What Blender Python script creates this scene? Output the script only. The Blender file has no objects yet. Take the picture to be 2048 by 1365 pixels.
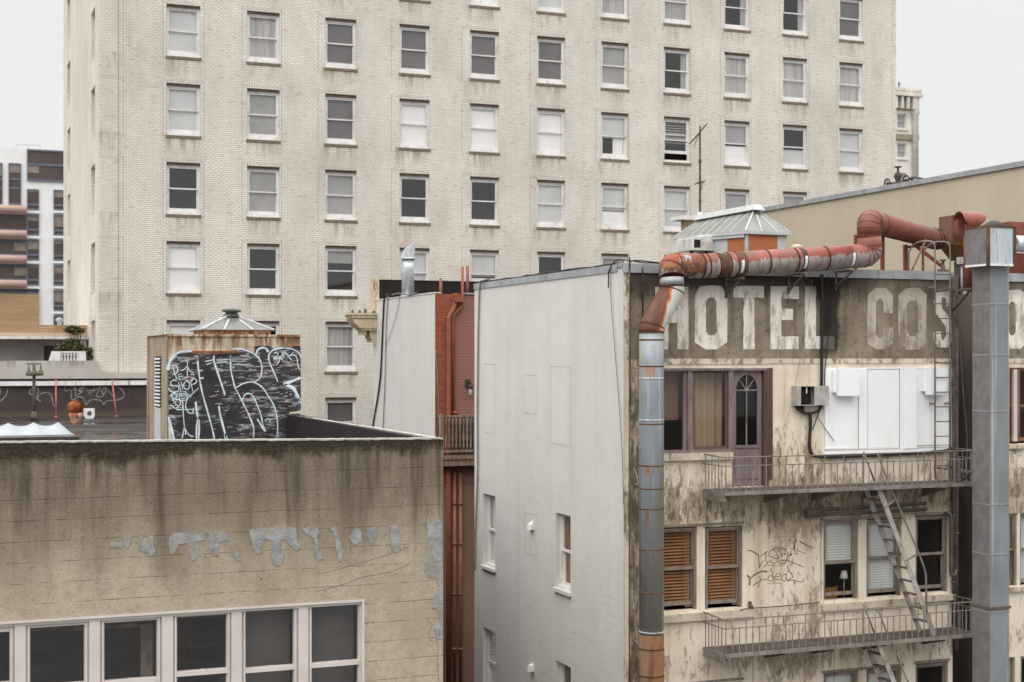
import bpy, bmesh, math, random
from mathutils import Vector
from mathutils.geometry import tessellate_polygon
random.seed(7)
S = bpy.context.scene
R = math.radians

# ------------------------------------------------------------------ camera
CZ = 16.0                      # eye height above the street
TH = R(21.5)                   # the street grid is turned this far to the view
CT, ST = math.cos(TH), math.sin(TH)
FPX, CX, CY = 2944.0, 1024.0, 715.0    # focal length and horizon in photo pixels
cam_d = bpy.data.cameras.new("camera")
cam = bpy.data.objects.new("camera", cam_d)
S.collection.objects.link(cam)
cam.location = (0, 0, CZ)
cam.rotation_euler = (R(90), 0, -TH)
cam_d.sensor_width = 36
cam_d.lens = FPX / 2048 * 36
cam_d.shift_y = 32.5 / 2048
cam_d.clip_start = 0.1
cam_d.clip_end = 3000
cam_d.dof.use_dof = True
cam_d.dof.focus_distance = 25
cam_d.dof.aperture_fstop = 2.2
S.camera = cam

# ------------------------------------------------------------------ sky and light (overcast)
SUN_EL, SUN_AZ = 50, 215       # soft light from high on the left
w = bpy.data.worlds.new("World")
S.world = w
w.use_nodes = True
nt = w.node_tree
bg = nt.nodes["Background"]
sky = nt.nodes.new("ShaderNodeTexSky")
sky.sky_type = 'NISHITA'
sky.sun_disc = False
sky.sun_elevation = R(SUN_EL)
sky.sun_rotation = R(-100)
tc = nt.nodes.new("ShaderNodeTexCoord")
sep = nt.nodes.new("ShaderNodeSeparateXYZ")
nt.links.new(tc.outputs["Generated"], sep.inputs[0])
mr = nt.nodes.new("ShaderNodeMapRange")       # overcast: the zenith is about three times the horizon
mr.interpolation_type = 'SMOOTHSTEP'
mr.inputs["From Min"].default_value = 0.2
mr.inputs["From Max"].default_value = 1.0
mr.inputs["To Min"].default_value = 8.65
mr.inputs["To Max"].default_value = 30.0
nt.links.new(sep.outputs["Z"], mr.inputs["Value"])
cl = nt.nodes.new("ShaderNodeTexNoise")
cl.inputs["Scale"].default_value = 2.5
cl.inputs["Detail"].default_value = 4
nt.links.new(tc.outputs["Generated"], cl.inputs["Vector"])
mrc = nt.nodes.new("ShaderNodeMapRange")
mrc.inputs["From Min"].default_value = 0.3
mrc.inputs["From Max"].default_value = 0.7
mrc.inputs["To Min"].default_value = 0.98
mrc.inputs["To Max"].default_value = 1.03
nt.links.new(cl.outputs["Fac"], mrc.inputs["Value"])
mm = nt.nodes.new("ShaderNodeMath")
mm.operation = 'MULTIPLY'
nt.links.new(mr.outputs[0], mm.inputs[0])
nt.links.new(mrc.outputs[0], mm.inputs[1])
grey = nt.nodes.new("ShaderNodeCombineColor")
for i, k in enumerate((1.0, 1.0, 1.0)):
    mk = nt.nodes.new("ShaderNodeMath")
    mk.operation = 'MULTIPLY'
    mk.inputs[1].default_value = k
    nt.links.new(mm.outputs[0], mk.inputs[0])
    nt.links.new(mk.outputs[0], grey.inputs[i])
mx = nt.nodes.new("ShaderNodeMix")
mx.data_type = 'RGBA'
mx.inputs[0].default_value = 0.97
nt.links.new(sky.outputs[0], mx.inputs[6])
nt.links.new(grey.outputs[0], mx.inputs[7])
nt.links.new(mx.outputs[2], bg.inputs["Color"])
bg.inputs["Strength"].default_value = 0.1

sun_d = bpy.data.lights.new("sun", 'SUN')
sun_d.energy = 1.3
sun_d.angle = R(60)
sun_d.color = (1.0, 0.985, 0.955)
sun = bpy.data.objects.new("sun", sun_d)
S.collection.objects.link(sun)
sun.location = (-20, -10, 60)
_d = Vector((math.cos(R(SUN_EL)) * math.cos(R(SUN_AZ)), math.cos(R(SUN_EL)) * math.sin(R(SUN_AZ)), math.sin(R(SUN_EL))))
sun.rotation_euler = (-_d).to_track_quat('-Z', 'Y').to_euler()

S.view_settings.view_transform = 'Standard'
S.view_settings.look = 'None'
S.view_settings.exposure = 0.0
S.view_settings.gamma = 1.0
S.render.engine = 'CYCLES'
S.cycles.use_denoising = True
S.cycles.transparent_max_bounces = 16
S.cycles.max_bounces = 6
S.render.film_transparent = False

# ------------------------------------------------------------------ points: where a sight line meets a wall
def ray(u, v):
    r = (u - CX) / FPX
    return Vector((r * CT + ST, -r * ST + CT, (CY - v) / FPX))

def onY(u, v, Y):
    d = ray(u, v)
    p = d * (Y / d.y)
    return Vector((p.x, Y, p.z + CZ))

def onX(u, v, X):
    d = ray(u, v)
    p = d * (X / d.x)
    return Vector((X, p.y, p.z + CZ))

def onZ(u, v, Z):
    d = ray(u, v)
    p = d * ((Z - CZ) / d.z)
    return Vector((p.x, p.y, Z))

def xa(u, Y): return onY(u, CY, Y).x
def za(u, v, Y): return onY(u, v, Y).z
def ya(u, X): return onX(u, CY, X).y

# ------------------------------------------------------------------ mesh builder
class MB:
    def __init__(s):
        s.v, s.f, s.m, s.s = [], [], [], []

    def face(s, pts, m=0, smooth=False):
        n = len(s.v)
        s.v += [tuple(p) for p in pts]
        s.f.append(tuple(range(n, n + len(pts))))
        s.m.append(m); s.s.append(smooth)
        return s

    def idx(s, verts, faces, m=0, smooth=False):
        n = len(s.v)
        s.v += [tuple(p) for p in verts]
        for f in faces:
            s.f.append(tuple(n + i for i in f)); s.m.append(m); s.s.append(smooth)
        return s

    def box(s, x0, x1, y0, y1, z0, z1, m=0):
        if x0 > x1: x0, x1 = x1, x0
        if y0 > y1: y0, y1 = y1, y0
        if z0 > z1: z0, z1 = z1, z0
        v = [(x0,y0,z0),(x1,y0,z0),(x1,y1,z0),(x0,y1,z0),(x0,y0,z1),(x1,y0,z1),(x1,y1,z1),(x0,y1,z1)]
        return s.idx(v, [(0,3,2,1),(4,5,6,7),(0,1,5,4),(1,2,6,5),(2,3,7,6),(3,0,4,7)], m)

    def hexa(s, a, b, m=0):
        """two quads a and b (same order) joined into a solid"""
        return s.idx(list(a) + list(b), [(0,3,2,1),(4,5,6,7),(0,1,5,4),(1,2,6,5),(2,3,7,6),(3,0,4,7)], m)

    def prism(s, poly, d, m=0):
        """polygon pts pushed by vector d"""
        n = len(poly); d = Vector(d)
        a = [Vector(p) for p in poly]; b = [p + d for p in a]
        f = [tuple(range(n))[::-1], tuple(range(n, 2 * n))]
        f += [(i, (i + 1) % n, n + (i + 1) % n, n + i) for i in range(n)]
        return s.idx(a + b, f, m)

    def bar(s, a, b, wd, th, m=0, up=(0, 0, 1)):
        """flat bar from a to b: wd across, th thick along up's perpendicular"""
        a, b = Vector(a), Vector(b)
        d = (b - a).normalized()
        up = Vector(up)
        if abs(d.dot(up)) > 0.98: up = Vector((0, 1, 0))
        x = d.cross(up).normalized(); y = x.cross(d).normalized()
        q = lambda p: [p - x * th / 2 - y * wd / 2, p + x * th / 2 - y * wd / 2, p + x * th / 2 + y * wd / 2, p - x * th / 2 + y * wd / 2]
        return s.hexa(q(a), q(b), m)

    def tube(s, pts, r, n=10, m=0, caps=True, smooth=True, sub=None):
        P = [Vector(p) for p in pts]
        k = len(P)
        rr = r if isinstance(r, (list, tuple)) else [r] * k
        T = []
        for i in range(k):
            t = Vector((0, 0, 0))
            if i > 0: t += (P[i] - P[i - 1]).normalized()
            if i < k - 1: t += (P[i + 1] - P[i]).normalized()
            if t.length < 1e-6: t = P[min(i + 1, k - 1)] - P[max(i - 1, 0)]
            T.append(t.normalized())
        up = Vector((0, 0, 1)) if abs(T[0].z) < 0.9 else Vector((1, 0, 0))
        x = T[0].cross(up).normalized()
        V = []
        for i in range(k):
            x = (x - T[i] * x.dot(T[i])).normalized()
            y = T[i].cross(x)
            sc = 1.0
            if 0 < i < k - 1:
                c = max(0.3, (P[i] - P[i - 1]).normalized().dot(T[i])); sc = 1 / c
            if 0 < i < k - 1 and sc > 1.001:
                d1 = (P[i] - P[i - 1]).normalized(); d2 = (P[i + 1] - P[i]).normalized()
                b = (d2 - d1)
                b = b.normalized() if b.length > 1e-6 else None
            else: b = None
            for j in range(n):
                a = 2 * math.pi * j / n
                o = (x * math.cos(a) + y * math.sin(a)) * rr[i]
                if b is not None: o += b * o.dot(b) * (sc - 1)
                V.append(P[i] + o)
        F = []
        for i in range(k - 1):
            for j in range(n):
                F.append((i * n + j, i * n + (j + 1) % n, (i + 1) * n + (j + 1) % n, (i + 1) * n + j))
        base = len(s.v)
        s.idx(V, F, m, smooth)
        if caps:
            for ring, rev in ((0, True), (k - 1, False)):
                f = [base + ring * n + j for j in range(n)]
                if rev: f = f[::-1]
                s.f.append(tuple(f)); s.m.append(m); s.s.append(False)
        return s

    def lathe(s, c, prof, n=20, m=0, axis='Z', smooth=True):
        """profile [(radius, height)] turned about an axis through c"""
        c = Vector(c); V = []; F = []
        for (r, h) in prof:
            for j in range(n):
                a = 2 * math.pi * j / n
                p = Vector((r * math.cos(a), r * math.sin(a), h))
                if axis == 'Y': p = Vector((p.x, p.z, p.y))
                if axis == 'X': p = Vector((p.z, p.x, p.y))
                V.append(c + p)
        for i in range(len(prof) - 1):
            for j in range(n):
                F.append((i * n + j, i * n + (j + 1) % n, (i + 1) * n + (j + 1) % n, (i + 1) * n + j))
        F.append(tuple(range(n))[::-1]); F.append(tuple((len(prof) - 1) * n + j for j in range(n)))
        return s.idx(V, F, m, smooth)

    def ribbon(s, pts, wd, nrm, m=0, lift=0.0):
        """a painted stroke: flat strip of width wd on a wall with normal nrm"""
        P = [Vector(p) for p in pts]; nrm = Vector(nrm); k = len(P)
        ww = wd if isinstance(wd, (list, tuple)) else [wd] * k
        V = []
        for i in range(k):
            t = (P[min(i + 1, k - 1)] - P[max(i - 1, 0)])
            if t.length < 1e-7: t = Vector((0, 0, 1))
            sd = t.normalized().cross(nrm).normalized()
            V += [P[i] + nrm * lift + sd * ww[i] / 2, P[i] + nrm * lift - sd * ww[i] / 2]
        return s.idx(V, [(2 * i, 2 * i + 1, 2 * i + 3, 2 * i + 2) for i in range(k - 1)], m)

    def wall(s, P, a0, a1, z0, z1, holes=(), rev=0.15, m=0, mr=None):
        """wall face with openings; P(a, depth, z) gives the point; reveals go rev deep"""
        A = sorted(set([a0, a1] + [h[i] for h in holes for i in (0, 1) if a0 < h[i] < a1]))
        Z = sorted(set([z0, z1] + [h[i] for h in holes for i in (2, 3) if z0 < h[i] < z1]))
        V = {}
        def vi(i, j):
            if (i, j) not in V:
                V[(i, j)] = len(s.v); s.v.append(tuple(P(A[i], 0, Z[j])))
            return V[(i, j)]
        for i in range(len(A) - 1):
            for j in range(len(Z) - 1):
                ca, cz = (A[i] + A[i + 1]) / 2, (Z[j] + Z[j + 1]) / 2
                if any(h[0] < ca < h[1] and h[2] < cz < h[3] for h in holes): continue
                s.f.append((vi(i, j), vi(i + 1, j), vi(i + 1, j + 1), vi(i, j + 1))); s.m.append(m); s.s.append(False)
        for h in holes:
            b0, b1, c0, c1 = max(h[0], a0), min(h[1], a1), max(h[2], z0), min(h[3], z1)
            k = m if mr is None else mr
            for q in ([(b0, c0), (b0, c1)], [(b1, c1), (b1, c0)], [(b0, c1), (b1, c1)], [(b1, c0), (b0, c0)]):
                s.face([P(q[0][0], 0, q[0][1]), P(q[1][0], 0, q[1][1]), P(q[1][0], rev, q[1][1]), P(q[0][0], rev, q[0][1])], k)
        return s

def fill_poly(mb, pts, m=0):
    """one flat concave outline on a wall of constant y"""
    pts = [Vector(p) for p in pts]
    tr = tessellate_polygon([[Vector((p.x, p.z, 0)) for p in pts]])
    return mb.idx(pts, [tuple(t) for t in tr], m)

WLOC = {}
def obj(name, mb, mats, parent=None, recalc=True, origin=None):
    me = bpy.data.meshes.new(name)
    V = [Vector(p) for p in mb.v]
    lo = Vector((min(p.x for p in V), min(p.y for p in V), min(p.z for p in V)))
    hi = Vector((max(p.x for p in V), max(p.y for p in V), max(p.z for p in V)))
    c = origin if origin is not None else Vector(((lo.x + hi.x) / 2, (lo.y + hi.y) / 2, lo.z))
    me.from_pydata([tuple(p - c) for p in V], [], mb.f)
    if not isinstance(mats, (list, tuple)): mats = [mats]
    for k in mats: me.materials.append(k)
    me.polygons.foreach_set("material_index", mb.m)
    me.polygons.foreach_set("use_smooth", mb.s)
    if recalc:
        b = bmesh.new(); b.from_mesh(me)
        bmesh.ops.recalc_face_normals(b, faces=b.faces[:])
        b.to_mesh(me); b.free()
    me.update()
    o = bpy.data.objects.new(name, me)
    S.collection.objects.link(o)
    o.location = c
    if parent is not None:
        o.parent = parent
        o.location = c - WLOC[parent.name]
    WLOC[o.name] = c
    return o

def each(name, mb, mats, parent=None):
    """every separate piece of the shape becomes an object of its own"""
    par = list(range(len(mb.v)))
    def find(i):
        while par[i] != i:
            par[i] = par[par[i]]; i = par[i]
        return i
    for f in mb.f:
        a = find(f[0])
        for i in f[1:]: par[find(i)] = a
    grp = {}
    for k, f in enumerate(mb.f): grp.setdefault(find(f[0]), []).append(k)
    out = []
    for ks in grp.values():
        q = MB(); mp = {}
        for k in ks:
            idx = []
            for i in mb.f[k]:
                if i not in mp: mp[i] = len(q.v); q.v.append(mb.v[i])
                idx.append(mp[i])
            q.f.append(tuple(idx)); q.m.append(mb.m[k]); q.s.append(mb.s[k])
        out.append(obj(name, q, mats, parent))
    return out

def thing(name, label, cat, loc, group=None):
    o = bpy.data.objects.new(name, None)
    o.empty_display_size = 0.3
    S.collection.objects.link(o)
    o.location = loc
    WLOC[o.name] = Vector(loc)
    return tag(o, label, cat, group)

def tag(o, label, cat, group=None):
    o['label'] = label; o['category'] = cat
    if group: o['group'] = group
    return o

def struct(o):
    o['kind'] = 'structure'
    return o

def dup(o, dz=0.0, dx=0.0, label=None):
    """a copy of a thing with copies of its parts and sub-parts"""
    def cp(src, par):
        c = src.copy(); S.collection.objects.link(c)
        if par is not None: c.parent = par
        for ch in [k for k in bpy.data.objects if k.parent == src]: cp(ch, c)
        return c
    r = cp(o, None)
    r.location = o.location + Vector((dx, 0, dz))
    if label: r['label'] = label
    return r

def fillet(pts, rad, n=5):
    P = [Vector(p) for p in pts]; out = [P[0]]
    for i in range(1, len(P) - 1):
        a, b, c = P[i - 1], P[i], P[i + 1]
        d1, d2 = (a - b).normalized(), (c - b).normalized()
        L = min(rad, (a - b).length * 0.49, (c - b).length * 0.49)
        p0, p2 = b + d1 * L, b + d2 * L
        for k in range(n + 1):
            t = k / n
            out.append(p0 * (1 - t) ** 2 + b * 2 * t * (1 - t) + p2 * t * t)
    out.append(P[-1])
    return out

def smooth_line(P, n=5):
    P = [Vector(p) for p in P]
    if len(P) < 3: return P
    out = []
    for i in range(len(P) - 1):
        p0, p1, p2, p3 = P[max(i - 1, 0)], P[i], P[i + 1], P[min(i + 2, len(P) - 1)]
        for k in range(n):
            t = k / n
            out.append(0.5 * (2 * p1 + (p2 - p0) * t + (2 * p0 - 5 * p1 + 4 * p2 - p3) * t * t + (3 * p1 - p0 - 3 * p2 + p3) * t ** 3))
    out.append(P[-1])
    return out
# ------------------------------------------------------------------ materials
def lin(c):
    c /= 255.0
    return c / 12.92 if c <= 0.04045 else ((c + 0.055) / 1.055) ** 2.4

def C(r, g, b, k=0.85):
    """reflectance of a surface that reads as r,g,b in even daylight of level k"""
    return (min(lin(r) / k, 0.9), min(lin(g) / k, 0.9), min(lin(b) / k, 0.9), 1)

class NM:
    def __init__(s, name, rough=0.85, spec=0.3, metal=0.0):
        s.m = bpy.data.materials.new(name); s.m.use_nodes = True
        s.t = s.m.node_tree
        s.b = s.t.nodes["Principled BSDF"]
        s.b.inputs["Roughness"].default_value = rough
        s.b.inputs["Specular IOR Level"].default_value = spec
        s.b.inputs["Metallic"].default_value = metal
        g = s.t.nodes.new("ShaderNodeNewGeometry"); s.pos = g.outputs["Position"]; s.nrm = g.outputs["Normal"]
        x = s.t.nodes.new("ShaderNodeSeparateXYZ"); s.t.links.new(s.pos, x.inputs[0])
        s.x, s.y, s.z = x.outputs
        s.u = s.add(s.x, s.y)

    def put(s, sock, v):
        if isinstance(v, bpy.types.NodeSocket): s.t.links.new(v, sock)
        else: sock.default_value = v

    def math(s, op, a, b=0.0, c=None, clamp=False):
        n = s.t.nodes.new("ShaderNodeMath"); n.operation = op; n.use_clamp = clamp
        s.put(n.inputs[0], a); s.put(n.inputs[1], b)
        if c is not None: s.put(n.inputs[2], c)
        return n.outputs[0]
    def add(s, a, b): return s.math('ADD', a, b)
    def sub(s, a, b): return s.math('SUBTRACT', a, b)
    def mul(s, a, b): return s.math('MULTIPLY', a, b)
    def mx(s, a, b): return s.math('MAXIMUM', a, b)
    def mn(s, a, b): return s.math('MINIMUM', a, b)
    def inv(s, a): return s.math('SUBTRACT', 1.0, a)

    def scale(s, v, k):
        n = s.t.nodes.new("ShaderNodeVectorMath"); n.operation = 'MULTIPLY'
        s.put(n.inputs[0], v); n.inputs[1].default_value = k
        return n.outputs[0]

    def noise(s, sc, det=4, rough=0.55, st=(1, 1, 1), dist=0.0, off=0.0):
        n = s.t.nodes.new("ShaderNodeTexNoise")
        v = s.scale(s.pos, st)
        if off:
            a = s.t.nodes.new("ShaderNodeVectorMath"); a.operation = 'ADD'
            s.put(a.inputs[0], v); a.inputs[1].default_value = (off, off * 1.7, off * 0.3); v = a.outputs[0]
        s.put(n.inputs["Vector"], v)
        n.inputs["Scale"].default_value = sc; n.inputs["Detail"].default_value = det
        n.inputs["Roughness"].default_value = rough; n.inputs["Distortion"].default_value = dist
        return n.outputs["Fac"]

    def step(s, x, lo, hi, to0=0.0, to1=1.0):
        n = s.t.nodes.new("ShaderNodeMapRange"); n.interpolation_type = 'SMOOTHSTEP'; n.clamp = True
        s.put(n.inputs[0], x); s.put(n.inputs[1], lo); s.put(n.inputs[2], hi)
        n.inputs[3].default_value = to0; n.inputs[4].default_value = to1
        return n.outputs[0]

    def mix(s, f, a, b):
        n = s.t.nodes.new("ShaderNodeMix"); n.data_type = 'RGBA'; n.clamp_factor = True
        s.put(n.inputs[0], f); s.put(n.inputs[6], a); s.put(n.inputs[7], b)
        return n.outputs[2]

    def tone(s, c, lo, hi, sc=1.5, det=5, st=(1, 1, 1)):
        """colour multiplied by a noise between lo and hi"""
        f = s.step(s.noise(sc, det, 0.6, st), 0.3, 0.7, lo, hi)
        return s.dim(c, f)

    def dim(s, c, f):
        n = s.t.nodes.new("ShaderNodeVectorMath"); n.operation = 'SCALE'
        s.put(n.inputs[0], c if isinstance(c, bpy.types.NodeSocket) else c[:3]); s.put(n.inputs["Scale"], f)
        return n.outputs[0]

    def fract(s, a): return s.math('FRACT', a)

    def brick(s, w, h, mortar, off=0.5, sq=None):
        n = s.t.nodes.new("ShaderNodeTexBrick")
        c = s.t.nodes.new("ShaderNodeCombineXYZ"); s.put(c.inputs[0], s.u); s.put(c.inputs[1], s.z)
        s.put(n.inputs["Vector"], c.outputs[0])
        n.offset = off
        n.inputs["Color1"].default_value = (0, 0, 0, 1); n.inputs["Color2"].default_value = (1, 1, 1, 1)
        n.inputs["Scale"].default_value = 1.0; n.inputs["Mortar Size"].default_value = mortar
        n.inputs["Mortar Smooth"].default_value = 0.3
        n.inputs["Brick Width"].default_value = w; n.inputs["Row Height"].default_value = h
        return n.outputs["Color"], n.outputs["Fac"]

    def col(s, c): s.put(s.b.inputs["Base Color"], c); return s
    def rough(s, v): s.put(s.b.inputs["Roughness"], v); return s
    def metal(s, v): s.put(s.b.inputs["Metallic"], v); return s
    def bump(s, h, dist=0.01, strength=0.6):
        n = s.t.nodes.new("ShaderNodeBump"); s.put(n.inputs["Height"], h)
        n.inputs["Distance"].default_value = dist; n.inputs["Strength"].default_value = strength
        s.t.links.new(n.outputs[0], s.b.inputs["Normal"]); return s

MAT = {}
def simple(name, c, rough=0.8, spec=0.3, lo=0.82, hi=1.12, sc=3.0, st=(1, 1, 1), metal=0.0, dirt=None, bump=0.0):
    m = NM(name, rough, spec, metal)
    c = m.tone(c, lo, hi, sc, 5, st)
    if dirt:
        f = m.step(m.noise(sc * 2.3, 6, 0.65, (1, 1, 0.25), off=3.1), 0.52, 0.72)
        c = m.mix(m.mul(f, 0.8), c, dirt)
    m.col(c)
    if bump: m.bump(m.noise(30, 4), bump, 0.5)
    MAT[name] = m.m
    return m.m

# --- tower brick
TY = 58.7                                            # tower front
TX0, TX1 = xa(198, TY), xa(1792, TY)
TCOL = [9.213, 12.389, 15.59, 18.756, 21.87, 24.95, 28.0, 31.08, 34.16, 37.23, 40.31]
TTOP, TDZ, TWH, TWW = CZ + 13.88, 3.105, 2.04, 1.32  # top of the first full row, storey, window size
m = NM("cream_brick", 0.8, 0.3)
rnd, mort = m.brick(0.205, 0.0776, 0.016)
base = m.mix(rnd, C(219, 214, 205), C(211, 204, 193))
base = m.mix(m.step(rnd, 0.955, 0.985), base, C(208, 184, 160))
base = m.mix(m.step(rnd, 0.04, 0.01), base, C(222, 217, 206))
base = m.tone(base, 0.88, 1.05, 0.22, 6)
base = m.tone(base, 0.94, 1.04, 0.5, 5, (1, 1, 0.12))
base = m.tone(base, 0.92, 1.05, 1.6, 5, (1, 1, 0.35))
base = m.mix(m.mul(mort, 0.75), base, C(158, 149, 138))
# the ring of bricks on end round each opening
ex_ = m.math('ABSOLUTE', m.sub(m.mul(m.math('ABSOLUTE', m.sub(m.fract(m.add(m.math('DIVIDE', m.sub(m.x, TCOL[0]), 3.1097), 0.5)), 0.5)), 3.1097), TWW / 2 + 0.14))
zin = m.mul(m.fract(m.math('DIVIDE', m.sub(TTOP + 0.16 + 31.05, m.z), TDZ)), TDZ)
ring = m.mul(m.step(ex_, 0.022, 0.010), m.step(zin, TWH + 0.36, TWH + 0.35))
sold = m.mul(m.mul(m.step(m.math('ABSOLUTE', m.sub(m.fract(m.math('DIVIDE', m.x, 0.09)), 0.5)), 0.20, 0.12), m.step(zin, 0.15, 0.14)), m.step(m.mul(m.math('ABSOLUTE', m.sub(m.fract(m.add(m.math('DIVIDE', m.sub(m.x, TCOL[0]), 3.1097), 0.5)), 0.5)), 3.1097), TWW / 2 + 0.14, TWW / 2 + 0.13))
rs = m.mul(m.mx(ring, sold), m.step(m.y, TY + 0.3, TY + 0.1))
base = m.mix(m.mul(rs, 0.5), base, C(140, 128, 110))
# runs of dirt under the sills
tcx = m.mul(m.math('ABSOLUTE', m.sub(m.fract(m.add(m.math('DIVIDE', m.sub(m.x, TCOL[0]), 3.1097), 0.5)), 0.5)), 3.1097)
below = m.mul(m.fract(m.math('DIVIDE', m.sub(TTOP - TWH + 31.05, m.z), TDZ)), TDZ)
run = m.mul(m.mul(m.step(tcx, 0.85, 0.55), m.step(below, 1.0, 0.10)), m.step(m.y, TY + 0.3, TY + 0.1))
str_ = m.step(m.noise(5.0, 4, 0.6, (1, 1, 0.12)), 0.40, 0.66)
base = m.mix(m.mul(m.mul(run, str_), 0.6), base, C(122, 108, 91))
soot = m.step(m.noise(0.55, 6, 0.62, (1, 1, 0.5), off=5), 0.50, 0.70)
base = m.mix(m.mul(soot, 0.24), base, C(140, 129, 113))
edge = m.step(m.math('ABSOLUTE', m.sub(m.x, xa(237, TY))), 0.03, 0.008)
edge = m.mul(edge, m.step(m.y, TY + 0.3, TY + 0.1))
base = m.mix(m.mul(edge, 0.6), base, C(100, 84, 66))
m.col(base); m.bump(m.inv(mort), 0.012, 0.6)
MAT["cream_brick"] = m.m
simple("brick_sill", C(122, 110, 94), 0.9, 0.2, 0.7, 1.15, 6.0)
simple("white_frame", C(206, 203, 200), 0.55, 0.4, 0.92, 1.05, 2.0, dirt=C(165, 158, 150))
simple("blind_white", (0.88, 0.88, 0.87, 1), 0.8, 0.2, 0.95, 1.03, 1.3)
simple("blind_grey", (0.36, 0.355, 0.35, 1), 0.8, 0.2, 0.85, 1.1, 1.0)
simple("blind_pale", (0.60, 0.61, 0.61, 1), 0.8, 0.2, 0.9, 1.06, 1.0)
simple("lace", (0.50, 0.49, 0.47, 1), 0.9, 0.1, 0.7, 1.15, 7.0, (1, 1, 0.05))
simple("interior", (0.125, 0.100, 0.090, 1), 0.9, 0.1, 0.6, 1.3, 0.5)

def glass(name, tint=(1, 1, 1, 1), fres=1.5, rough=0.02, base=0.045):
    m = bpy.data.materials.new(name); m.use_nodes = True
    t = m.node_tree; t.nodes.clear()
    o = t.nodes.new("ShaderNodeOutputMaterial"); mx = t.nodes.new("ShaderNodeMixShader")
    tr = t.nodes.new("ShaderNodeBsdfTransparent"); tr.inputs[0].default_value = tint
    gl = t.nodes.new("ShaderNodeBsdfGlossy"); gl.inputs["Roughness"].default_value = rough
    fr = t.nodes.new("ShaderNodeLayerWeight"); fr.inputs[0].default_value = 0.5
    pw = t.nodes.new("ShaderNodeMath"); pw.operation = 'POWER'; pw.inputs[1].default_value = 5.0; t.links.new(fr.outputs["Facing"], pw.inputs[0])
    ad = t.nodes.new("ShaderNodeMath"); ad.operation = 'ADD'; ad.inputs[1].default_value = base; ad.use_clamp = True
    t.links.new(pw.outputs[0], ad.inputs[0])
    t.links.new(ad.outputs[0], mx.inputs[0]); t.links.new(tr.outputs[0], mx.inputs[1]); t.links.new(gl.outputs[0], mx.inputs[2])
    t.links.new(mx.outputs[0], o.inputs[0])
    MAT[name] = m
    return m
glass("window_glass", (0.99, 0.98, 0.97, 1), base=0.105)
glass("hotel_glass", (0.95, 0.93, 0.91, 1), base=0.028)
glass("dark_glass", (0.7, 0.67, 0.66, 1), base=0.03)

# --- old board-marked concrete
KY = 19.0
KTOP = CZ - 1.09
m = NM("board_concrete", 0.95, 0.15)
d = m.sub(KTOP, m.z)
base = m.mix(m.step(m.noise(1.1, 6, 0.6), 0.35, 0.68), C(156, 143, 125), C(173, 161, 143))
base = m.mix(m.step(m.noise(9.0, 6, 0.7), 0.45, 0.75), base, C(148, 132, 112))
base = m.mix(m.mul(m.step(m.noise(42, 4, 0.75), 0.48, 0.66), 0.6), base, C(122, 108, 88))
base = m.mix(m.mul(m.step(m.noise(45, 3, 0.7, off=9), 0.56, 0.72), 0.5), base, C(192, 182, 160))
blot = m.step(m.noise(0.8, 6, 0.62, (1, 1, 0.6), off=2), 0.48, 0.66)
base = m.mix(m.mul(blot, 0.55), base, C(120, 105, 90))
streak = m.step(m.noise(3.2, 5, 0.62, (1, 1, 0.10)), 0.36, 0.66)
streak2 = m.step(m.noise(7.0, 4, 0.6, (1, 1, 0.06), off=4), 0.42, 0.70)
dd = m.add(d, m.mul(m.sub(m.noise(1.7, 4, 0.6, (1, 1, 0.15), off=1), 0.5), 1.9))
g1 = m.step(dd, 1.9, 0.55)
g1 = m.mul(g1, m.add(0.70, m.mul(streak, 0.30)))
base = m.mix(m.mul(g1, 0.9), base, m.mix(m.step(m.noise(50, 3, 0.7, off=21), 0.42, 0.62), C(76, 65, 56), C(110, 98, 86)))
g2 = m.mul(m.step(m.add(d, m.mul(m.sub(streak, 0.5), -0.9)), 1.3, 0.15), streak2)
base = m.mix(m.mul(g2, 0.85), base, C(64, 55, 47))
low = m.mul(m.step(d, 2.6, 0.9), m.mul(streak2, streak))
base = m.mix(m.mul(low, 0.35), base, C(84, 74, 62))
pale = m.mul(m.step(m.noise(2.1, 4, 0.55, (1, 1, 0.05), off=7), 0.60, 0.70), m.step(d, 1.5, 0.3))
base = m.mix(m.mul(pale, 0.45), base, C(170, 158, 136))
mossn = m.add(m.add(d, m.mul(m.sub(m.noise(0.9, 4, 0.6, (1, 1, 0), off=41), 0.5), 0.35)), m.mul(m.sub(m.noise(3.5, 8, 0.75, (1, 1, 0.45), off=3), 0.5), 0.55))
moss = m.step(mossn, 0.25, 0.10)
mc = m.mix(m.step(m.noise(22, 4), 0.4, 0.65), C(44, 38, 32), C(62, 55, 40))
base = m.mix(m.mul(moss, 0.95), base, mc)
bz = m.math('DIVIDE', m.add(m.z, m.mul(m.noise(2.5, 3, 0.5, (1, 1, 0)), 0.035)), 0.257)
bl = m.math('ABSOLUTE', m.sub(m.fract(bz), 0.5))
brk = m.step(m.noise(2.6, 8, 0.8, (1, 1, 3), off=6), 0.44, 0.60)
line = m.mul(m.step(bl, 0.035, 0.008), brk)
base = m.mix(m.mul(line, 0.36), base, C(70, 59, 46))
pit = m.step(m.noise(28, 2, 0.5, off=8), 0.71, 0.76)
base = m.mix(m.mul(pit, 0.8), base, C(52, 44, 36))
m.col(base)
hgt = m.sub(m.add(m.mul(m.noise(40, 4, 0.6), 0.5), m.mul(m.noise(6, 4), 0.6)), m.add(m.mul(line, 0.9), pit))
m.bump(hgt, 0.012, 0.7)
MAT["board_concrete"] = m.m
m = NM("cement_patch", 0.9, 0.2)
base = m.mix(m.step(m.noise(5, 7, 0.7), 0.36, 0.64), C(124, 123, 123), C(150, 150, 151))
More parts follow.
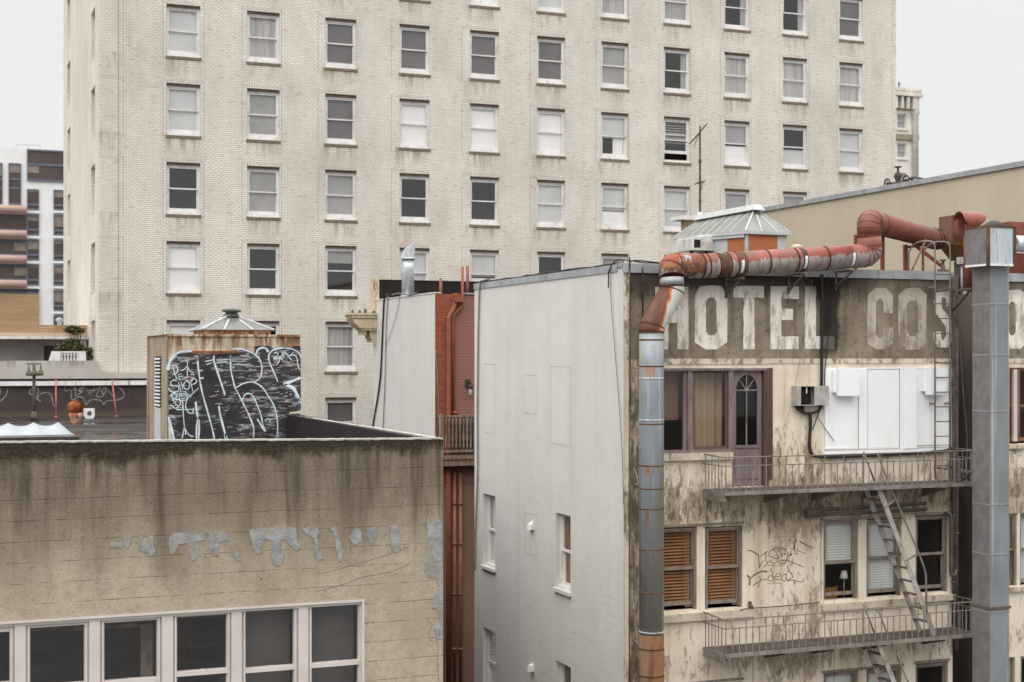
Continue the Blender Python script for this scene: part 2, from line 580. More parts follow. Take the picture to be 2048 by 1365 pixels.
base = m.mix(m.mul(m.step(m.noise(6, 8, 0.75, (1, 1, 0.5), off=3), 0.48, 0.60), 0.85), base, C(140, 128, 110))
m.col(base); m.bump(m.noise(12, 6, 0.65), 0.02, 0.9); MAT["cement_patch"] = m.m
simple("pale_coping", C(164, 160, 152), 0.85, 0.2, 0.75, 1.1, 4.0, dirt=C(120, 112, 98))
m = NM("roof_felt", 0.6, 0.25)
base = m.tone(C(42, 36, 33), 0.75, 1.25, 0.8, 6)
wet = m.step(m.noise(0.35, 5, 0.6, off=2), 0.42, 0.6)
m.col(base); m.rough(m.step(m.noise(0.35, 5, 0.6, off=2), 0.4, 0.6, 0.75, 0.12))
MAT["roof_felt"] = m.m
m = NM("black_wall", 0.75, 0.3)
base = m.tone(C(64, 56, 54), 0.8, 1.2, 1.2, 5)
base = m.mix(m.step(m.z, CZ - 1.9, CZ - 2.25), base, C(86, 72, 60))
m.col(base); MAT["black_wall"] = m.m
simple("tar_black", C(36, 31, 30), 0.75, 0.25, 0.8, 1.2, 2.0, (1, 1, 0.3))
m = NM("podium_concrete", 0.9, 0.2)
base = m.tone(C(172, 166, 157), 0.85, 1.08, 0.9, 5, (1, 1, 0.4))
f = m.mul(m.step(m.noise(2.5, 5, 0.6, (1, 1, 0.15)), 0.45, 0.7), m.step(m.z, CZ - 0.5, CZ - 0.14))
base = m.mix(m.mul(f, 0.7), base, C(110, 100, 88)); m.col(base); MAT["podium_concrete"] = m.m
simple("white_strip", C(216, 213, 210), 0.8, 0.3, 0.85, 1.05, 2.0, dirt=C(140, 110, 95))
simple("white_paint_stroke", C(196, 208, 212), 0.7, 0.3, 0.78, 1.08, 6.0)
simple("chalk_stroke", C(150, 147, 147), 0.7, 0.3, 0.7, 1.1, 6.0)
simple("grey_stroke", C(166, 158, 150), 0.8, 0.2, 0.75, 1.1, 6.0)

# --- rooftop shed
m = NM("shed_stucco", 0.9, 0.2)
base = m.tone(C(196, 182, 160), 0.85, 1.1, 2.0, 5)
r1 = m.step(m.noise(5.5, 6, 0.7, (1, 1, 0.16)), 0.41, 0.56)
base = m.mix(m.mul(m.mul(r1, m.step(m.z, CZ - 0.15, CZ + 0.36)), 0.95), base, m.mix(m.step(m.noise(9, 5, 0.7), 0.4, 0.6), C(94, 60, 40), C(136, 92, 60)))
r2 = m.step(m.noise(1.9, 6, 0.65, off=3), 0.50, 0.64)
base = m.mix(m.mul(r2, 0.5), base, C(126, 112, 96))
m.col(base); m.bump(m.noise(25, 4), 0.01, 0.5); MAT["shed_stucco"] = m.m
m = NM("shed_boards", 0.9, 0.2)
base = m.tone(C(160, 146, 128), 0.8, 1.1, 2.0, 5)
bl = m.math('ABSOLUTE', m.sub(m.fract(m.math('DIVIDE', m.y, 0.17)), 0.5))
base = m.mix(m.mul(m.step(bl, 0.16, 0.05), 0.7), base, C(104, 88, 74))
base = m.mix(m.mul(m.step(m.noise(6, 5, 0.6, (1, 1, 0.1)), 0.45, 0.65), 0.6), base, C(112, 94, 76))
m.col(base); MAT["shed_boards"] = m.m
m = NM("graffiti_ground", 0.6, 0.4)
base = m.tone(C(42, 38, 40), 0.7, 1.3, 3.0, 5)
sc = m.step(m.noise(2.6, 8, 0.78, (1, 1, 5.5), dist=0.9), 0.505, 0.59)
sc = m.mul(sc, m.step(m.noise(1.5, 4, 0.6, off=2), 0.36, 0.60))
base = m.mix(m.mul(sc, 0.95), base, m.mix(m.step(m.noise(4, 3), 0.45, 0.6), C(168, 176, 180), C(200, 184, 174)))
m.col(base); MAT["graffiti_ground"] = m.m
simple("rusty_sheet", C(140, 80, 48), 0.85, 0.2, 0.6, 1.3, 5.0, dirt=C(70, 44, 32))
m = NM("rusty_curb", 0.85, 0.2)
m.col(m.mix(m.step(m.noise(7, 5, 0.65), 0.42, 0.62), C(142, 78, 45), C(186, 168, 146))); MAT["rusty_curb"] = m.m
simple("skylight_glass", C(98, 96, 92), 0.35, 0.5, 0.85, 1.08, 2.5)
simple("white_metal", C(218, 218, 216), 0.5, 0.4, 0.88, 1.03, 3.0, dirt=C(165, 158, 150))
simple("copper_green", C(66, 80, 68), 0.7, 0.4, 0.7, 1.2, 8.0, dirt=C(120, 96, 52))
simple("white_plastic", C(146, 153, 157), 0.4, 0.4, 0.95, 1.02, 2.0)
simple("dark_metal", C(58, 50, 46), 0.6, 0.4, 0.7, 1.3, 5.0)
simple("verdigris_post", C(86, 78, 70), 0.8, 0.3, 0.6, 1.4, 5.0, dirt=C(140, 112, 84))
simple("faded_red", C(160, 94, 86), 0.7, 0.3, 0.7, 1.2, 4.0)

# --- hotel side wall (painted brick)
m = NM("pale_plaster", 0.8, 0.25)
base = m.tone(C(191, 188, 183), 0.96, 1.02, 0.8, 5)
base = m.tone(base, 0.96, 1.02, 2.0, 4, (1, 1, 0.08))
base = m.mix(m.mul(m.step(m.noise(3.0, 5, 0.6, (1, 1, 0.06), off=4), 0.52, 0.70), 0.09), base, C(150, 142, 134))
rl, mo = m.brick(0.55, 0.155, 0.008)
msk = m.mul(m.step(m.z, CZ - 2.0, CZ - 4.2), m.step(m.noise(1.8, 6, 0.7, (1, 1, 1.6), off=2), 0.48, 0.60))
fl = m.mul(mo, msk)
base = m.mix(m.mul(fl, 0.06), base, C(140, 130, 120))
m.col(base)
m.bump(m.add(m.mul(m.noise(9, 5, 0.6), 0.35), m.sub(m.mul(m.noise(2.2, 4), 0.6), m.mul(fl, 0.6))), 0.016, 0.85)
MAT["pale_plaster"] = m.m
simple("seam_line", C(172, 166, 159), 0.9, 0.1)

# --- hotel front stucco
HY = 23.7
ZL1, ZL2 = CZ - 2.40, CZ - 5.28                     # fire escape landings
m = NM("cream_stucco", 0.9, 0.2)
base = m.mix(m.step(m.noise(1.4, 5, 0.6), 0.38, 0.64), C(208, 193, 172), C(218, 207, 191))
base = m.mix(m.mul(m.step(m.noise(3.2, 5, 0.6, (1, 1, 0.07), off=3), 0.45, 0.68), 0.55), base, C(168, 148, 122))
base = m.mix(m.mul(m.step(m.noise(0.7, 5, 0.6, off=11), 0.48, 0.68), 0.40), base, C(190, 178, 166))
bias = 0.0
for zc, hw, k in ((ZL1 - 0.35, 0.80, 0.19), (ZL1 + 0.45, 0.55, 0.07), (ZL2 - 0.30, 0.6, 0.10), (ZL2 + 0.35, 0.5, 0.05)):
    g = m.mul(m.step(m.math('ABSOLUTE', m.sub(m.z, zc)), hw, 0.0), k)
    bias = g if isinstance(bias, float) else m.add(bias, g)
xl = xa(1247, HY)
bias = m.add(bias, m.mul(m.mul(m.step(m.x, xl + 0.60, xl + 0.22), m.step(m.x, xl + 0.08, xl + 0.14)), 0.13))
bias = m.add(bias, m.mul(m.mul(m.step(m.x, xa(1525, HY), xa(1545, HY)), m.step(m.x, xa(1660, HY), xa(1630, HY))), m.mul(m.step(m.z, CZ - 0.9, CZ - 1.5), 0.07)))
peel = m.add(m.add(m.mul(m.noise(4.2, 9, 0.75, (1, 1, 0.32), off=1), 0.60), m.mul(m.noise(15, 8, 0.75, (1, 1, 0.40), off=17), 0.40)), bias)
peel = m.step(peel, 0.595, 0.650)
pcol = m.mix(m.step(m.noise(2.0, 6, 0.7, off=5), 0.4, 0.6), C(136, 121, 103), C(168, 153, 132))
base = m.mix(m.mul(peel, 0.85), base, pcol)
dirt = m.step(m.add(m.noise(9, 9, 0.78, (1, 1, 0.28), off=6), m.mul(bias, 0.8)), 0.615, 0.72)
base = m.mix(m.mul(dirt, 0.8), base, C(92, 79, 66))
cd = m.mul(m.mul(m.step(m.x, xl + 0.50, xl + 0.30), m.step(m.x, xl + 0.09, xl + 0.15)), m.step(m.noise(4, 8, 0.75, (1, 1, 0.3), off=31), 0.36, 0.60))
base = m.mix(m.mul(cd, 0.85), base, C(78, 68, 60))
fleck = m.step(m.noise(24, 5, 0.7, off=12), 0.68, 0.74)
base = m.mix(m.mul(fleck, 0.6), base, C(98, 84, 68))
m.col(base); m.bump(m.sub(m.noise(14, 6, 0.65), m.mul(peel, 0.8)), 0.008, 0.8)
MAT["cream_stucco"] = m.m

# --- painted sign band
XST = xa(1655, HY)                                  # the black run under the roof outlet
def band_colour(m):
    base = m.mix(m.step(m.noise(1.3, 6, 0.62), 0.38, 0.64), C(120, 108, 94), C(142, 130, 114))
    base = m.mix(m.mul(m.step(m.noise(3.5, 6, 0.65, (1, 1, 0.12), off=2), 0.45, 0.66), 0.6), base, C(86, 75, 64))
    dk = m.step(m.add(m.z, m.mul(m.sub(m.noise(2.2, 7, 0.7, (1, 1, 0.3), off=3), 0.5), 1.2)), CZ + 0.95, CZ + 1.35)
    dk = m.mul(dk, m.step(m.x, XST + 1.6, XST + 0.1, 0.55, 1.0))
    base = m.mix(m.mul(dk, 0.88), base, C(54, 46, 41))
    pk = m.step(m.noise(8, 9, 0.78, off=8), 0.54, 0.63)
    base = m.mix(m.mul(pk, 0.6), base, C(64, 54, 46))
    return base
def black_run(m):
    xx = m.add(m.x, m.mul(m.sub(m.noise(1.6, 5, 0.6, off=4), 0.5), 0.30))
    a = m.mul(m.step(xx, XST - 0.24, XST - 0.10), m.step(xx, XST + 0.30, XST + 0.20))
    a = m.mul(a, m.step(m.z, CZ - 0.05, CZ + 0.2))
    xw = m.add(m.x, m.mul(m.sub(m.noise(1.2, 5, 0.6, off=14), 0.5), 0.6))
    b = m.mul(m.step(xw, XST - 0.75, XST - 0.2), m.step(xw, XST + 0.5, XST + 0.1))
    b = m.mul(b, m.step(m.z, CZ + 0.75, CZ + 1.45))
    return m.mx(a, b)
m = NM("sign_band", 0.9, 0.2)
base = band_colour(m)
base = m.mix(m.mul(black_run(m), 0.88), base, C(38, 32, 29))
ed = m.step(m.add(m.z, m.mul(m.noise(5, 6, 0.7), 0.10)), CZ - 0.015, CZ - 0.035)
m.col(base); m.bump(m.noise(16, 6, 0.65), 0.006, 0.8); MAT["sign_band"] = m.m
def letter_mat(name, wear, c):
    m = NM(name, 0.9, 0.2)
    a = m.tone(c, 0.86, 1.08, 3.0, 5, (1, 1, 0.3))
    n = m.noise(2.6, 8, 0.74, (1, 1, 0.45), off=5)
    n2 = m.noise(7.0, 6, 0.7, (1, 1, 0.25), off=1)
    f = m.mx(m.mul(m.step(n, 0.50 - wear, 0.68 - wear), 0.9), m.mul(m.step(n2, 0.50, 0.66), 0.7))
    f = m.mul(f, m.step(m.noise(1.1, 3, 0.5, off=23), 0.30, 0.55, 0.6, 1.15))
    top = m.step(m.add(m.z, m.mul(m.noise(4, 5), 0.3)), CZ + 1.20, CZ + 1.50)
    f = m.mx(f, m.mul(top, 0.55))
    base = m.mix(m.mul(f, 0.9), a, band_colour(m))
    base = m.mix(m.mul(black_run(m), 0.85), base, C(40, 34, 31))
    m.col(base); MAT[name] = m.m
letter_mat("letter_white", 0.0, C(222, 214, 203))
letter_mat("letter_faded", 0.06, C(180, 170, 157))
m = NM("white_ledge_stucco", 0.9, 0.2)
base = m.tone(C(202, 192, 174), 0.85, 1.08, 2.0)
base = m.mix(m.mul(m.step(m.noise(6, 7, 0.7, (1, 1, 0.6)), 0.47, 0.62), 0.85), base, C(112, 98, 82)); m.col(base)
MAT["white_ledge_stucco"] = m.m
simple("white_boards", C(234, 233, 232), 0.55, 0.35, 0.97, 1.02, 1.2, dirt=C(220, 217, 213))
simple("purple_wood", C(118, 103, 103), 0.7, 0.35, 0.75, 1.25, 4.0, (1, 1, 0.15), dirt=C(84, 68, 66))
simple("brown_wood", C(88, 68, 60), 0.7, 0.35, 0.7, 1.3, 5.0, (1, 1, 0.1))
simple("grey_wood", C(128, 116, 106), 0.75, 0.3, 0.7, 1.2, 6.0, (1, 1, 0.2), dirt=C(70, 58, 50))
simple("stone_sill", C(188, 176, 158), 0.9, 0.2, 0.8, 1.1, 4.0, dirt=C(96, 82, 66))
simple("slat_wood", C(150, 105, 68), 0.6, 0.35, 0.8, 1.15, 3.0)
simple("curtain_tan", C(158, 142, 120, 0.8), 0.9, 0.1, 0.85, 1.1, 3.0, (1, 1, 0.1))
simple("pale_blind", (0.72, 0.75, 0.74, 1), 0.7, 0.2, 0.92, 1.05, 2.0)
simple("dark_recess", C(98, 87, 80), 0.9, 0.2, 0.7, 1.25, 1.4, (1, 1, 0.25))  # dark brown, unevenly streaked tone of the light well walls
simple("flashing", C(152, 154, 156), 0.5, 0.4, 0.8, 1.12, 2.0, (1, 1, 1), metal=0.3, dirt=C(120, 112, 104))
simple("black_cable", C(38, 33, 31), 0.6, 0.4)
simple("grey_cable", C(120, 116, 112), 0.7, 0.3)
simple("old_iron", C(122, 114, 107), 0.75, 0.35, 0.75, 1.2, 6.0, dirt=C(78, 62, 52))
simple("dark_iron", C(88, 78, 72), 0.75, 0.35, 0.7, 1.3, 6.0)
simple("spray_olive", C(98, 92, 66), 0.8, 0.2, 0.75, 1.2, 9.0)
simple("box_grey", C(164, 160, 154), 0.7, 0.3, 0.8, 1.12, 7.0, dirt=C(120, 108, 96))

# --- metal ducts
def galv(name, c, rust_amt, stain=0.0):
    m = NM(name, 0.5, 0.5, 0.15)
    base = m.tone(c, 0.84, 1.12, 2.0, 6, (1, 1, 0.6))
    base = m.tone(base, 0.93, 1.06, 40, 2)
    wh = m.step(m.noise(14, 4, 0.6, (1, 1, 0.02), off=2), 0.58, 0.68)
    base = m.mix(m.mul(wh, 0.7 if "streak" in name else 0.4), base, C(206, 212, 214))
    if "streak" in name: base = m.mix(m.mul(m.step(m.noise(18, 4, 0.6, (1, 1, 0.05), off=12), 0.56, 0.66), 0.75), base, C(112, 110, 96))
    f = m.step(m.noise(5.5, 5, 0.62, (1, 1, 0.14), off=3), 0.62 - rust_amt, 0.74 - rust_amt)
    base = m.mix(m.mul(f, 0.72), base, C(146, 98, 52))
    f2 = m.step(m.noise(8, 6, 0.7, (1, 1, 0.3), off=6), 0.66 - rust_amt, 0.74 - rust_amt)
    base = m.mix(m.mul(f2, 0.8), base, C(110, 62, 36))
    if name == "galvanised":
        for v, ln in ((668, 0.85), (733, 0.30), (931, 0.25), (1017, 0.5), (1098, 0.45), (1184, 0.4)):
            zz = za(1303, v, 23.05); dz = m.sub(zz, m.z)
            on = m.mul(m.step(dz, 0.0, 0.01), m.step(dz, ln, ln * 0.25))
            dr = m.step(m.noise(16, 4, 0.6, (1, 1, 0.03), off=v * 0.37), 0.56, 0.63)
            base = m.mix(m.mul(m.mul(on, dr), 0.85), base, C(164, 110, 68))
    if stain:
        base = m.mix(m.mul(m.step(m.noise(2.2, 5, 0.6, (1, 1, 0.12), off=9), 0.45, 0.6), stain), base, C(142, 128, 96))
    m.col(base); m.rough(m.step(f, 0, 1, 0.45, 0.85)); MAT[name] = m.m
galv("galvanised", C(140, 147, 153), 0.04, 0.5)
galv("galvanised_clean", C(118, 126, 134), -0.02, 0.25)
galv("galvanised_streaked", C(176, 184, 188), 0.06, 0.2)
m = NM("heavy_rust", 0.85, 0.25)
base = m.mix(m.step(m.noise(3, 6, 0.65, (1, 1, 0.4)), 0.38, 0.62), C(70, 52, 44), C(98, 70, 54))
base = m.mix(m.mul(m.step(m.noise(6, 6, 0.7, off=3), 0.55, 0.66), 0.8), base, C(150, 142, 126)); m.col(base); MAT["heavy_rust"] = m.m
m = NM("bottom_rust", 0.85, 0.25)
base = m.mix(m.step(m.noise(3, 6, 0.65, (1, 1, 0.3)), 0.40, 0.60), C(80, 54, 38), C(110, 74, 46))
base = m.mix(m.mul(m.step(m.noise(2.2, 5, 0.6, (1, 1, 0.15), off=3), 0.5, 0.6), 0.35), base, C(112, 102, 86)); m.col(base); MAT["bottom_rust"] = m.m
m = NM("offset_rust", 0.7, 0.35)
xx = m.add(m.sub(m.x, m.mul(m.z, 0.45)), m.mul(m.sub(m.noise(5, 6, 0.65, (1, 1, 0.3)), 0.5), 0.22))
xc = onY(1316, 620, 23.0); kx = xc.x - 0.45 * xc.z
base = m.mix(m.step(m.noise(4, 5, 0.6, (1, 1, 0.3)), 0.4, 0.6), C(82, 52, 42), C(98, 62, 46))
gray = m.tone(C(172, 174, 168), 0.85, 1.1, 4)
base = m.mix(m.step(xx, kx + 0.06, kx + 0.11), base, m.mix(m.step(xx, kx + 0.15, kx + 0.10), gray, C(176, 104, 46)))
m.col(base); MAT["offset_rust"] = m.m
m = NM("elbow_rust", 0.7, 0.35)
f = m.step(m.noise(3.2, 7, 0.62, off=2), 0.52, 0.57)
base = m.mix(f, m.mix(m.step(m.noise(6, 7, 0.7), 0.4, 0.62), C(86, 58, 48), C(134, 88, 58)), C(140, 147, 152))
base = m.mix(m.mul(m.step(m.z, CZ + 1.62, CZ + 1.74), m.step(m.noise(4, 5, off=7), 0.45, 0.52)), base, C(134, 70, 56)); m.col(base); MAT["elbow_rust"] = m.m
m = NM("peeling_red", 0.45, 0.45)
nz = m.t.nodes.new("ShaderNodeSeparateXYZ"); m.t.links.new(m.nrm, nz.inputs[0])
red = m.mix(m.step(m.noise(2.6, 6, 0.6), 0.40, 0.62), C(138, 74, 60), C(116, 64, 52))
red = m.mix(m.mul(m.step(m.noise(9, 6, 0.7, off=4), 0.56, 0.66), 0.6), red, C(104, 54, 44))
sil = m.tone(C(150, 138, 134), 0.75, 1.12, 5, 5, (2, 2, 0.4))
sil = m.mix(m.mul(m.step(m.noise(7, 6, 0.65, (1.6, 1.6, 0.3), off=7), 0.48, 0.62), 0.6), sil, C(104, 78, 72))
dn = m.add(m.mul(m.sub(m.noise(9.0, 6, 0.7, (1, 0.12, 0.12), off=5), 0.5), 1.3), m.mul(m.sub(m.noise(2.0, 5, 0.7, off=9), 0.5), 1.1))
t = m.add(m.add(nz.outputs[2], dn), m.step(m.z, CZ + 1.98, CZ + 2.22))
base = m.mix(m.step(t, 0.20, 0.08), red, sil)
rp = m.step(m.noise(0.9, 3, 0.5, off=15), 0.585, 0.60)
base = m.mix(m.mul(rp, 0.8), base, m.tone(C(104, 74, 64), 0.7, 1.3, 8)); m.col(base); MAT["peeling_red"] = m.m
m = NM("matte_red", 0.5, 0.4)
red = m.mix(m.step(m.noise(2.6, 6, 0.6), 0.40, 0.62), C(126, 72, 60), C(108, 62, 52))
red = m.mix(m.mul(m.step(m.noise(6, 7, 0.7, off=4), 0.54, 0.62), 0.7), red, C(104, 56, 46)); m.col(red); MAT["matte_red"] = m.m
simple("red_iron", C(112, 60, 50), 0.75, 0.3, 0.7, 1.3, 6.0)
m = NM("brown_gloss", 0.22, 0.6)
base = m.mix(m.step(m.noise(2.0, 5, 0.6), 0.4, 0.62), C(104, 66, 46), C(74, 50, 36))
base = m.mix(m.step(m.z, CZ + 2.55, CZ + 2.25), base, C(96, 80, 50)); m.col(base); MAT["brown_gloss"] = m.m
simple("rust_line", C(98, 72, 54), 0.9, 0.1, 0.6, 1.3, 9.0)
simple("dark_rust_line", C(78, 48, 38), 0.9, 0.1, 0.6, 1.3, 9.0)
simple("orange_panel", C(166, 98, 64), 0.6, 0.35, 0.85, 1.1, 2.0, dirt=C(150, 80, 48))
simple("old_white_trim", C(178, 181, 180), 0.6, 0.35, 0.88, 1.04, 3.0, dirt=C(150, 150, 146))
m = NM("ribbed_glass", 0.35, 0.5)
m.col(m.tone(C(118, 118, 112), 0.8, 1.12, 2.0, 5)); MAT["ribbed_glass"] = m.m
simple("ac_white", C(206, 203, 197), 0.55, 0.35, 0.9, 1.04, 3.0, dirt=C(160, 152, 142))

# --- others
m = NM("tan_render", 0.85, 0.2)
base = m.tone(C(172, 160, 141), 0.95, 1.04, 0.6, 5, (1, 1, 0.5))
base = m.tone(base, 0.985, 1.015, 4, 5, (1, 1, 0.05))
sm = m.step(m.math('ABSOLUTE', m.sub(m.fract(m.math('DIVIDE', m.y, 2.9)), 0.5)), 0.006, 0.003)
base = m.mix(m.mul(sm, 0.35), base, C(150, 138, 118)); m.col(base); MAT["tan_render"] = m.m
m = NM("orange_brick", 0.85, 0.2)
rnd, mort = m.brick(0.24, 0.085, 0.010)
base = m.mix(rnd, C(156, 92, 68), C(138, 78, 60))
base = m.tone(base, 0.82, 1.1, 0.9, 5)
base = m.mix(m.mul(mort, 0.85), base, C(112, 62, 50))
base = m.mix(m.step(m.x, xa(902, 42), xa(915, 42)), base, m.mix(m.mul(mort, 0.5), C(134, 92, 84), C(156, 122, 112)))
m.col(base); m.bump(m.inv(mort), 0.01, 0.5); MAT["orange_brick"] = m.m
simple("brown_wall", C(122, 94, 80), 0.9, 0.2, 0.8, 1.15, 1.0, (1, 1, 0.3))
simple("orange_pipe", C(132, 75, 56), 0.55, 0.35, 0.85, 1.1, 3.0)
simple("brown_pipe", C(122, 80, 64), 0.6, 0.35, 0.8, 1.2, 3.0)
simple("weathered_wood", C(124, 104, 90), 0.85, 0.2, 0.6, 1.4, 9.0, (1, 1, 0.15), dirt=C(64, 46, 38))
simple("cornice_cream", C(186, 171, 144), 0.8, 0.25, 0.85, 1.08, 2.0, dirt=C(150, 122, 86))
simple("bright_steel", C(186, 192, 196), 0.35, 0.5, 0.75, 1.15, 5.0, metal=0.4)
simple("far_white", C(214, 213, 211), 0.8, 0.3, 0.96, 1.02, 0.3)
simple("far_glass", C(72, 62, 60), 0.25, 0.5, 0.8, 1.25, 0.5)
simple("far_blue", C(96, 101, 114), 0.6, 0.3)
simple("far_pink", C(180, 152, 143), 0.7, 0.3, 0.97, 1.03, 0.5)
m = NM("far_wood", 0.8, 0.25)
base = m.tone(C(158, 130, 100), 0.9, 1.08, 0.4, 4, (1, 1, 6))
ln = m.step(m.math('ABSOLUTE', m.sub(m.fract(m.math('DIVIDE', m.z, 0.42)), 0.5)), 0.06, 0.02)
m.col(m.mix(m.mul(ln, 0.5), base, C(120, 90, 60))); MAT["far_wood"] = m.m
simple("far_blind", C(128, 118, 110), 0.9, 0.1)
simple("cream_stone", C(210, 203, 194), 0.8, 0.25, 0.92, 1.06, 0.5)
simple("stone_trim", C(198, 193, 183), 0.8, 0.25, 0.85, 1.08, 1.0)
simple("stone_dark", C(138, 128, 112), 0.85, 0.2, 0.8, 1.1, 1.0)
simple("leaf_dark", C(58, 60, 40), 0.7, 0.3, 0.6, 1.4, 6.0)
simple("leaf_light", C(100, 98, 62), 0.7, 0.3, 0.7, 1.3, 6.0)
simple("stem_brown", C(70, 54, 42), 0.9, 0.1)
simple("terrace_grey", C(142, 134, 132), 0.9, 0.2, 0.85, 1.1, 1.2, (1, 1, 0.4))
simple("terrace_fascia", C(172, 156, 136), 0.8, 0.2, 0.9, 1.05, 1.0)
simple("asphalt", (0.075, 0.074, 0.072, 1), 0.9, 0.2, 0.8, 1.2, 0.3)
simple("lamp_white", C(226, 224, 220), 0.7, 0.2)
simple("chair_tan", C(160, 116, 66), 0.6, 0.3)
m = NM("peeling_white", 0.6, 0.35)
base = m.tone(C(192, 183, 177), 0.92, 1.05, 2.0)
base = m.mix(m.mul(m.step(m.noise(5, 7, 0.72, (1, 1, 0.25), off=2), 0.62, 0.70), 0.7), base, C(168, 148, 120))
base = m.mix(m.mul(m.step(m.noise(14, 7, 0.75, (1, 1, 0.5), off=5), 0.66, 0.72), 0.7), base, C(96, 84, 74)); m.col(base); MAT["peeling_white"] = m.m
simple("slate_blind", (0.125, 0.115, 0.115, 1), 0.85, 0.1, 0.85, 1.15, 1.2)
simple("faded_wood", C(126, 90, 70), 0.75, 0.3, 0.7, 1.2, 5.0, (1, 1, 0.15), dirt=C(90, 66, 54))
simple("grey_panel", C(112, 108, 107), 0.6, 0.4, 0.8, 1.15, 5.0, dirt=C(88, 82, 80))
simple("bell_metal", C(86, 90, 74), 0.7, 0.4, 0.7, 1.3, 9.0, dirt=C(124, 96, 60))
simple("blind_dark", (0.135, 0.128, 0.125, 1), 0.8, 0.2, 0.85, 1.15, 1.0)
simple("head_shadow_brown", C(96, 82, 74), 0.9, 0.2, 0.8, 1.2, 3.0)  # dark brown standing in for shade at the tower window heads
simple("joint_grey", C(150, 148, 143), 0.9, 0.1, 0.8, 1.1, 6.0)

def overspray(name, c, amt):
    """dusting of paint round a sprayed line: paint specks with bare wall between"""
    m = NM(name, 0.9, 0.1); m.col(c)
    f = m.step(m.noise(55, 3, 0.8), 0.66 - amt, 0.80 - amt)
    m.put(m.b.inputs["Alpha"], m.mul(f, 0.6)); MAT[name] = m.m
overspray("overspray_white", C(180, 192, 196), 0.10)
overspray("overspray_olive", C(104, 98, 74), 0.13)
simple("stair_iron", C(156, 148, 142), 0.75, 0.35, 0.75, 1.15, 6.0, dirt=C(104, 88, 76))
m = NM("scratch_paint", 0.7, 0.3)
m.col(m.mix(m.step(m.noise(5, 4, 0.6), 0.42, 0.58), C(150, 162, 166), C(190, 172, 160)))
m.put(m.b.inputs["Alpha"], m.step(m.noise(30, 4, 0.75, (1, 1, 2)), 0.34, 0.50)); MAT["scratch_paint"] = m.m
# ------------------------------------------------------------------ helpers for walls and windows
def PY_(Y): return lambda a, b, z: (a, Y + b, z)
def PX_(X): return lambda a, b, z: (X + b, a, z)

def pbox(mb, P, a0, a1, b0, b1, z0, z1, m=0):
    p, q = P(a0, b0, z0), P(a1, b1, z1)
    return mb.box(p[0], q[0], p[1], q[1], p[2], q[2], m)

def curtain_mesh(P, a0, a1, b, z0, z1, amp=0.025, folds=7, seed=0):
    rnd = random.Random(seed); mb = MB(); n = folds * 6
    V = []
    for i in range(n + 1):
        t = i / n
        a = a0 + (a1 - a0) * t
        o = amp * math.sin(t * folds * 2 * math.pi + rnd.random() * 0.6) + rnd.uniform(-0.3, 0.3) * amp
        V += [P(a, b + o, z0), P(a, b + o * 0.7, z1)]
    return mb.idx(V, [(2 * i, 2 * i + 2, 2 * i + 3, 2 * i + 1) for i in range(n)], 0, True)

def slat_mesh(P, a0, a1, b, z0, z1, pitch, tilt=0.35, gap=None):
    mb = MB(); z = z0
    d = pitch * 0.80
    while z < z1:
        p = [P(a0, b, z), P(a1, b, z), P(a1, b + d * 0.75, z + d * tilt * 2), P(a0, b + d * 0.75, z + d * tilt * 2)]
        mb.prism(p, (0, 0, 0.004))
        z += pitch
    for t in (0.2, 0.8):
        a = a0 + (a1 - a0) * t
        pbox(mb, P, a - 0.004, a + 0.004, b - 0.012, b - 0.006, z0, z1)
    return mb

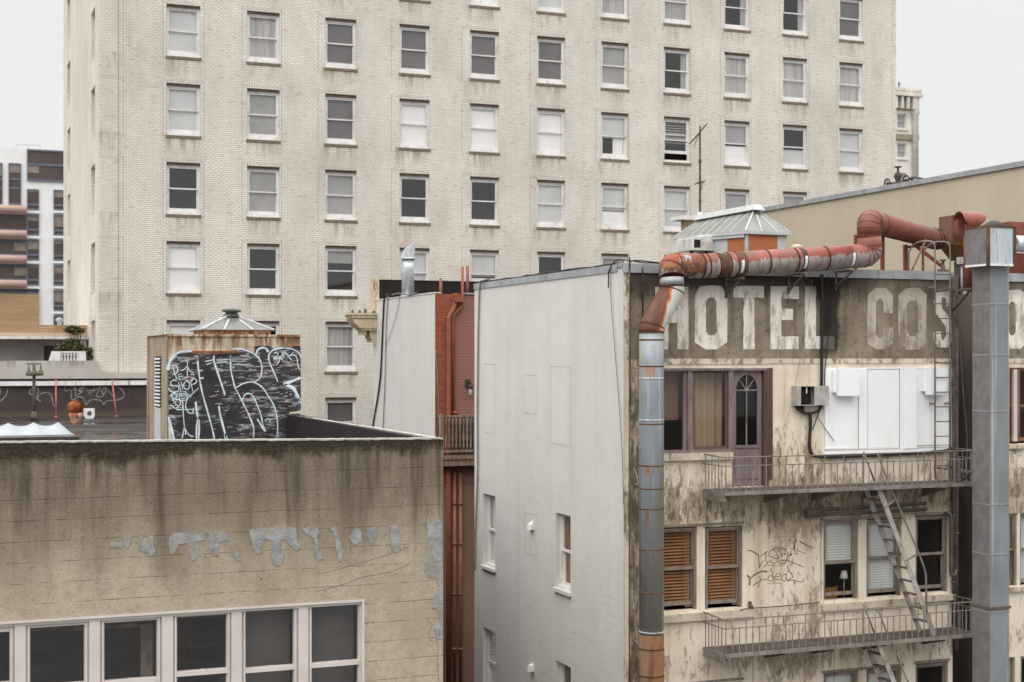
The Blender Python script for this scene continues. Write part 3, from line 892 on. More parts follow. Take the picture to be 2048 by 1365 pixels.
def sash(par, P, a0, a1, z0, z1, rec=0.10, fm="white_frame", jamb=0.09, head=0.07, bot=0.14, rail=0.5, rt=0.05,
         gm="window_glass", cover=None, cm="blind_white", label=None, sill=True, name="window", seed=0, lift=0.0, dz=0.0):
    f = MB(); j = jamb * 0.55; t = 0.10
    for (x0, x1) in ((a0, a0 + j), (a1 - j, a1)):
        pbox(f, P, x0, x1, rec, rec + t, z0, z1)
    pbox(f, P, a0 + j, a1 - j, rec, rec + t, z1 - head * 0.55, z1)
    zr = z0 + (z1 - z0) * rail
    i0, i1 = a0 + j, a1 - j
    s = jamb - j
    top = z1 - head * 0.55
    # upper sash
    pbox(f, P, i0, i0 + s, rec + 0.025, rec + 0.065, zr, top); pbox(f, P, i1 - s, i1, rec + 0.025, rec + 0.065, zr, top)
    pbox(f, P, i0 + s, i1 - s, rec + 0.025, rec + 0.065, top - head * 0.45, top)
    pbox(f, P, i0, i1, rec + 0.020, rec + 0.066, zr - rt / 2, zr + rt / 2)
    # lower sash, may be pushed up by lift
    lb = z0 + bot * 0.45 + lift; lt = zr + lift - rt / 2 - 0.001
    pbox(f, P, i0, i0 + s, rec + 0.068, rec + 0.098, lb, lt); pbox(f, P, i1 - s, i1, rec + 0.068, rec + 0.098, lb, lt)
    pbox(f, P, i0 + s, i1 - s, rec + 0.067, rec + 0.099, lb, lb + bot * 0.55)
    if lift: pbox(f, P, i0 + s, i1 - s, rec + 0.067, rec + 0.099, lt - rt, lt)
    if sill:
        pbox(f, P, a0 + 0.001, a1 - 0.001, rec - 0.05, rec + t + 0.01, z0, z0 + bot * 0.45 - 0.002)
    o = obj(name, f, MAT[fm], par)
    if label: o['label'] = label
    g = MB()
    for (bb_, c0, c1) in ((rec + 0.045, zr, top - head * 0.3), (rec + 0.083, lb + bot * 0.3, lt)):
        g.face([P(i0 + s * 0.6, bb_, c0), P(i1 - s * 0.6, bb_, c0), P(i1 - s * 0.6, bb_, c1), P(i0 + s * 0.6, bb_, c1)])
    obj("pane", g, MAT[gm], o)
    b = rec + 0.106
    if cover and cover[0][0] == 'shade' and cover[0][1] > 0.9 and cover[0][2] in ('blind_pale', 'blind_grey') and seed % 3 == 1:
        cover = [('shade', 0.5 + 0.02 * (seed % 7), cover[0][2]), ('low', 0.44, 'blind_white' if cover[0][2] == 'blind_pale' else 'blind_pale')]
    for cv in (cover if isinstance(cover, list) else [cover] if cover else []):
        kind, val, mat = cv
        h = z1 - z0
        if kind == 'shade':      # roller shade over the upper part val of the window
            q = MB(); pbox(q, P, a0, a1, b, b + 0.006, z1 - h * val, z1); pbox(q, P, a0, a1, b - 0.008, b + 0.014, z1 - h * val - 0.02, z1 - h * val)
            obj("shade", q, MAT[mat], o)
        elif kind == 'low':      # something pale standing over the lower part
            q = MB(); pbox(q, P, a0, a1, b, b + 0.01, z0, z0 + h * val); obj("shade", q, MAT[mat], o)
        elif kind == 'lace':
            obj("curtain", curtain_mesh(P, a0, a1, b + 0.03, z0, z1, 0.02, 5, seed), MAT[mat], o)
        elif kind == 'side':     # curtain drawn to one side
            w_ = a1 - a0
            x = (a1 - w_ * val, a1) if val > 0 else (a0, a0 - w_ * val)
            obj("curtain", curtain_mesh(P, x[0], x[1], b + 0.03, z0, z1, 0.03, 4, seed), MAT[mat], o)
        elif kind == 'slats':
            obj("blind", slat_mesh(P, a0 + 0.02, a1 - 0.02, b, z0 + h * val[0], z0 + h * val[1], val[2], val[3] if len(val) > 3 else 0.35), MAT[mat], o)
    return o

# ------------------------------------------------------------------ the ground
mb = MB(); mb.box(-900, 900, -300, 1500, -0.3, 0)
o = obj("ground", mb, MAT["asphalt"]); struct(o)

# ------------------------------------------------------------------ the big brick tower
tw = thing("brick_tower", "tall cream brick tower with a regular grid of white sash windows", "building", (TX0, TY, 0))
TZT = CZ + 27.0
PF, PS = PY_(TY), PX_(TX0)
COV = {'W': [('shade', 0.97, 'blind_white')], 'L': [('shade', 0.97, 'blind_pale')], 'G': [('shade', 0.97, 'blind_grey')], 'D': None,
       'C': [('lace', 0, 'lace')], 'H': [('shade', 0.48, 'blind_grey'), ('low', 0.47, 'blind_white')],
       'E': [('shade', 0.97, 'blind_dark')], 'U': [('shade', 0.30, 'blind_grey')], 'R': [('side', 0.28, 'lace')], 'K': [('shade', 0.5, 'blind_pale'), ('side', 0.5, 'blind_white')],
       'B': [('low', 0.46, 'blind_pale')], 'T': [('shade', 0.5, 'blind_grey'), ('low', 0.2, 'lace')], 'S': [('slats', (0.45, 0.97, 0.11), 'blind_grey')]}
ROWS = {-1: "DDDWWLCGRRE", 0: "LCEEEEGRCCC", 1: "LGEWWWKSHBL", 2: "DGGDDLLLGGG", 3: "WDULLDGDGGG", 4: "WDC", 5: "..E"}
holes = []
wins = []
for r, s in ROWS.items():
    zt = TTOP - r * TDZ
    for c, k in enumerate(s):
        if k == '.': continue
        if r == -1 and c < 3: pass
        x = TCOL[c]
        h = (x - TWW / 2, x + TWW / 2, zt - TWH, zt)
        holes.append(h); wins.append((h, k, r, c))
f = MB(); f.wall(PF, TX0, TX1, CZ - 15.9, TZT, holes, rev=0.22)
sideh = []
for r in range(-1, 5):
    zt = TTOP - r * TDZ
    for (u0, u1) in ((190, 182), (140.5, 134.5)):
        sideh.append((ya(u0, TX0), ya(u1, TX0), zt - TWH, zt))
yb = ya(127, TX0)
f.wall(PS, TY, yb, CZ - 15.9, TZT, sideh, rev=0.22)
f.face([(TX1, TY, 0.1), (TX1, yb, 0.1), (TX1, yb, TZT), (TX1, TY, TZT)])
f.face([(TX0, yb, 0.1), (TX1, yb, 0.1), (TX1, yb, TZT), (TX0, yb, TZT)])
f.face([(TX0, TY, TZT), (TX1, TY, TZT), (TX1, yb, TZT), (TX0, yb, TZT)])
obj("wall", f, MAT["cream_brick"], tw)
f = MB(); f.box(TX0 + 1.3, TX1 - 0.3, TY + 1.6, TY + 1.7, 0.2, TZT - 0.2); f.box(TX0 + 1.3, TX0 + 1.4, TY + 1.7, yb - 0.4, 0.2, TZT - 0.2)
for r in range(-2, 6):
    z = TTOP - r * TDZ - TWH - 0.75
    f.box(TX0 + 0.25, TX1 - 0.3, TY + 0.26, TY + 1.6, z - 0.15, z)
    f.box(TX0 + 0.26, TX0 + 1.3, TY + 1.6, yb - 0.4, z - 0.15, z)
for c in range(10):
    x = (TCOL[c] + TCOL[c + 1]) / 2
    f.box(x - 0.06, x + 0.06, TY + 0.26, TY + 1.6, 0.2, TZT - 0.2)
obj("interior", f, MAT["interior"], tw)
for (h, k, r, c) in wins:
    if r == -1 and c < 2: continue
    lift = 0.30 if (r, c) in ((1, 7),) else (0.0)
    sash(tw, PF, h[0], h[1], h[2], h[3] - 0.10, rec=0.10, jamb=0.13, head=0.12, bot=0.25, rail=0.525, rt=0.055, cover=COV[k], seed=r * 20 + c, lift=lift)
    q = MB(); q.box(h[0] + 0.002, h[1] - 0.002, TY + 0.05, TY + 0.21, h[3] - 0.099, h[3] - 0.002); obj("head_shadow", q, MAT["head_shadow_brown"], tw)  # brown strip puts the shadow gap under the weathered head into colour
    q = MB(); n = 17
    for i in range(n):       # rowlock sill of bricks on edge
        x = h[0] - 0.04 + (TWW + 0.08) * i / n
        q.box(x + 0.004, x + (TWW + 0.08) / n - 0.004, TY - 0.035, TY + 0.09, h[2] - 0.11, h[2] - 0.003)
    obj("brick_sill", q, MAT["brick_sill"], tw)
for i, h in enumerate(sideh):
    sash(tw, PS, h[0], h[1], h[2], h[3], rec=0.16, jamb=0.12, head=0.1, bot=0.2, rail=0.525, cover=[('shade', 0.97, 'blind_pale')], seed=i)

# ------------------------------------------------------------------ far office block on the left
OY = 112.0
ob = thing("office_block", "distant white panelled office block with dark glass and pink sun shades", "building", (-16, OY, 0))
def rectY(mb, u0, u1, v0, v1, Y, dep, m=0, proud=0.0):
    a, b = onY(u0, v0, Y), onY(u1, v1, Y)
    um = (u0 + u1) / 2
    z1, z0 = za(um, v0, Y), za(um, v1, Y)
    return mb.box(a.x, b.x, Y - proud, Y + dep, z0, z1, m)
f = MB()
top = za(60, 299, OY)
f.box(xa(-260, OY), xa(175, OY), OY, OY + 20, 0, top)
obj("wall", f, MAT["far_white"], ob)
def far_window(u0, u1, v0, v1, bars=(), shade=None, nm="window"):
    f = MB(); um = (u0 + u1) / 2
    x0, x1 = xa(u0, OY), xa(u1, OY); z1, z0 = za(um, v0, OY), za(um, v1, OY)
    e = 0.06
    f.box(x0, x1, OY - 0.12, OY - 0.01, z1 - e * 2, z1); f.box(x0, x1, OY - 0.12, OY - 0.01, z0, z0 + e * 2)
    f.box(x0, x0 + e, OY - 0.12, OY - 0.01, z0 + 2 * e, z1 - 2 * e); f.box(x1 - e, x1, OY - 0.12, OY - 0.01, z0 + 2 * e, z1 - 2 * e)
    for v in bars:
        z = za(um, v, OY); f.box(x0 + e, x1 - e, OY - 0.11, OY - 0.02, z - 0.07, z + 0.07)
    o = obj(nm, f, MAT["far_blue"], ob)
    g = MB(); g.box(x0 + e, x1 - e, OY - 0.06, OY - 0.03, z0 + 2 * e, z1 - 2 * e); obj("pane", g, MAT["far_glass"], o)
    if shade:
        h = MB(); h.box(xa(shade[0], OY), xa(shade[1], OY), OY - 0.085, OY - 0.065, za(um, shade[3], OY), za(um, shade[2], OY)); obj("blind", h, MAT["far_blind"], o)
far_window(54, 150, 301, 364, (331,), (55, 78, 334, 348))
far_window(17, 42, 327, 410, (359, 377), (18, 41, 329, 346))
far_window(-22, 5, 326, 410, (359, 377), (-21, 4, 329, 352))
far_window(-62, -36, 325, 410, (359, 377))
for k in range(5):
    v = 379 + 50.2 * k
    if k < 4:
        far_window(54, 78, v + (1 if k else 0), v + 42.5, (v + 31,), (55, 77, v + 3, v + 6 + 7 * (k % 3)))
        h = MB(); rectY(h, 53, 79, v + 43.5, v + 48.5, OY, 0, proud=0.25); obj("sill", h, MAT["far_white"], ob)
    far_window(107, 160, v + 2, v + 43.5, (v + 33,), (108, 128, v + 4, v + 9 + 8 * ((k + 1) % 3)))
    h = MB(); rectY(h, 106, 160, v + 44, v + 48.5, OY, 0, proud=0.25); obj("sill", h, MAT["far_white"], ob)
far_window(107, 160, 632, 690)
for k in range(3):
    v = 428 + 50 * k
    far_window(-140, 53.5, v, v + 32, (v + 2.5,), (28 if k else 5, 52 if k else 30, v + 6, v + 22) if k else None)
far_window(-140, 78, 577, 586.5)
for k in range(4):
    v = 411.5 + 49.8 * k
    h = MB(); a, b = xa(-140, OY), xa(52.5, OY); zc = za(0, v + 7, OY)
    h.tube([(a, OY - 0.45, zc), (b, OY - 0.45, zc)], 0.27, 12); h.box(a, b, OY - 0.42, OY - 0.005, zc - 0.36, zc - 0.18)
    obj("sun_shade", h, MAT["far_pink"], ob)
h = MB(); rectY(h, -140, 78, 587.5, 700, OY, 0, proud=0.3); obj("wood_cladding", h, MAT["far_wood"], ob)
h = MB()
for (ua, ub, vv) in ((32, 80, 290),):
    z = za(56, vv, OY + 1)
    h.tube([(xa(ua, OY + 1), OY + 1, z), (xa(ub, OY + 1), OY + 1, z)], 0.03, 6)
    for uu in (ua, (ua + ub) / 2, ub): h.tube([(xa(uu, OY + 1), OY + 1, top - 0.1), (xa(uu, OY + 1), OY + 1, z)], 0.03, 6)
obj("roof_railing", h, MAT["flashing"], ob)

# ------------------------------------------------------------------ far ornate tower on the right
AY = 108.0
at_ = thing("ornate_tower", "slim cream stone tower with carved cornice behind the brick tower", "building", (xa(1790, AY), AY, 0))
x0, x1 = xa(1768, AY), xa(1833, AY); zt = za(1812, 184, AY)
wz = [(228, 258), (287, 317), (346, 380), (404, 436)]
hs = [(xa(1794.5, AY), xa(1813, AY), za(1803, b, AY), za(1803, a, AY)) for a, b in wz]
f = MB(); f.wall(PY_(AY), x0, x1, CZ - 10, zt, hs, rev=0.3)
f.face([(x1, AY, CZ - 10), (x1, AY + 9, CZ - 10), (x1, AY + 9, zt), (x1, AY, zt)]); f.face([(x0, AY, zt), (x1, AY, zt), (x1, AY + 9, zt), (x0, AY + 9, zt)])
f.face([(x0, AY, CZ - 10), (x0, AY + 9, CZ - 10), (x0, AY + 9, zt), (x0, AY, zt)])
obj("wall", f, MAT["cream_stone"], at_)
for h in hs:
    o = sash(at_, PY_(AY), h[0], h[1], h[2], h[3], rec=0.12, jamb=0.09, head=0.1, bot=0.12, cover=[('shade', 0.97, 'blind_grey')])
    q = MB(); q.box(h[0] - 0.1, h[1] + 0.1, AY - 0.12, AY + 0.05, h[2] - 0.16, h[2] - 0.01); obj("sill", q, MAT["stone_trim"], at_)
f = MB()                                                     # the machicolated cornice
for i in range(7):
    xx = x0 + 0.5 + i * 0.62 - 0.9
    if xx + 0.2 > x1: break
    f.box(xx, xx + 0.24, AY - 0.55, AY + 0.02, za(1812, 219, AY), za(1812, 196, AY))
    f.lathe((xx + 0.12, AY - 0.42, za(1812, 222, AY)), [(0.02, 0), (0.16, 0.1), (0.14, 0.28)], 8)
f.box(x0, x1 + 0.25, AY - 0.65, AY + 0.1, za(1812, 195, AY), za(1812, 190, AY)); f.box(x0, x1 + 0.15, AY - 0.55, AY + 0.1, za(1812, 190, AY), za(1812, 185, AY))
for i in range(9):
    xx = x0 + 0.1 + i * 0.40
    if xx + 0.22 < x1 + 0.2: f.box(xx, xx + 0.22, AY - 0.6, AY - 0.25, za(1812, 185, AY), za(1812, 179, AY))
obj("cornice", f, MAT["stone_trim"], at_)
f = MB(); f.box(x0, x1 - 0.1, AY - 0.07, AY + 0.01, za(1812, 221, AY), za(1812, 197, AY)); obj("frieze", f, MAT["stone_dark"], at_)
f = MB(); f.lathe((x1 - 0.25, AY - 0.15, za(1830, 450, AY)), [(0.30, 0), (0.30, za(1830, 232, AY) - za(1830, 450, AY)), (0.42, za(1830, 228, AY) - za(1830, 450, AY)), (0.34, za(1830, 218, AY) - za(1830, 450, AY)), (0.40, za(1830, 186, AY) - za(1830, 450, AY)), (0.44, za(1830, 180, AY) - za(1830, 450, AY))], 12)
obj("corner_pilaster", f, MAT["stone_trim"], at_)
f = MB(); f.box(x0, x1 + 0.1, AY - 0.25, AY + 0.02, za(1812, 280, AY), za(1812, 270, AY)); obj("belt_course", f, MAT["stone_dark"], at_)
f = MB(); xx = xa(1798, AY); f.tube([(xx, AY, zt), (xx, AY, za(1798, 164, AY))], 0.05, 6); f.lathe((xx, AY, za(1798, 171, AY)), [(0.02, 0), (0.12, 0.1), (0.02, 0.25)], 8); obj("finial", f, MAT["dark_metal"], at_)

# ------------------------------------------------------------------ podium wall the tower stands on, and the terrace beside it
PYY = 58.2
pd = thing("podium_wall", "stained grey concrete parapet with dark graffitied wall below the brick tower", "wall", (0, PYY, CZ - 2.3))
f = MB()
zt, zm, zb = za(150, 722, PYY), za(240, 746, PYY), za(200, 757.5, PYY)
xl_, xr_, xc = xa(-320, PYY), 9.2, xa(197, PYY)
arc = []
for i in range(7):
    a = math.pi * i / 12
    arc.append((xc + 0.35 * (1 - math.cos(a)), PYY, zm + 0.35 * (1 - math.sin(a))))
f.prism([(xl_, PYY, zb), (xr_, PYY, zb), (xr_, PYY, zm)] + arc[::-1][0:6] + [(xc, PYY, zm + 0.35), (xc, PYY, zt - 0.05), (xc - 0.06, PYY, zt), (xl_, PYY, zt)], (0, 0.45, 0))
obj("parapet", f, MAT["podium_concrete"], pd)
f = MB(); f.box(xl_, xr_, PYY + 0.15, PYY + 0.4, CZ - 2.6, zb - 0.002); obj("lower_wall", f, MAT["black_wall"], pd)
f = MB(); f.box(xl_, xr_, PYY + 0.02, PYY + 0.148, za(200, 771, PYY), za(200, 762, PYY)); obj("white_strip", f, MAT["white_strip"], pd)
def strokes(mb, segs, Y, sc, ox, oy, wpx, nrm=(0, -1, 0), lift=0.004, sm=5, grow=1.0):
    """strokes given in enlarged-photo pixels, laid on the wall at Y"""
    for sg in segs:
        wd = wpx
        if isinstance(sg, tuple): wd, sg = sg
        P = [onY(ox + a / sc, oy + b / sc, Y) for a, b in sg]
        dep = Y * 1.02
        L_ = smooth_line(P, sm); w0 = wd / sc * dep / FPX; rs_ = random.Random(int(sg[0][0] * 7 + sg[0][1]))
        ph = rs_.uniform(0, 6); n_ = len(L_)
        ww = [w0 * grow * (1 + 0.16 * math.sin(ph + i * 0.55) + rs_.uniform(-0.10, 0.10)) * (0.72 if i in (0, n_ - 1) else 1.0) for i in range(n_)]
        mb.ribbon(L_, ww, nrm, lift=lift)
f = MB()
strokes(f, [[(680,745),(678,785),(700,800),(745,790),(748,870),(770,893),(820,862),(870,870),(890,905),(905,945),(950,895),(1040,895),(1075,915),(1090,945),(1120,905),(1230,895),(1295,865),(1300,820),(1260,770),(1200,755)],
            [(725,755),(790,755),(770,795)],[(800,760),(795,855),(860,800),(820,800)],[(835,765),(870,770),(855,815),(830,790),(880,755)],[(885,760),(960,850)],[(905,800),(980,790),(990,800),(940,815)],
            [(985,750),(1000,790),(1060,755),(1010,855),(1085,850),(1060,800)],[(1070,765),(1110,770),(1100,830),(1070,800),(1120,760)],[(1105,760),(1190,858)],
            [(405,770),(340,770),(308,815),(340,845)],[(375,890),(410,850),(450,820),(510,820),(540,855),(560,940),(578,970)],[(405,770),(400,830),(385,870),(430,915)],
            [(80,775),(60,850),(0,910)],[(10,770),(0,840)]], PYY + 0.15, 5.25, 0, 630, 7)
obj("graffiti", f, MAT["chalk_stroke"], pd)

TR = 63.6
te = thing("terrace_house", "low terrace building with timber fascia beside the tower flank", "building", (0, TR, CZ - 1))
f = MB(); xr = TX0 - 0.02
f.box(xa(-320, TR), xa(88, TR), TR, TR + 3, CZ - 2, za(80, 677, TR)); f.box(xa(88, TR), xa(136, TR), TR, TR + 3, za(110, 692, TR), za(80, 677, TR)); f.box(xa(136, TR), xr, TR + 0.5, TR + 3, CZ - 2, za(80, 677, TR))
obj("wall", f, MAT["terrace_grey"], te)
f = MB(); f.box(xa(88.3, TR), xa(135.7, TR), TR + 0.3, TR + 0.4, CZ - 2, za(110, 692.3, TR)); obj("doorway", f, MAT["interior"], te)
f = MB(); f.box(xa(158, TR), xa(170, TR), TR - 0.6, TR - 0.2, CZ - 2, za(80, 680, TR)); obj("column", f, MAT["far_white"], te)
f = MB(); f.box(xa(-320, TR), xr, TR - 0.9, TR + 3, za(80, 679, TR), za(80, 674.5, TR)); obj("roof_edge", f, MAT["white_strip"], te)
f = MB(); f.box(xa(-320, TR), xr, TR - 0.6, TR - 0.5, za(80, 674.3, TR), za(80, 666, TR)); obj("fascia", f, MAT["terrace_fascia"], te)
f = MB()
for i in range(3):
    z0_ = za(80, 666, TR) + i * 0.105
    f.box(xa(-320, TR), xr, TR - 0.58, TR - 0.54, z0_ + 0.004, z0_ + 0.10)
obj("timber_fence", f, MAT["far_wood"], te)
f = MB(); f.lathe((xa(119, TR + 2), TR + 2, za(119, 654, TR + 2)), [(0.10, 0), (0.10, 0.22), (0.16, 0.24), (0.16, 0.34), (0.05, 0.4)], 12); obj("roof_vent", f, MAT["white_plastic"], te)

def leaves(mb, c, rad, n, size, seed):
    rnd = random.Random(seed)
    for _ in range(n):
        d = Vector((rnd.gauss(0, 1), rnd.gauss(0, 1), rnd.gauss(0, 1))).normalized() * (rnd.random() ** 0.45)
        p = Vector(c) + Vector((d.x * rad[0], d.y * rad[1], d.z * rad[2]))
        a = Vector((rnd.uniform(-1, 1), rnd.uniform(-1, 1), rnd.uniform(-0.6, 0.9))).normalized() * size * rnd.uniform(0.6, 1.4)
        b = a.cross(Vector((rnd.uniform(-1, 1), rnd.uniform(-1, 1), rnd.uniform(-1, 1)))).normalized() * size * 0.35
        mb.face([p - b * 0.2, p + a * 0.5 + b, p + a, p + a * 0.5 - b], 0 if rnd.random() < 0.6 else 1)
PL = 60.6
pb = thing("planter", "white balustraded planter box on the podium terrace", "planter", (xa(138, PL), PL, CZ - 0.6))
f = MB(); zt_, zb_ = za(138, 703, PL), za(138, 722, PL) - 0.2
x0, x1 = xa(106, PL), xa(172, PL)
f.box(x0, x1, PL, PL + 0.12, zt_ - 0.06, zt_); f.box(x0, x1, PL, PL + 0.12, zb_, zb_ + 0.12)
f.prism([(xa(94, PL), PL, zb_), (x0, PL, zb_), (x0, PL, zt_), (x0 - 0.04, PL, zt_)], (0, 0.12, 0))
f.box(x0, xa(121, PL), PL, PL + 0.12, zb_ + 0.12, zt_ - 0.06); f.box(xa(157, PL), x1, PL, PL + 0.12, zb_ + 0.12, zt_ - 0.06)
obj("end_panel", f, MAT["white_metal"], pb)
f = MB()
for i in range(6):
    xx = xa(124 + i * 6.2, PL); h_ = zt_ - zb_ - 0.18
    f.lathe((xx, PL + 0.06, zb_ + 0.12), [(0.04, 0), (0.025, h_ * 0.12), (0.045, h_ * 0.35), (0.02, h_ * 0.6), (0.045, h_ * 0.8), (0.035, h_)], 8)
each("baluster", f, MAT["white_metal"], pb)
f = MB(); f.box(x0 + 0.02, x1 - 0.02, PL + 0.25, PL + 0.9, zb_, zt_ - 0.05); obj("box", f, MAT["terrace_grey"], pb)
def bush(name, label, u, v, Y, rad, n, size, seed, trunk=0.0):
    c = onY(u, v, Y)
    t = thing(name, label, "plant", (c.x, c.y, c.z - rad[2]))
    f = MB(); leaves(f, c, rad, n, size, seed)
    rnd = random.Random(seed + 5)
    for _ in range(5):
        leaves(f, c + Vector((rnd.uniform(-1, 1) * rad[0] * 0.7, rnd.uniform(-1, 1) * rad[1] * 0.5, rnd.uniform(0.1, 1.0) * rad[2])), (rad[0] * 0.4, rad[1] * 0.4, rad[2] * 0.5), n // 7, size, seed + 10 + _)
    obj("foliage", f, [MAT["leaf_dark"], MAT["leaf_light"]], t, recalc=False)
    f = MB()
    for k in range(4):
        f.tube([(c.x + 0.05 * k, c.y, c.z - rad[2] - trunk), (c.x + rad[0] * (k - 1.5) * 0.4, c.y, c.z + rad[2] * 0.5)], 0.015, 5)
    obj("stem", f, MAT["stem_brown"], t)
bush("planter_shrub", "low yellow-green shrub filling the white planter", 141, 698, PL + 0.55, (0.68, 0.28, 0.16), 900, 0.09, 1)
bush("climbing_plant", "leafy climber growing over the timber fascia", 150, 662, TR - 0.95, (0.42, 0.16, 0.16), 420, 0.10, 2, 0.7)
bush("hanging_plant", "dark trailing plant under the terrace roof edge", 141, 685, TR - 1.3, (0.30, 0.16, 0.13), 320, 0.09, 3, 0.1)
bush("potted_shrub", "small dark shrub at the right end of the planter", 178, 710, PL + 0.4, (0.13, 0.13, 0.24), 260, 0.09, 4)
# ------------------------------------------------------------------ concrete building in front
KX = xa(886, KY)
RZ = CZ - 2.25                       # its roof
kb = thing("concrete_building", "old board-marked concrete building with mossy parapet and a row of white windows", "building", (KX, KY, 0))
WIN = [  # glass left, right, and photo heights of the glass top at those edges, meeting rail height
    (-95, 19, 1262, None), (60, 168, 1248, None), (208, 313, 1238, 1362), (353, 452, 1227, 1344), (490, 586, 1214, 1337), (622, 715, 1205, 1327)]
wz1 = za(365, 1222, KY) + 0.005      # head of the window band
xw0, xw1 = xa(-140, KY), xa(729, KY)
wz0 = wz1 - 1.75
kl = xa(-400, KY)
f = MB(); P = PY_(KY)
zt_l, zt_r = za(0, 885, KY), za(886, 877.5, KY)
slope = (zt_r - zt_l) / (KX - xa(0, KY))
ztop = lambda x: zt_r + (x - KX) * slope
zf = zt_r - 0.35
f.wall(P, kl, KX, 0, zf, [(xw0, xw1, wz0, wz1)], rev=0.20)
f.face([(kl, KY, zf), (KX, KY, zf), (KX, KY, ztop(KX)), (kl, KY, ztop(kl))])
f.face([(kl, KY + 0.22, RZ), (KX - 0.22, KY + 0.22, RZ), (KX - 0.22, KY + 0.22, ztop(KX)), (kl, KY + 0.22, ztop(kl))])
f.face([(kl, KY, ztop(kl)), (KX, KY, ztop(KX)), (KX, KY + 0.22, ztop(KX)), (kl, KY + 0.22, ztop(kl))])
KB_ = 27.6                           # back end of the right-hand parapet
ztb = zt_r + 0.02
f.face([(KX, KY, 0), (KX, 58, 0), (KX, 58, RZ), (KX, KY, RZ)])
f.face([(KX, KY, RZ), (KX, KB_, RZ), (KX, KB_, ztb), (KX, KY, zt_r)])
f.face([(kl, KY, 0), (kl, 58, 0), (kl, 58, RZ), (kl, KY, ztop(kl))])
obj("wall", f, MAT["board_concrete"], kb)
f = MB(); f.hexa([(KX - 0.2, KY + 0.24, RZ), (KX - 0.003, KY + 0.24, RZ), (KX - 0.003, KY + 0.24, zt_r - 0.01), (KX - 0.2, KY + 0.24, zt_r - 0.01)],
                 [(KX - 0.2, KB_, RZ), (KX - 0.003, KB_, RZ), (KX - 0.003, KB_, ztb - 0.01), (KX - 0.2, KB_, ztb - 0.01)])
obj("parapet_lining", f, MAT["tar_black"], kb)
f = MB(); n = 150                     # lumpy pale mortar coping
rnd = random.Random(3)
def coping(pts, wid, th, nrm):
    prev = None
    for i, p in enumerate(pts):
        j = rnd.uniform(-0.003, 0.003); k = rnd.uniform(-0.006, 0.005)
        a = Vector(p); nv = Vector(nrm)
        q = [a - nv * (0.01 + k * 0.6) + Vector((0, 0, -0.012 + j * 1.6)), a + nv * wid + Vector((0, 0, -0.01)), a + nv * wid + Vector((0, 0, th + j)), a - nv * (0.01 + k * 0.6) + Vector((0, 0, th * 0.8 + j))]
        if prev: f.hexa(prev, q)
        prev = q
coping([(kl + (KX - kl) * i / n, KY, ztop(kl + (KX - kl) * i / n) + 0.001) for i in range(n + 1)], 0.11, 0.010, (0, 1, 0))
obj("coping", f, MAT["pale_coping"], kb); f = MB()
coping([(KX + 0.005, KY + 0.28 + (KB_ - KY - 0.28) * i / 60, zt_r + 0.001) for i in range(61)], 0.10, 0.008, (-1, 0, 0))
obj("coping", f, MAT["pale_coping"], kb)
f = MB(); f.box(kl, KX - 0.22, KY + 0.23, KB_, RZ - 0.2, RZ); f.box(kl, 9.1, KB_ + 0.001, PYY + 0.14, RZ - 0.2, RZ); f.face([(9.1, KB_ + 0.001, 0), (9.1, PYY + 0.14, 0), (9.1, PYY + 0.14, RZ - 0.2), (9.1, KB_ + 0.001, RZ - 0.2)]); f.face([(KX + 0.001, KB_ + 0.001, 0), (9.1, KB_ + 0.001, 0), (9.1, KB_ + 0.001, RZ - 0.2), (KX + 0.001, KB_ + 0.001, RZ - 0.2)])
obj("roof_deck", f, MAT["roof_felt"], kb)
f = MB(); f.box(kl + 0.3, KX - 0.4, KY + 2.6, KY + 2.7, 0.1, RZ - 0.3); f.box(kl + 0.3, KX - 0.4, KY + 0.25, KY + 2.6, wz1 + 0.35, wz1 + 0.45); f.box(kl + 0.3, KX - 0.4, KY + 0.25, KY + 2.6, wz0 - 1.0, wz0 - 0.9)
f.box(xa(470, KY), xa(470, KY) + 0.05, KY + 0.5, KY + 2.6, wz0 - 0.9, wz1 + 0.34)
obj("interior", f, MAT["interior"], kb)
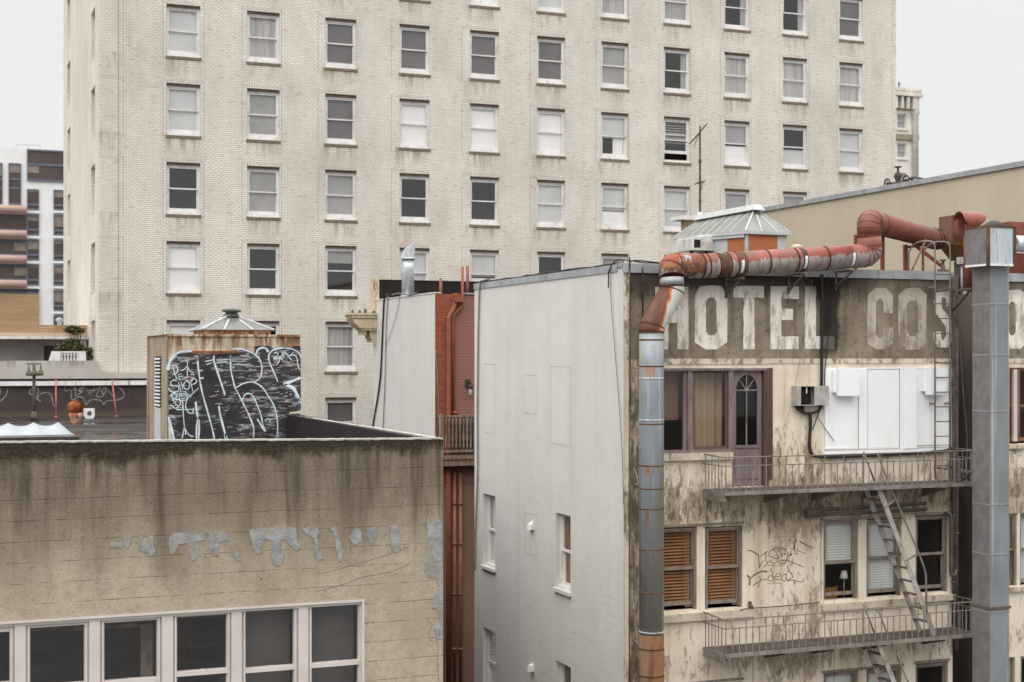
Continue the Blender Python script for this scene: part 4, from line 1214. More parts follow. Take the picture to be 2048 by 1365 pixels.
# windows
for i, (ua, ub, vt, vr) in enumerate(WIN):
    um = (ua + ub) / 2
    g0, g1 = xa(ua, KY + 0.1), xa(ub, KY + 0.1)
    zt_ = za(um, vt + 4, KY + 0.1)
    f = MB(); e = 0.055
    l, r_ = g0 - e, g1 + e
    f.box(l, g0, KY + 0.06, KY + 0.13, wz0 + 0.06, wz1 - 0.07); f.box(g1, r_, KY + 0.06, KY + 0.13, wz0 + 0.06, wz1 - 0.07)
    f.box(l + 0.022, g0 - 0.012, KY + 0.035, KY + 0.06, wz0 + 0.06, wz1 - 0.08); f.box(g1 + 0.012, r_ - 0.022, KY + 0.035, KY + 0.06, wz0 + 0.06, wz1 - 0.08)
    f.box(g0, g1, KY + 0.06, KY + 0.13, zt_, wz1 - 0.07)
    f.box(g0, g1, KY + 0.06, KY + 0.13, wz0 + 0.06, wz0 + 0.14)
    zr = za(um, vr, KY + 0.1) if vr else za(um, 1372, KY + 0.1)
    f.box(g0 - 0.02, g1 + 0.02, KY + 0.045, KY + 0.15, zr - 0.030, zr + 0.028)
    f.box(g0 + 0.3, g0 + 0.36, KY + 0.05, KY + 0.075, zr + 0.028, zr + 0.04)
    o = obj("window", f, MAT["peeling_white"], kb)
    gl = MB(); gl.box(g0 - 0.01, g1 + 0.01, KY + 0.09, KY + 0.098, zr, zt_ + 0.02); gl.box(g0 - 0.01, g1 + 0.01, KY + 0.12, KY + 0.128, wz0 + 0.12, zr - 0.02)
    obj("pane", gl, MAT["window_glass"], o)
    if i in (4, 5):
        q = MB(); q.box(g0, g1, KY + 0.3, KY + 0.31, wz0 + 0.1, wz1 - 0.08); obj("blind", q, MAT["slate_blind"], o)
    if i == 3:
        q = MB(); x_ = g0 + 0.38
        q.box(x_, x_ + 0.03, KY + 1.4, KY + 1.45, wz0, wz1 - 0.3); q.box(x_ + 0.03, g1 + 0.4, KY + 1.4, KY + 1.45, wz1 - 0.36, wz1 - 0.3)
        for s_ in range(3): q.box(x_ + 0.03, g1 + 0.4, KY + 1.4, KY + 1.7, wz1 - 0.75 - 0.42 * s_, wz1 - 0.72 - 0.42 * s_)
        obj("bookshelf", q, MAT["brown_wood"], o)
    if i == 2:
        q = MB(); q.box(g1 - 0.13, g1 + 0.02, KY + 0.6, KY + 0.68, wz0, wz1 - 0.25); q.box(g0 - 0.3, g1 - 0.13, KY + 0.7, KY + 0.72, wz1 - 0.30, wz1 - 0.25); obj("inner_frame", q, MAT["grey_wood"], o)
    if i == 1:
        q = MB(); q.box(g0 - 0.3, g1 + 0.3, KY + 0.9, KY + 0.93, wz1 - 0.30, wz1 - 0.24); obj("inner_frame", q, MAT["brown_wood"], o)
f = MB()
edges = [xw0] + [v for (ua, ub, _, _) in WIN for v in (xa(ua, KY + 0.1) - 0.055, xa(ub, KY + 0.1) + 0.055)] + [xw1]
f.box(xw0, xw1, KY - 0.012, KY + 0.12, wz1 - 0.032, wz1 - 0.002); f.box(xw0, xw1, KY + 0.018, KY + 0.13, wz1 - 0.068, wz1 - 0.033)
f.box(xw1 - 0.035, xw1 - 0.002, KY - 0.010, KY + 0.12, wz0 + 0.05, wz1 - 0.034)
for a, b in zip(edges[0::2], edges[1::2]):
    b_ = b - 0.036 if b == xw1 else b
    if b_ - a > 0.01: f.box(a + 0.001, b_ - 0.001, KY + 0.022, KY + 0.16, wz0 + 0.06, wz1 - 0.069)
f.box(xw0, xw1, KY - 0.06, KY + 0.16, wz0 + 0.001, wz0 + 0.058)
obj("window_surround", f, MAT["peeling_white"], kb)
# cement repairs (outlines in an enlarged crop: x/2.926+200, y/2.926+1020)
PATCH = [
 [(55,200),(75,190),(125,195),(130,225),(95,218),(55,222)], [(140,155),(185,150),(180,200),(160,222),(140,195)],
 [(235,175),(310,150),(312,215),(325,235),(300,275),(270,250),(225,240)],
 [(400,200),(410,155),(430,138),(520,132),(612,140),(615,180),(572,182),(578,265),(545,300),(520,270),(512,195),(460,205),(440,255),(415,260)],
 [(620,135),(640,150),(645,230),(665,270),(692,272),(695,190),(750,180),(770,250),(800,298),(822,295),(805,215),(800,160),(770,138),(680,128)],
 [(870,120),(985,105),(1120,98),(1150,110),(1155,185),(1172,215),(1150,245),(1120,215),(1092,180),(1060,175),(1050,220),(1075,255),(1070,300),(1040,335),(1005,310),(1000,270),(1010,185),(960,165),(945,215),(950,250),(925,262),(895,225)],
 [(1185,110),(1270,95),(1285,135),(1270,160),(1285,240),(1312,290),(1270,295),(1255,230),(1255,165),(1205,140)],
 [(1350,105),(1385,108),(1400,170),(1415,240),(1420,300),(1395,305),(1380,230),(1375,165)],
 [(1455,165),(1480,125),(1500,100),(1530,130),(1532,180),(1500,208),(1470,190)], [(1560,110),(1610,95),(1622,140),(1605,195),(1580,200),(1565,150)],
 [(1702,92),(1740,90),(1752,125),(1758,230),(1735,250),(1705,238),(1702,160)],
 [(1915,85),(1990,55),(2006,90),(2004,180),(2000,330),(1998,462),(1975,440),(1968,402),(1920,398),(1898,355),(1905,250)]]
for pi, poly in enumerate(PATCH):
    rnd = random.Random(pi + 40)
    pts = []
    n = len(poly)
    for i in range(n):
        a, b = poly[i], poly[(i + 1) % n]
        L = math.hypot(b[0] - a[0], b[1] - a[1]); k = max(1, int(L / 9))
        for s_ in range(k):
            t = s_ / k
            pts.append((a[0] + (b[0] - a[0]) * t + rnd.uniform(-3.0, 3.0), a[1] + (b[1] - a[1]) * t + rnd.uniform(-3.0, 3.0)))
    W = [onY(200 + a / 2.926, 1020 + b / 2.926, KY) for a, b in pts]
    W = [Vector((min(p.x, KX - 0.004), p.y, p.z)) for p in W]
    cx_ = sum((p for p in W), Vector()) / len(W)
    f = MB(); fr = [Vector((p.x, KY - 0.007, p.z)) for p in W]
    fill_poly(f, fr)
    for i in range(len(W)):
        j = (i + 1) % len(W); f.face([W[i], W[j], fr[j], fr[i]])
    obj("cement_patch", f, MAT["cement_patch"], kb, recalc=True)
xs = xa(886, KY) - 0.001
f = MB()
lo = [onY(886, v, KY).z for v in (1165, 1195, 1215, 1240, 1255, 1275)]
poly = [(xs - 0.02, lo[0]), (xs - 0.13, lo[1]), (xs - 0.16, lo[2]), (xs - 0.08, lo[2] - 0.02), (xs - 0.05, lo[3]), (xs - 0.12, lo[4]), (xs - 0.10, lo[5]), (xs, lo[5] - 0.03), (xs, lo[0])]
f.prism([(a, KY - 0.009, b) for a, b in poly], (0, 0.0085, 0)); obj("cement_patch", f, MAT["cement_patch"], kb)
f = MB()   # cracks
strokes(f, [[(1705,0),(1700,25),(1712,60),(1700,120),(1716,170)], [(1705,500),(1730,520),(1712,560),(1735,600)], [(1270,318),(1400,285),(1520,250),(1640,205)]], KY, 2.0, 0, 990, 1.3, sm=1)
strokes(f, [[(1750,290),(1752,340),(1745,380),(1753,425),(1740,480)], [(1745,1190),(1752,1230),(1748,1290),(1756,1360)], [(1260,1005),(1370,975),(1450,945),(1560,925),(1640,890)]], KY, 2.0, 0, 682, 1.5, sm=2)
obj("crack", f, MAT["brown_wood"], kb)

# ------------------------------------------------------------------ shed on that roof
GY = 27.62
gx0, gx1 = xa(337, GY), xa(601, GY)
gzt = za(470, 670.5, GY)
gyb = ya(296, gx0)
sh = thing("rooftop_shed", "square rooftop stair shed covered in white graffiti over black paint", "shed", (gx0, GY, RZ))
f = MB(); f.wall(PY_(GY), gx0, gx1, RZ + 0.002, gzt); f.face([(gx1, GY, RZ), (gx1, gyb, RZ), (gx1, gyb, gzt), (gx1, GY, gzt)])
f.face([(gx0, GY, gzt), (gx1, GY, gzt), (gx1, gyb, gzt), (gx0, gyb, gzt)]); f.face([(gx0, gyb, RZ), (gx1, gyb, RZ), (gx1, gyb, gzt), (gx0, gyb, gzt)])
f.box(gx0 - 0.02, gx1 + 0.02, GY - 0.03, GY + 0.05, gzt - 0.03, gzt + 0.012)
obj("wall", f, MAT["shed_stucco"], sh)
f = MB(); f.wall(PX_(gx0), GY + 0.001, gyb, RZ + 0.002, gzt - 0.002); f.box(gx0 - 0.03, gx0 + 0.06, GY + 0.05, gyb, gzt - 0.002, gzt + 0.014); f.box(gx0 - 0.025, gx0 - 0.001, GY - 0.0, GY + 0.12, RZ, gzt - 0.01); f.box(gx0 - 0.025, gx0 - 0.001, gyb - 0.15, gyb, RZ, gzt - 0.01)
obj("side_boarding", f, MAT["shed_boards"], sh)
f = MB(); ly0, ly1 = ya(322.5, gx0), ya(311.5, gx0); lz1, lz0 = onX(317, 713, gx0).z, onX(317, 812, gx0).z
f.box(gx0 - 0.012, gx0 - 0.002, ly0, ly1, lz0, lz1, 1)
nb = 14
for i in range(nb):
    z = lz0 + (lz1 - lz0) * i / nb
    f.prism([(gx0 - 0.012, ly0, z + 0.05), (gx0 - 0.035, ly0, z), (gx0 - 0.035, ly0, z + 0.012), (gx0 - 0.012, ly0, z + 0.065)][:0] + [(gx0 - 0.012, ly0, z + 0.026), (gx0 - 0.035, ly0, z), (gx0 - 0.035, ly0, z + 0.010), (gx0 - 0.012, ly0, z + 0.036)], (0, ly1 - ly0, 0))
obj("louvre", f, [MAT["old_white_trim"], MAT["tar_black"]], sh)
f = MB(); f.box(gx0 - 0.02, gx0 - 0.003, ly0, ly1, onX(317, 875, gx0).z - 0.6, onX(317, 816, gx0).z); obj("white_board", f, MAT["old_white_trim"], sh)
f = MB()     # painted black ground of the graffiti
out = [(36,570),(60,480),(110,400),(190,355),(300,352),(310,385),(520,385),(745,375),(840,340),(930,345),(985,370),(1000,330),(985,300),(1060,288),(1160,292),(1205,320),(1230,310),(1330,300),(1395,310),(1440,290),(1500,290),(1512,300),(1514,1000),(1480,1015),(1385,1030),(1385,1365),(110,1365),(40,1080)]
pg = [onY(330 + a / 5.571, 640 + b / 5.571, GY) for a, b in out]
pg[-2:] = [Vector((pg[-2].x, GY, RZ + 0.6)), pg[-1]]
fill_poly(f, [(p.x, GY - 0.003, p.z) for p in pg])
f.box(pg[-2].x, gx1 - 0.001, GY - 0.0035, GY - 0.001, RZ + 0.05, onY(590, 828, GY).z)
obj("black_paint", f, MAT["graffiti_ground"], sh)
f = MB()
G = [ (16,[(360,395),(365,480),(378,600),(395,720),(420,830),(450,940),(490,1080),(530,1230),(550,1330)]), (22,[(352,395),(362,470)]),
      (20,[(543,400),(548,470),(590,600),(630,720),(668,835)]), (16,[(735,400),(730,520),(745,620),(780,760)]), (20,[(735,395),(738,470)]),
      (13,[(775,770),(850,720),(940,695),(1020,710),(1090,760),(1150,850),(1205,940),(1240,1050),(1255,1180),(1252,1310)]),
      (14,[(780,760),(830,850),(880,950),(935,1060),(970,1150),(990,1220),(985,1310)]),
      (12,[(865,920),(868,880),(890,835),(930,820),(975,845),(1010,910),(1050,1010),(1075,1090),(1085,1150)]), (18,[(1028,1105),(1065,1165),(1115,1245)]), (10,[(1085,1150),(1100,1190),(1120,1245)]), (9,[(1115,1130),(1140,1100),(1165,1110),(1168,1145)]),
      (14,[(745,325),(840,325),(930,350),(1010,395),(1060,455),(1080,540),(1065,630),(1020,680),(950,695)]),
      (22,[(1010,380),(1040,330),(1090,310),(1130,325),(1150,360)]), (14,[(1160,375),(1155,430),(1175,500),(1215,590),(1258,692)]),
      (18,[(1165,375),(1200,340),(1260,320),(1320,312)]), (12,[(1320,315),(1390,320),(1450,340),(1490,370),(1512,420)]),
      (22,[(600,960),(612,1050),(640,1160),(670,1270),(690,1330)]), (34,[(668,1270),(675,1330)]), (20,[(342,910),(350,1000),(365,1090)]), (16,[(365,1100),(352,1200),(350,1330)]), (16,[(378,1110),(380,1220),(372,1330)]),
      (40,[(30,560),(60,450),(120,380)]), (22,[(110,390),(190,352),(300,350)]), (36,[(1320,720),(1400,690),(1510,645)]), (34,[(1330,725),(1420,755),(1470,830),(1512,925)]), (22,[(1450,840),(1512,915)]), (30,[(40,1080),(60,1180),(85,1270),(100,1335)]), (26,[(45,1200),(60,1335)]),
      (15,[(450,465),(540,445)]), (16,[(570,450),(705,440)]), (14,[(575,475),(700,470)]), (12,[(460,500),(520,480)]), (22,[(385,650),(430,650)]), (18,[(375,575),(420,560)])]
strokes(f, [(w_ * 0.98, p_) for w_, p_ in G], GY - 0.003, 5.571, 330, 640, 14, lift=0.004)
T = [[(70,545),(85,515),(120,512),(142,545),(130,590),(90,600)], [(90,530),(110,600),(132,660)], [(78,612),(135,600)], [(150,610),(160,670)], [(150,610),(185,600)], [(155,640),(200,625)], [(160,672),(240,645)],
     [(180,565),(215,550),(245,515),(252,455)], [(248,515),(275,570),(322,590)], [(245,545),(250,645)],
     [(130,680),(95,672),(62,700),(75,735),(120,735),(150,750),(148,790),(110,808),(60,795),(38,765)], [(148,690),(180,800)], [(180,690),(200,780)], [(150,735),(205,720)], [(225,690),(205,730),(225,770),(260,770),(272,720),(255,685),(225,690)], [(285,690),(310,800)], [(280,700),(320,655),(352,680),(335,710),(290,722)],
     [(60,845),(90,820),(130,835),(125,865),(92,880),(150,890),(175,920),(150,965),(110,985),(60,945)], [(75,850),(100,915),(150,970)], [(95,930),(130,900)],
     [(160,855),(165,890),(200,900),(240,885),(240,845),(210,822),(175,830),(160,855)], [(185,850),(188,856)], [(215,845),(218,852)], [(182,870),(205,880),(225,862)], [(215,795),(250,830),(290,865)], [(375,760),(310,820),(250,880),(230,950),(240,1000),(275,1040),(310,1030),(318,980)],
     [(195,900),(203,1050),(215,1180),(232,1285)], [(125,1002),(195,1000),(310,998)], [(215,1190),(200,1270),(190,1325)], [(220,1200),(255,1270),(300,1300),(315,1290)],
     [(1210,375),(1245,365),(1260,385),(1235,410),(1210,440),(1250,425),(1285,410)], [(1240,505),(1270,465),(1290,410),(1330,355)], [(1290,410),(1312,462)], [(1270,430),(1320,400)], [(1330,355),(1365,390),(1410,455)], [(1360,420),(1425,370)], [(1390,400),(1440,395),(1470,430),(1480,510),(1505,560)], [(1300,350),(1330,420)]]
strokes(f, [(10.5, t) for t in T], GY - 0.003, 5.571, 330, 640, 9, lift=0.006)
gr = obj("graffiti", f, MAT["white_paint_stroke"], sh)
f = MB(); strokes(f, [(w_ * 1.15, p_) for w_, p_ in G], GY - 0.003, 5.571, 330, 640, 14, lift=0.002, grow=2.3)
obj("overspray", f, MAT["overspray_white"], gr)
f = MB(); rs = random.Random(77); sc_ = []
for (cx_, cy_, rx, ry, n_) in ((640, 480, 110, 60, 16), (660, 720, 130, 130, 26), (900, 620, 120, 140, 30), (1180, 560, 150, 140, 34), (1380, 480, 110, 120, 24), (900, 960, 130, 110, 32), (1180, 940, 150, 170, 38), (620, 900, 140, 140, 24), (870, 1190, 160, 120, 34), (1160, 1160, 120, 130, 22), (450, 1150, 110, 140, 18), (200, 420, 90, 60, 10), (1380, 800, 110, 120, 20), (1420, 950, 70, 40, 8)):
    for _ in range(int(n_ * 0.55)):
        x_, y_ = cx_ + rs.gauss(0, 0.5) * rx, cy_ + rs.gauss(0, 0.5) * ry; L_ = rs.uniform(18, 85)
        x_ = min(max(x_, 60), 1500 - L_); y_ = min(y_, 1320); dy = -L_ * rs.uniform(0.02, 0.30)
        if y_ > 1010 and x_ + L_ > 1380: continue
        sc_.append((rs.uniform(3, 9), [(x_, y_), (x_ + L_ * 0.5, y_ + dy * 0.4), (x_ + L_, y_ + dy)]))
strokes(f, sc_, GY - 0.003, 5.571, 330, 640, 6, lift=0.001, sm=2); obj("paint_scratches", f, MAT["scratch_paint"], gr)["kind"] = "stuff"
f = MB(); z = za(440, 703, GY); xa_, xb_ = onY(385.5, 703, GY).x, onY(474, 703, GY).x; n = 40
for i in range(n):
    a, b = xa_ + (xb_ - xa_) * i / n, xa_ + (xb_ - xa_) * (i + 1) / n
    h_ = 0.034 + 0.012 * math.sin(i * 0.9) + rnd.uniform(0, 0.014)
    f.box(a, b, GY - 0.03, GY - 0.004, z - h_ + 0.01, z + 0.008)
obj("rusty_lintel", f, MAT["rusty_sheet"], sh)
f = MB(); x = xa(592, GY); f.box(x, x + 0.012, GY - 0.02, GY - 0.004, RZ + 0.1, za(592, 826, GY)); obj("conduit", f, MAT["grey_cable"], sh)

# pyramid skylight on the shed
qy = GY + 0.45
q0, q1 = xa(405, qy), xa(548, qy); qb = ya(380.5, q0)
py = thing("pyramid_skylight", "small pyramid skylight with white ribs and green copper cap on the graffitied shed", "skylight", ((q0 + q1) / 2, (qy + qb) / 2, gzt))
f = MB(); f.box(q0 + 0.05, q1 - 0.05, qy + 0.05, qb - 0.05, gzt + 0.001, za(470, 660, qy) - 0.004); obj("curb", f, MAT["rusty_curb"], py)
zb_, zp = za(470, 660, qy), za(462, 629, (qy + qb) / 2)
ap = Vector(((q0 + q1) / 2, (qy + qb) / 2, zp))
cs = [Vector((q0, qy, zb_)), Vector((q1, qy, zb_)), Vector((q1, qb, zb_)), Vector((q0, qb, zb_))]
f = MB()
f.idx(cs + [ap], [(0, 1, 4), (1, 2, 4), (2, 3, 4), (3, 0, 4), (3, 2, 1, 0)]); obj("glazing", f, MAT["skylight_glass"], py)
f = MB()
for i in range(4):
    f.bar(cs[i], cs[i] + (ap - cs[i]) * 0.93, 0.05, 0.035)
    a, b = cs[i], cs[(i + 1) % 4]
    for t in (0.30, 0.70):
        p = a + (b - a) * t; top_ = p + (ap - p) * 0.72 * 1.0; q = a + (b - a) * 0.5 + (ap - (a + (b - a) * 0.5)) * 0.62 + (p - (a + b) / 2) * 0.38
        f.bar(p, q, 0.03, 0.03)
each("rib", f, MAT["old_white_trim"], py)
f = MB(); f.box(q0 - 0.02, q1 + 0.02, qy - 0.02, qb + 0.02, zb_ - 0.02, zb_ - 0.003); obj("eaves", f, MAT["dark_metal"], py)
f = MB(); f.lathe((ap.x, ap.y, zp - 0.05), [(0.20, 0), (0.13, 0.05), (0.11, 0.085), (0.19, 0.10), (0.19, 0.135), (0.1, 0.15)], 8); obj("cap", f, MAT["copper_green"], py)

# white peaked skylight on the dark roof
ty = 39.6
xr = onZ(147, 869, RZ + 0.16)
tl = thing("peaked_skylight", "long white plastic skylight with a row of peaks lying on the dark roof", "skylight", (xr.x - 1.5, xr.y, RZ))
f = MB(); f.box(xr.x - 4.5, xr.x + 0.15, xr.y - 0.1, xr.y + 2.0, RZ + 0.001, RZ + 0.10); obj("curb", f, MAT["dark_metal"], tl)
f = MB(); f.box(xr.x - 4.4, xr.x + 0.02, xr.y, xr.y + 1.9, RZ + 0.101, RZ + 0.155); obj("frame", f, MAT["flashing"], tl)
f = MB(); V = []; n = 12; PKs = 0.66; zb_ = RZ + 0.157
cols = []
xpk = onY(117, 845, xr.y + 0.95).x
x = xr.x
for k in range(4 * 6 + 1):
    if k == 0: cols.append((xr.x, 0.0)); continue
    t = (k - 1)
    xx = xpk - PKs * t / 4.0
    ph = (t % 4) / 4.0
    h_ = 0.30 - 0.10 * (math.sin(math.pi * ph) ** 0.7)
    cols.append((xx, h_))
for (xx, h_) in cols:
    V += [(xx, xr.y, zb_), (xx, xr.y + 0.5, zb_ + h_ * 0.62), (xx, xr.y + 0.95, zb_ + h_), (xx, xr.y + 1.4, zb_ + h_ * 0.62), (xx, xr.y + 1.9, zb_)]
F_ = []
for i in range(len(cols) - 1):
    for j in range(4): F_.append((i * 5 + j, i * 5 + j + 1, (i + 1) * 5 + j + 1, (i + 1) * 5 + j))
f.idx(V, F_, 0, True); obj("dome", f, MAT["white_plastic"], tl)

# lamp post with three bell lamps
LY = 55.5
lp = thing("lamp_post", "corroded rooftop post carrying three green bell-shaped lamps", "lamp post", (xa(68, LY), LY, RZ))
zc_ = za(68, 754, LY)
f = MB(); f.tube([(xa(68, LY), LY, RZ), (xa(68, LY), LY, za(68, 728, LY))], [0.075, 0.055], 10); f.lathe((xa(68, LY), LY, RZ), [(0.13, 0), (0.13, 0.12), (0.08, 0.3)], 10); obj("pole", f, MAT["verdigris_post"], lp)
f = MB(); f.tube([(xa(53, LY), LY, za(68, 728, LY)), (xa(83, LY), LY, za(68, 728, LY))], 0.025, 6); f.tube([(xa(53, LY), LY, za(68, 751, LY)), (xa(83, LY), LY, za(68, 751, LY))], 0.02, 6); obj("crossbar", f, MAT["dark_metal"], lp)
for uu in (57, 69, 81):
    f = MB(); x = xa(uu, LY); y_ = LY - 0.12; z = za(uu, 751, LY)
    f.lathe((x, y_, z), [(0.10, 0), (0.105, 0.05), (0.075, 0.15), (0.04, 0.22), (0.03, 0.3), (0.02, 0.44)], 10); obj("bell_lamp", f, MAT["bell_metal"], lp)

# turbine vent and white box vent
p = onZ(151, 846, RZ)
tv = thing("turbine_vent", "rusty round turbine vent on a pale base on the dark roof", "vent", p)
f = MB(); f.lathe(p, [(0.20, 0), (0.21, 0.02), (0.19, 0.16), (0.22, 0.18), (0.22, 0.34)], 16); obj("base", f, MAT["rusty_curb"], tv)
f = MB(); nn = 20
for j in range(nn):
    a0, a1 = 2 * math.pi * j / nn, 2 * math.pi * (j + 0.75) / nn
    prof = [(0.22, 0.36), (0.265, 0.44), (0.28, 0.54), (0.25, 0.64), (0.16, 0.72), (0.05, 0.75)]
    V = [(p.x + r * math.cos(a0 + 0.0), p.y + r * math.sin(a0), p.z + h) for r, h in prof] + [(p.x + r * 0.90 * math.cos(a1), p.y + r * 0.90 * math.sin(a1), p.z + h) for r, h in prof]
    f.idx(V, [(i, i + 1, i + 7, i + 6) for i in range(5)], 0, True)
f.lathe(p, [(0.17, 0.34), (0.2, 0.54), (0.12, 0.68)], 12); f.lathe(p, [(0.08, 0.74), (0.08, 0.77), (0.02, 0.78)], 10)
obj("turbine_head", f, MAT["rusty_sheet"], tv)
p = onZ(179, 838, RZ)
bv = thing("box_vent", "small white square vent with a dark round mouth beside the turbine", "vent", p)
f = MB(); x0, x1 = xa(168.5, p.y), xa(189.5, p.y); z1 = za(179, 818, p.y); hc = onY(179, 827, p.y)
f.prism([(x0 + 0.06, p.y, p.z), (x1 - 0.06, p.y, p.z), (x1, p.y, p.z + 0.1), (x1, p.y, z1), (x0, p.y, z1), (x0, p.y, p.z + 0.1)], (0, 0.35, 0)); obj("hood", f, MAT["white_metal"], bv)
f = MB(); f.tube([(hc.x, p.y - 0.01, hc.z), (hc.x, p.y + 0.02, hc.z)], 0.085, 14); obj("mouth", f, MAT["interior"], bv)
for i, (ua, ub, lb) in enumerate(((112, 112, "upright thin red pole against the dark wall"), (224, 233, "leaning thin red pole against the dark wall"))):
    f = MB(); Yp = 57.9
    a, b = onY(ua, 760, Yp), onY(ub, 838, Yp - 0.5)
    f.tube([a, Vector((b.x, b.y, RZ))], 0.028, 8); f.lathe((b.x, b.y, RZ), [(0.07, 0), (0.07, 0.03), (0.03, 0.05)], 8)
    o = obj("thin_pole", f, MAT["faded_red"]); tag(o, lb, "pole", "thin red poles on the dark roof")
# ------------------------------------------------------------------ narrow building between, beyond the alley
BY = 42.0
bx = xa(870, BY)
byb = ya(747, bx)
bzt = za(870, 587, BY)
nb_ = thing("brick_alley_building", "building behind the alley with plain grey flank and orange brick end wall", "building", (bx, BY, 0))
f = MB(); f.wall(PX_(bx), BY, byb, 0, bzt)
f.box(bx - 0.02, bx + 0.2, BY + 0.002, byb, bzt + 0.001, bzt + 0.04)
obj("flank_wall", f, MAT["pale_plaster"], nb_)
f = MB(); bz0 = za(905, 940, BY) - 0.4; f.wall(PY_(BY), bx + 0.001, bx + 9, bz0, bzt - 0.02); obj("brick_wall", f, MAT["orange_brick"], nb_)
f = MB(); f.wall(PY_(BY + 0.02), bx + 0.001, bx + 9, 0, bz0 - 0.002); obj("lower_wall", f, MAT["brown_wall"], nb_)
f = MB(); f.box(bx + 0.05, bx + 9, BY - 0.012, BY - 0.002, za(905, 912, BY), za(905, 834, BY)); obj("balcony_doorway", f, MAT["interior"], nb_)
f = MB(); f.box(bx + 0.2, bx + 9, BY + 0.02, byb, bzt - 0.25, bzt - 0.10); obj("roof", f, MAT["roof_felt"], nb_)
f = MB(); f.box(xa(925, BY), bx + 9, BY - 0.05, BY + 0.1, bzt - 0.018, bzt + 0.03); obj("coping", f, MAT["flashing"], nb_)
py_ = byb - 0.3
pzt = za(850, 562.5, py_)
f = MB(); f.box(xa(758, py_), bx + 9, py_, py_ + 0.3, bzt - 0.3, pzt); f.box(xa(758, py_), bx + 9, py_ - 0.02, py_ + 0.32, pzt + 0.001, pzt + 0.02); obj("front_parapet", f, MAT["tar_black"], nb_)
f = MB(); f.box(xa(747, py_), xa(757.6, py_), py_ - 0.05, py_ + 0.4, za(752, 623, py_), za(752, 557, py_)); obj("parapet_post", f, MAT["cornice_cream"], nb_)
f = MB()
strokes(f, [[(1494,1120),(1496,1165)],[(1500,1125),(1497,1150),(1504,1165)],[(1512,1128),(1505,1140),(1512,1158)],[(1500,1176),(1510,1174)],[(1499,1186),(1508,1184)]], py_ - 0.05, 2.0, 0, 0, 2.6, sm=2)
obj("graffiti", f, MAT["tar_black"], nb_)
# cornice end
CYc = byb - 0.1
def cbox(mb, u0, u1, v0, v1, d0=-0.35, d1=0.5):
    um = (u0 + u1) / 2; mb.box(xa(u0, CYc), xa(u1, CYc), CYc + d0, CYc + d1, za(um, v1, CYc), za(um, v0, CYc))
f = MB()
cbox(f, 694, 762, 627, 631, -0.42); cbox(f, 698, 762, 631.2, 637, -0.38)
p_ = [(704,637.2),(762,637.2),(762,657),(720,657),(711,648)]
f.prism([(onY(a, b, CYc - 0.34).x, CYc - 0.34, onY(a, b, CYc - 0.34).z) for a, b in p_], (0, 0.8, 0))
cbox(f, 719, 762, 657.2, 662, -0.3)
for (a, b, c, d) in ((723, 730, 662.2, 671), (736, 759, 662.2, 672), (738, 757, 672.2, 678), (741, 755, 678.2, 686)): cbox(f, a, b, c, d, -0.22)
obj("cornice", f, MAT["cornice_cream"], nb_)
f = MB()
for (a, b, c) in ((699, 705, 620), (713, 719, 621), (724, 731, 617.5), (741, 746, 622)):
    x = onY((a + b) / 2, 626, CYc); r_ = (xa(b, CYc) - xa(a, CYc)) / 2; h_ = za(a, c, CYc) - za(a, 627, CYc)
    f.lathe((x.x, CYc - 0.2, za(a, 627, CYc)), [(r_ * 0.8, 0), (r_, h_ * 0.5), (r_ * 0.55, h_ * 0.9), (0.02, h_)], 8)
obj("cresting", f, MAT["verdigris_post"], nb_)
for i in range(4):
    f = MB(); x = xa(745 + i * 4, CYc - 0.2); f.box(x, x + 0.045, CYc - 0.25, CYc - 0.22, za(750, 690, CYc), za(750, 679, CYc)); obj("dentil", f, MAT["cornice_cream"], nb_)
# drain pipes on the brick end
f = MB(); yp = BY - 0.10
f.tube(fillet([onY(912, 604, yp), onY(908, 618, yp), onY(897.5, 634, yp), onY(897.5, 945, yp), onY(897.5, 1420, yp)], 0.12), 0.075, 10)
o1 = obj("drain_pipe", f, MAT["orange_pipe"]); tag(o1, "wide orange drain pipe falling down the orange brick wall", "drain pipe", "drain pipes in the alley")
f = MB(); f.tube(fillet([onY(925, 534, yp), onY(925, 612, yp), onY(906, 632, yp), onY(906, 824, yp)], 0.1), 0.045, 8); f.tube([onY(906, 824, yp), onY(915, 829, yp)], 0.05, 8)
o1 = obj("drain_pipe", f, MAT["orange_pipe"]); tag(o1, "narrow orange vent pipe bending below the roof edge of the brick wall", "drain pipe", "drain pipes in the alley")
for uu, lb, cc in ((909, "thin brown pipe in the shaded alley below the timber balcony, nearer its orange neighbour", "brown_pipe"), (921, "thin brown pipe in the shaded alley below the timber balcony, further right", "brown_pipe")):
    f = MB(); f.tube([onY(uu, 945, yp), onY(uu, 1420, yp)], 0.05, 8)
    for vv in (1010, 1090, 1190, 1300): f.lathe(onY(uu, vv, yp), [(0.07, 0), (0.07, 0.06)], 8)
    o1 = obj("drain_pipe", f, MAT[cc]); tag(o1, lb, "drain pipe", "drain pipes in the alley")
f = MB(); f.box(xa(905, BY), xa(922, BY), BY - 0.25, BY - 0.003, za(912, 605, BY), za(912, 594, BY)); f.box(xa(905, BY), xa(916, BY), BY - 0.15, BY - 0.003, za(912, 593, BY), za(912, 587, BY)); o1 = obj("rain_hopper", f, MAT["orange_pipe"]); tag(o1, "orange box-shaped rain hopper at the top of the brick wall", "rain hopper")
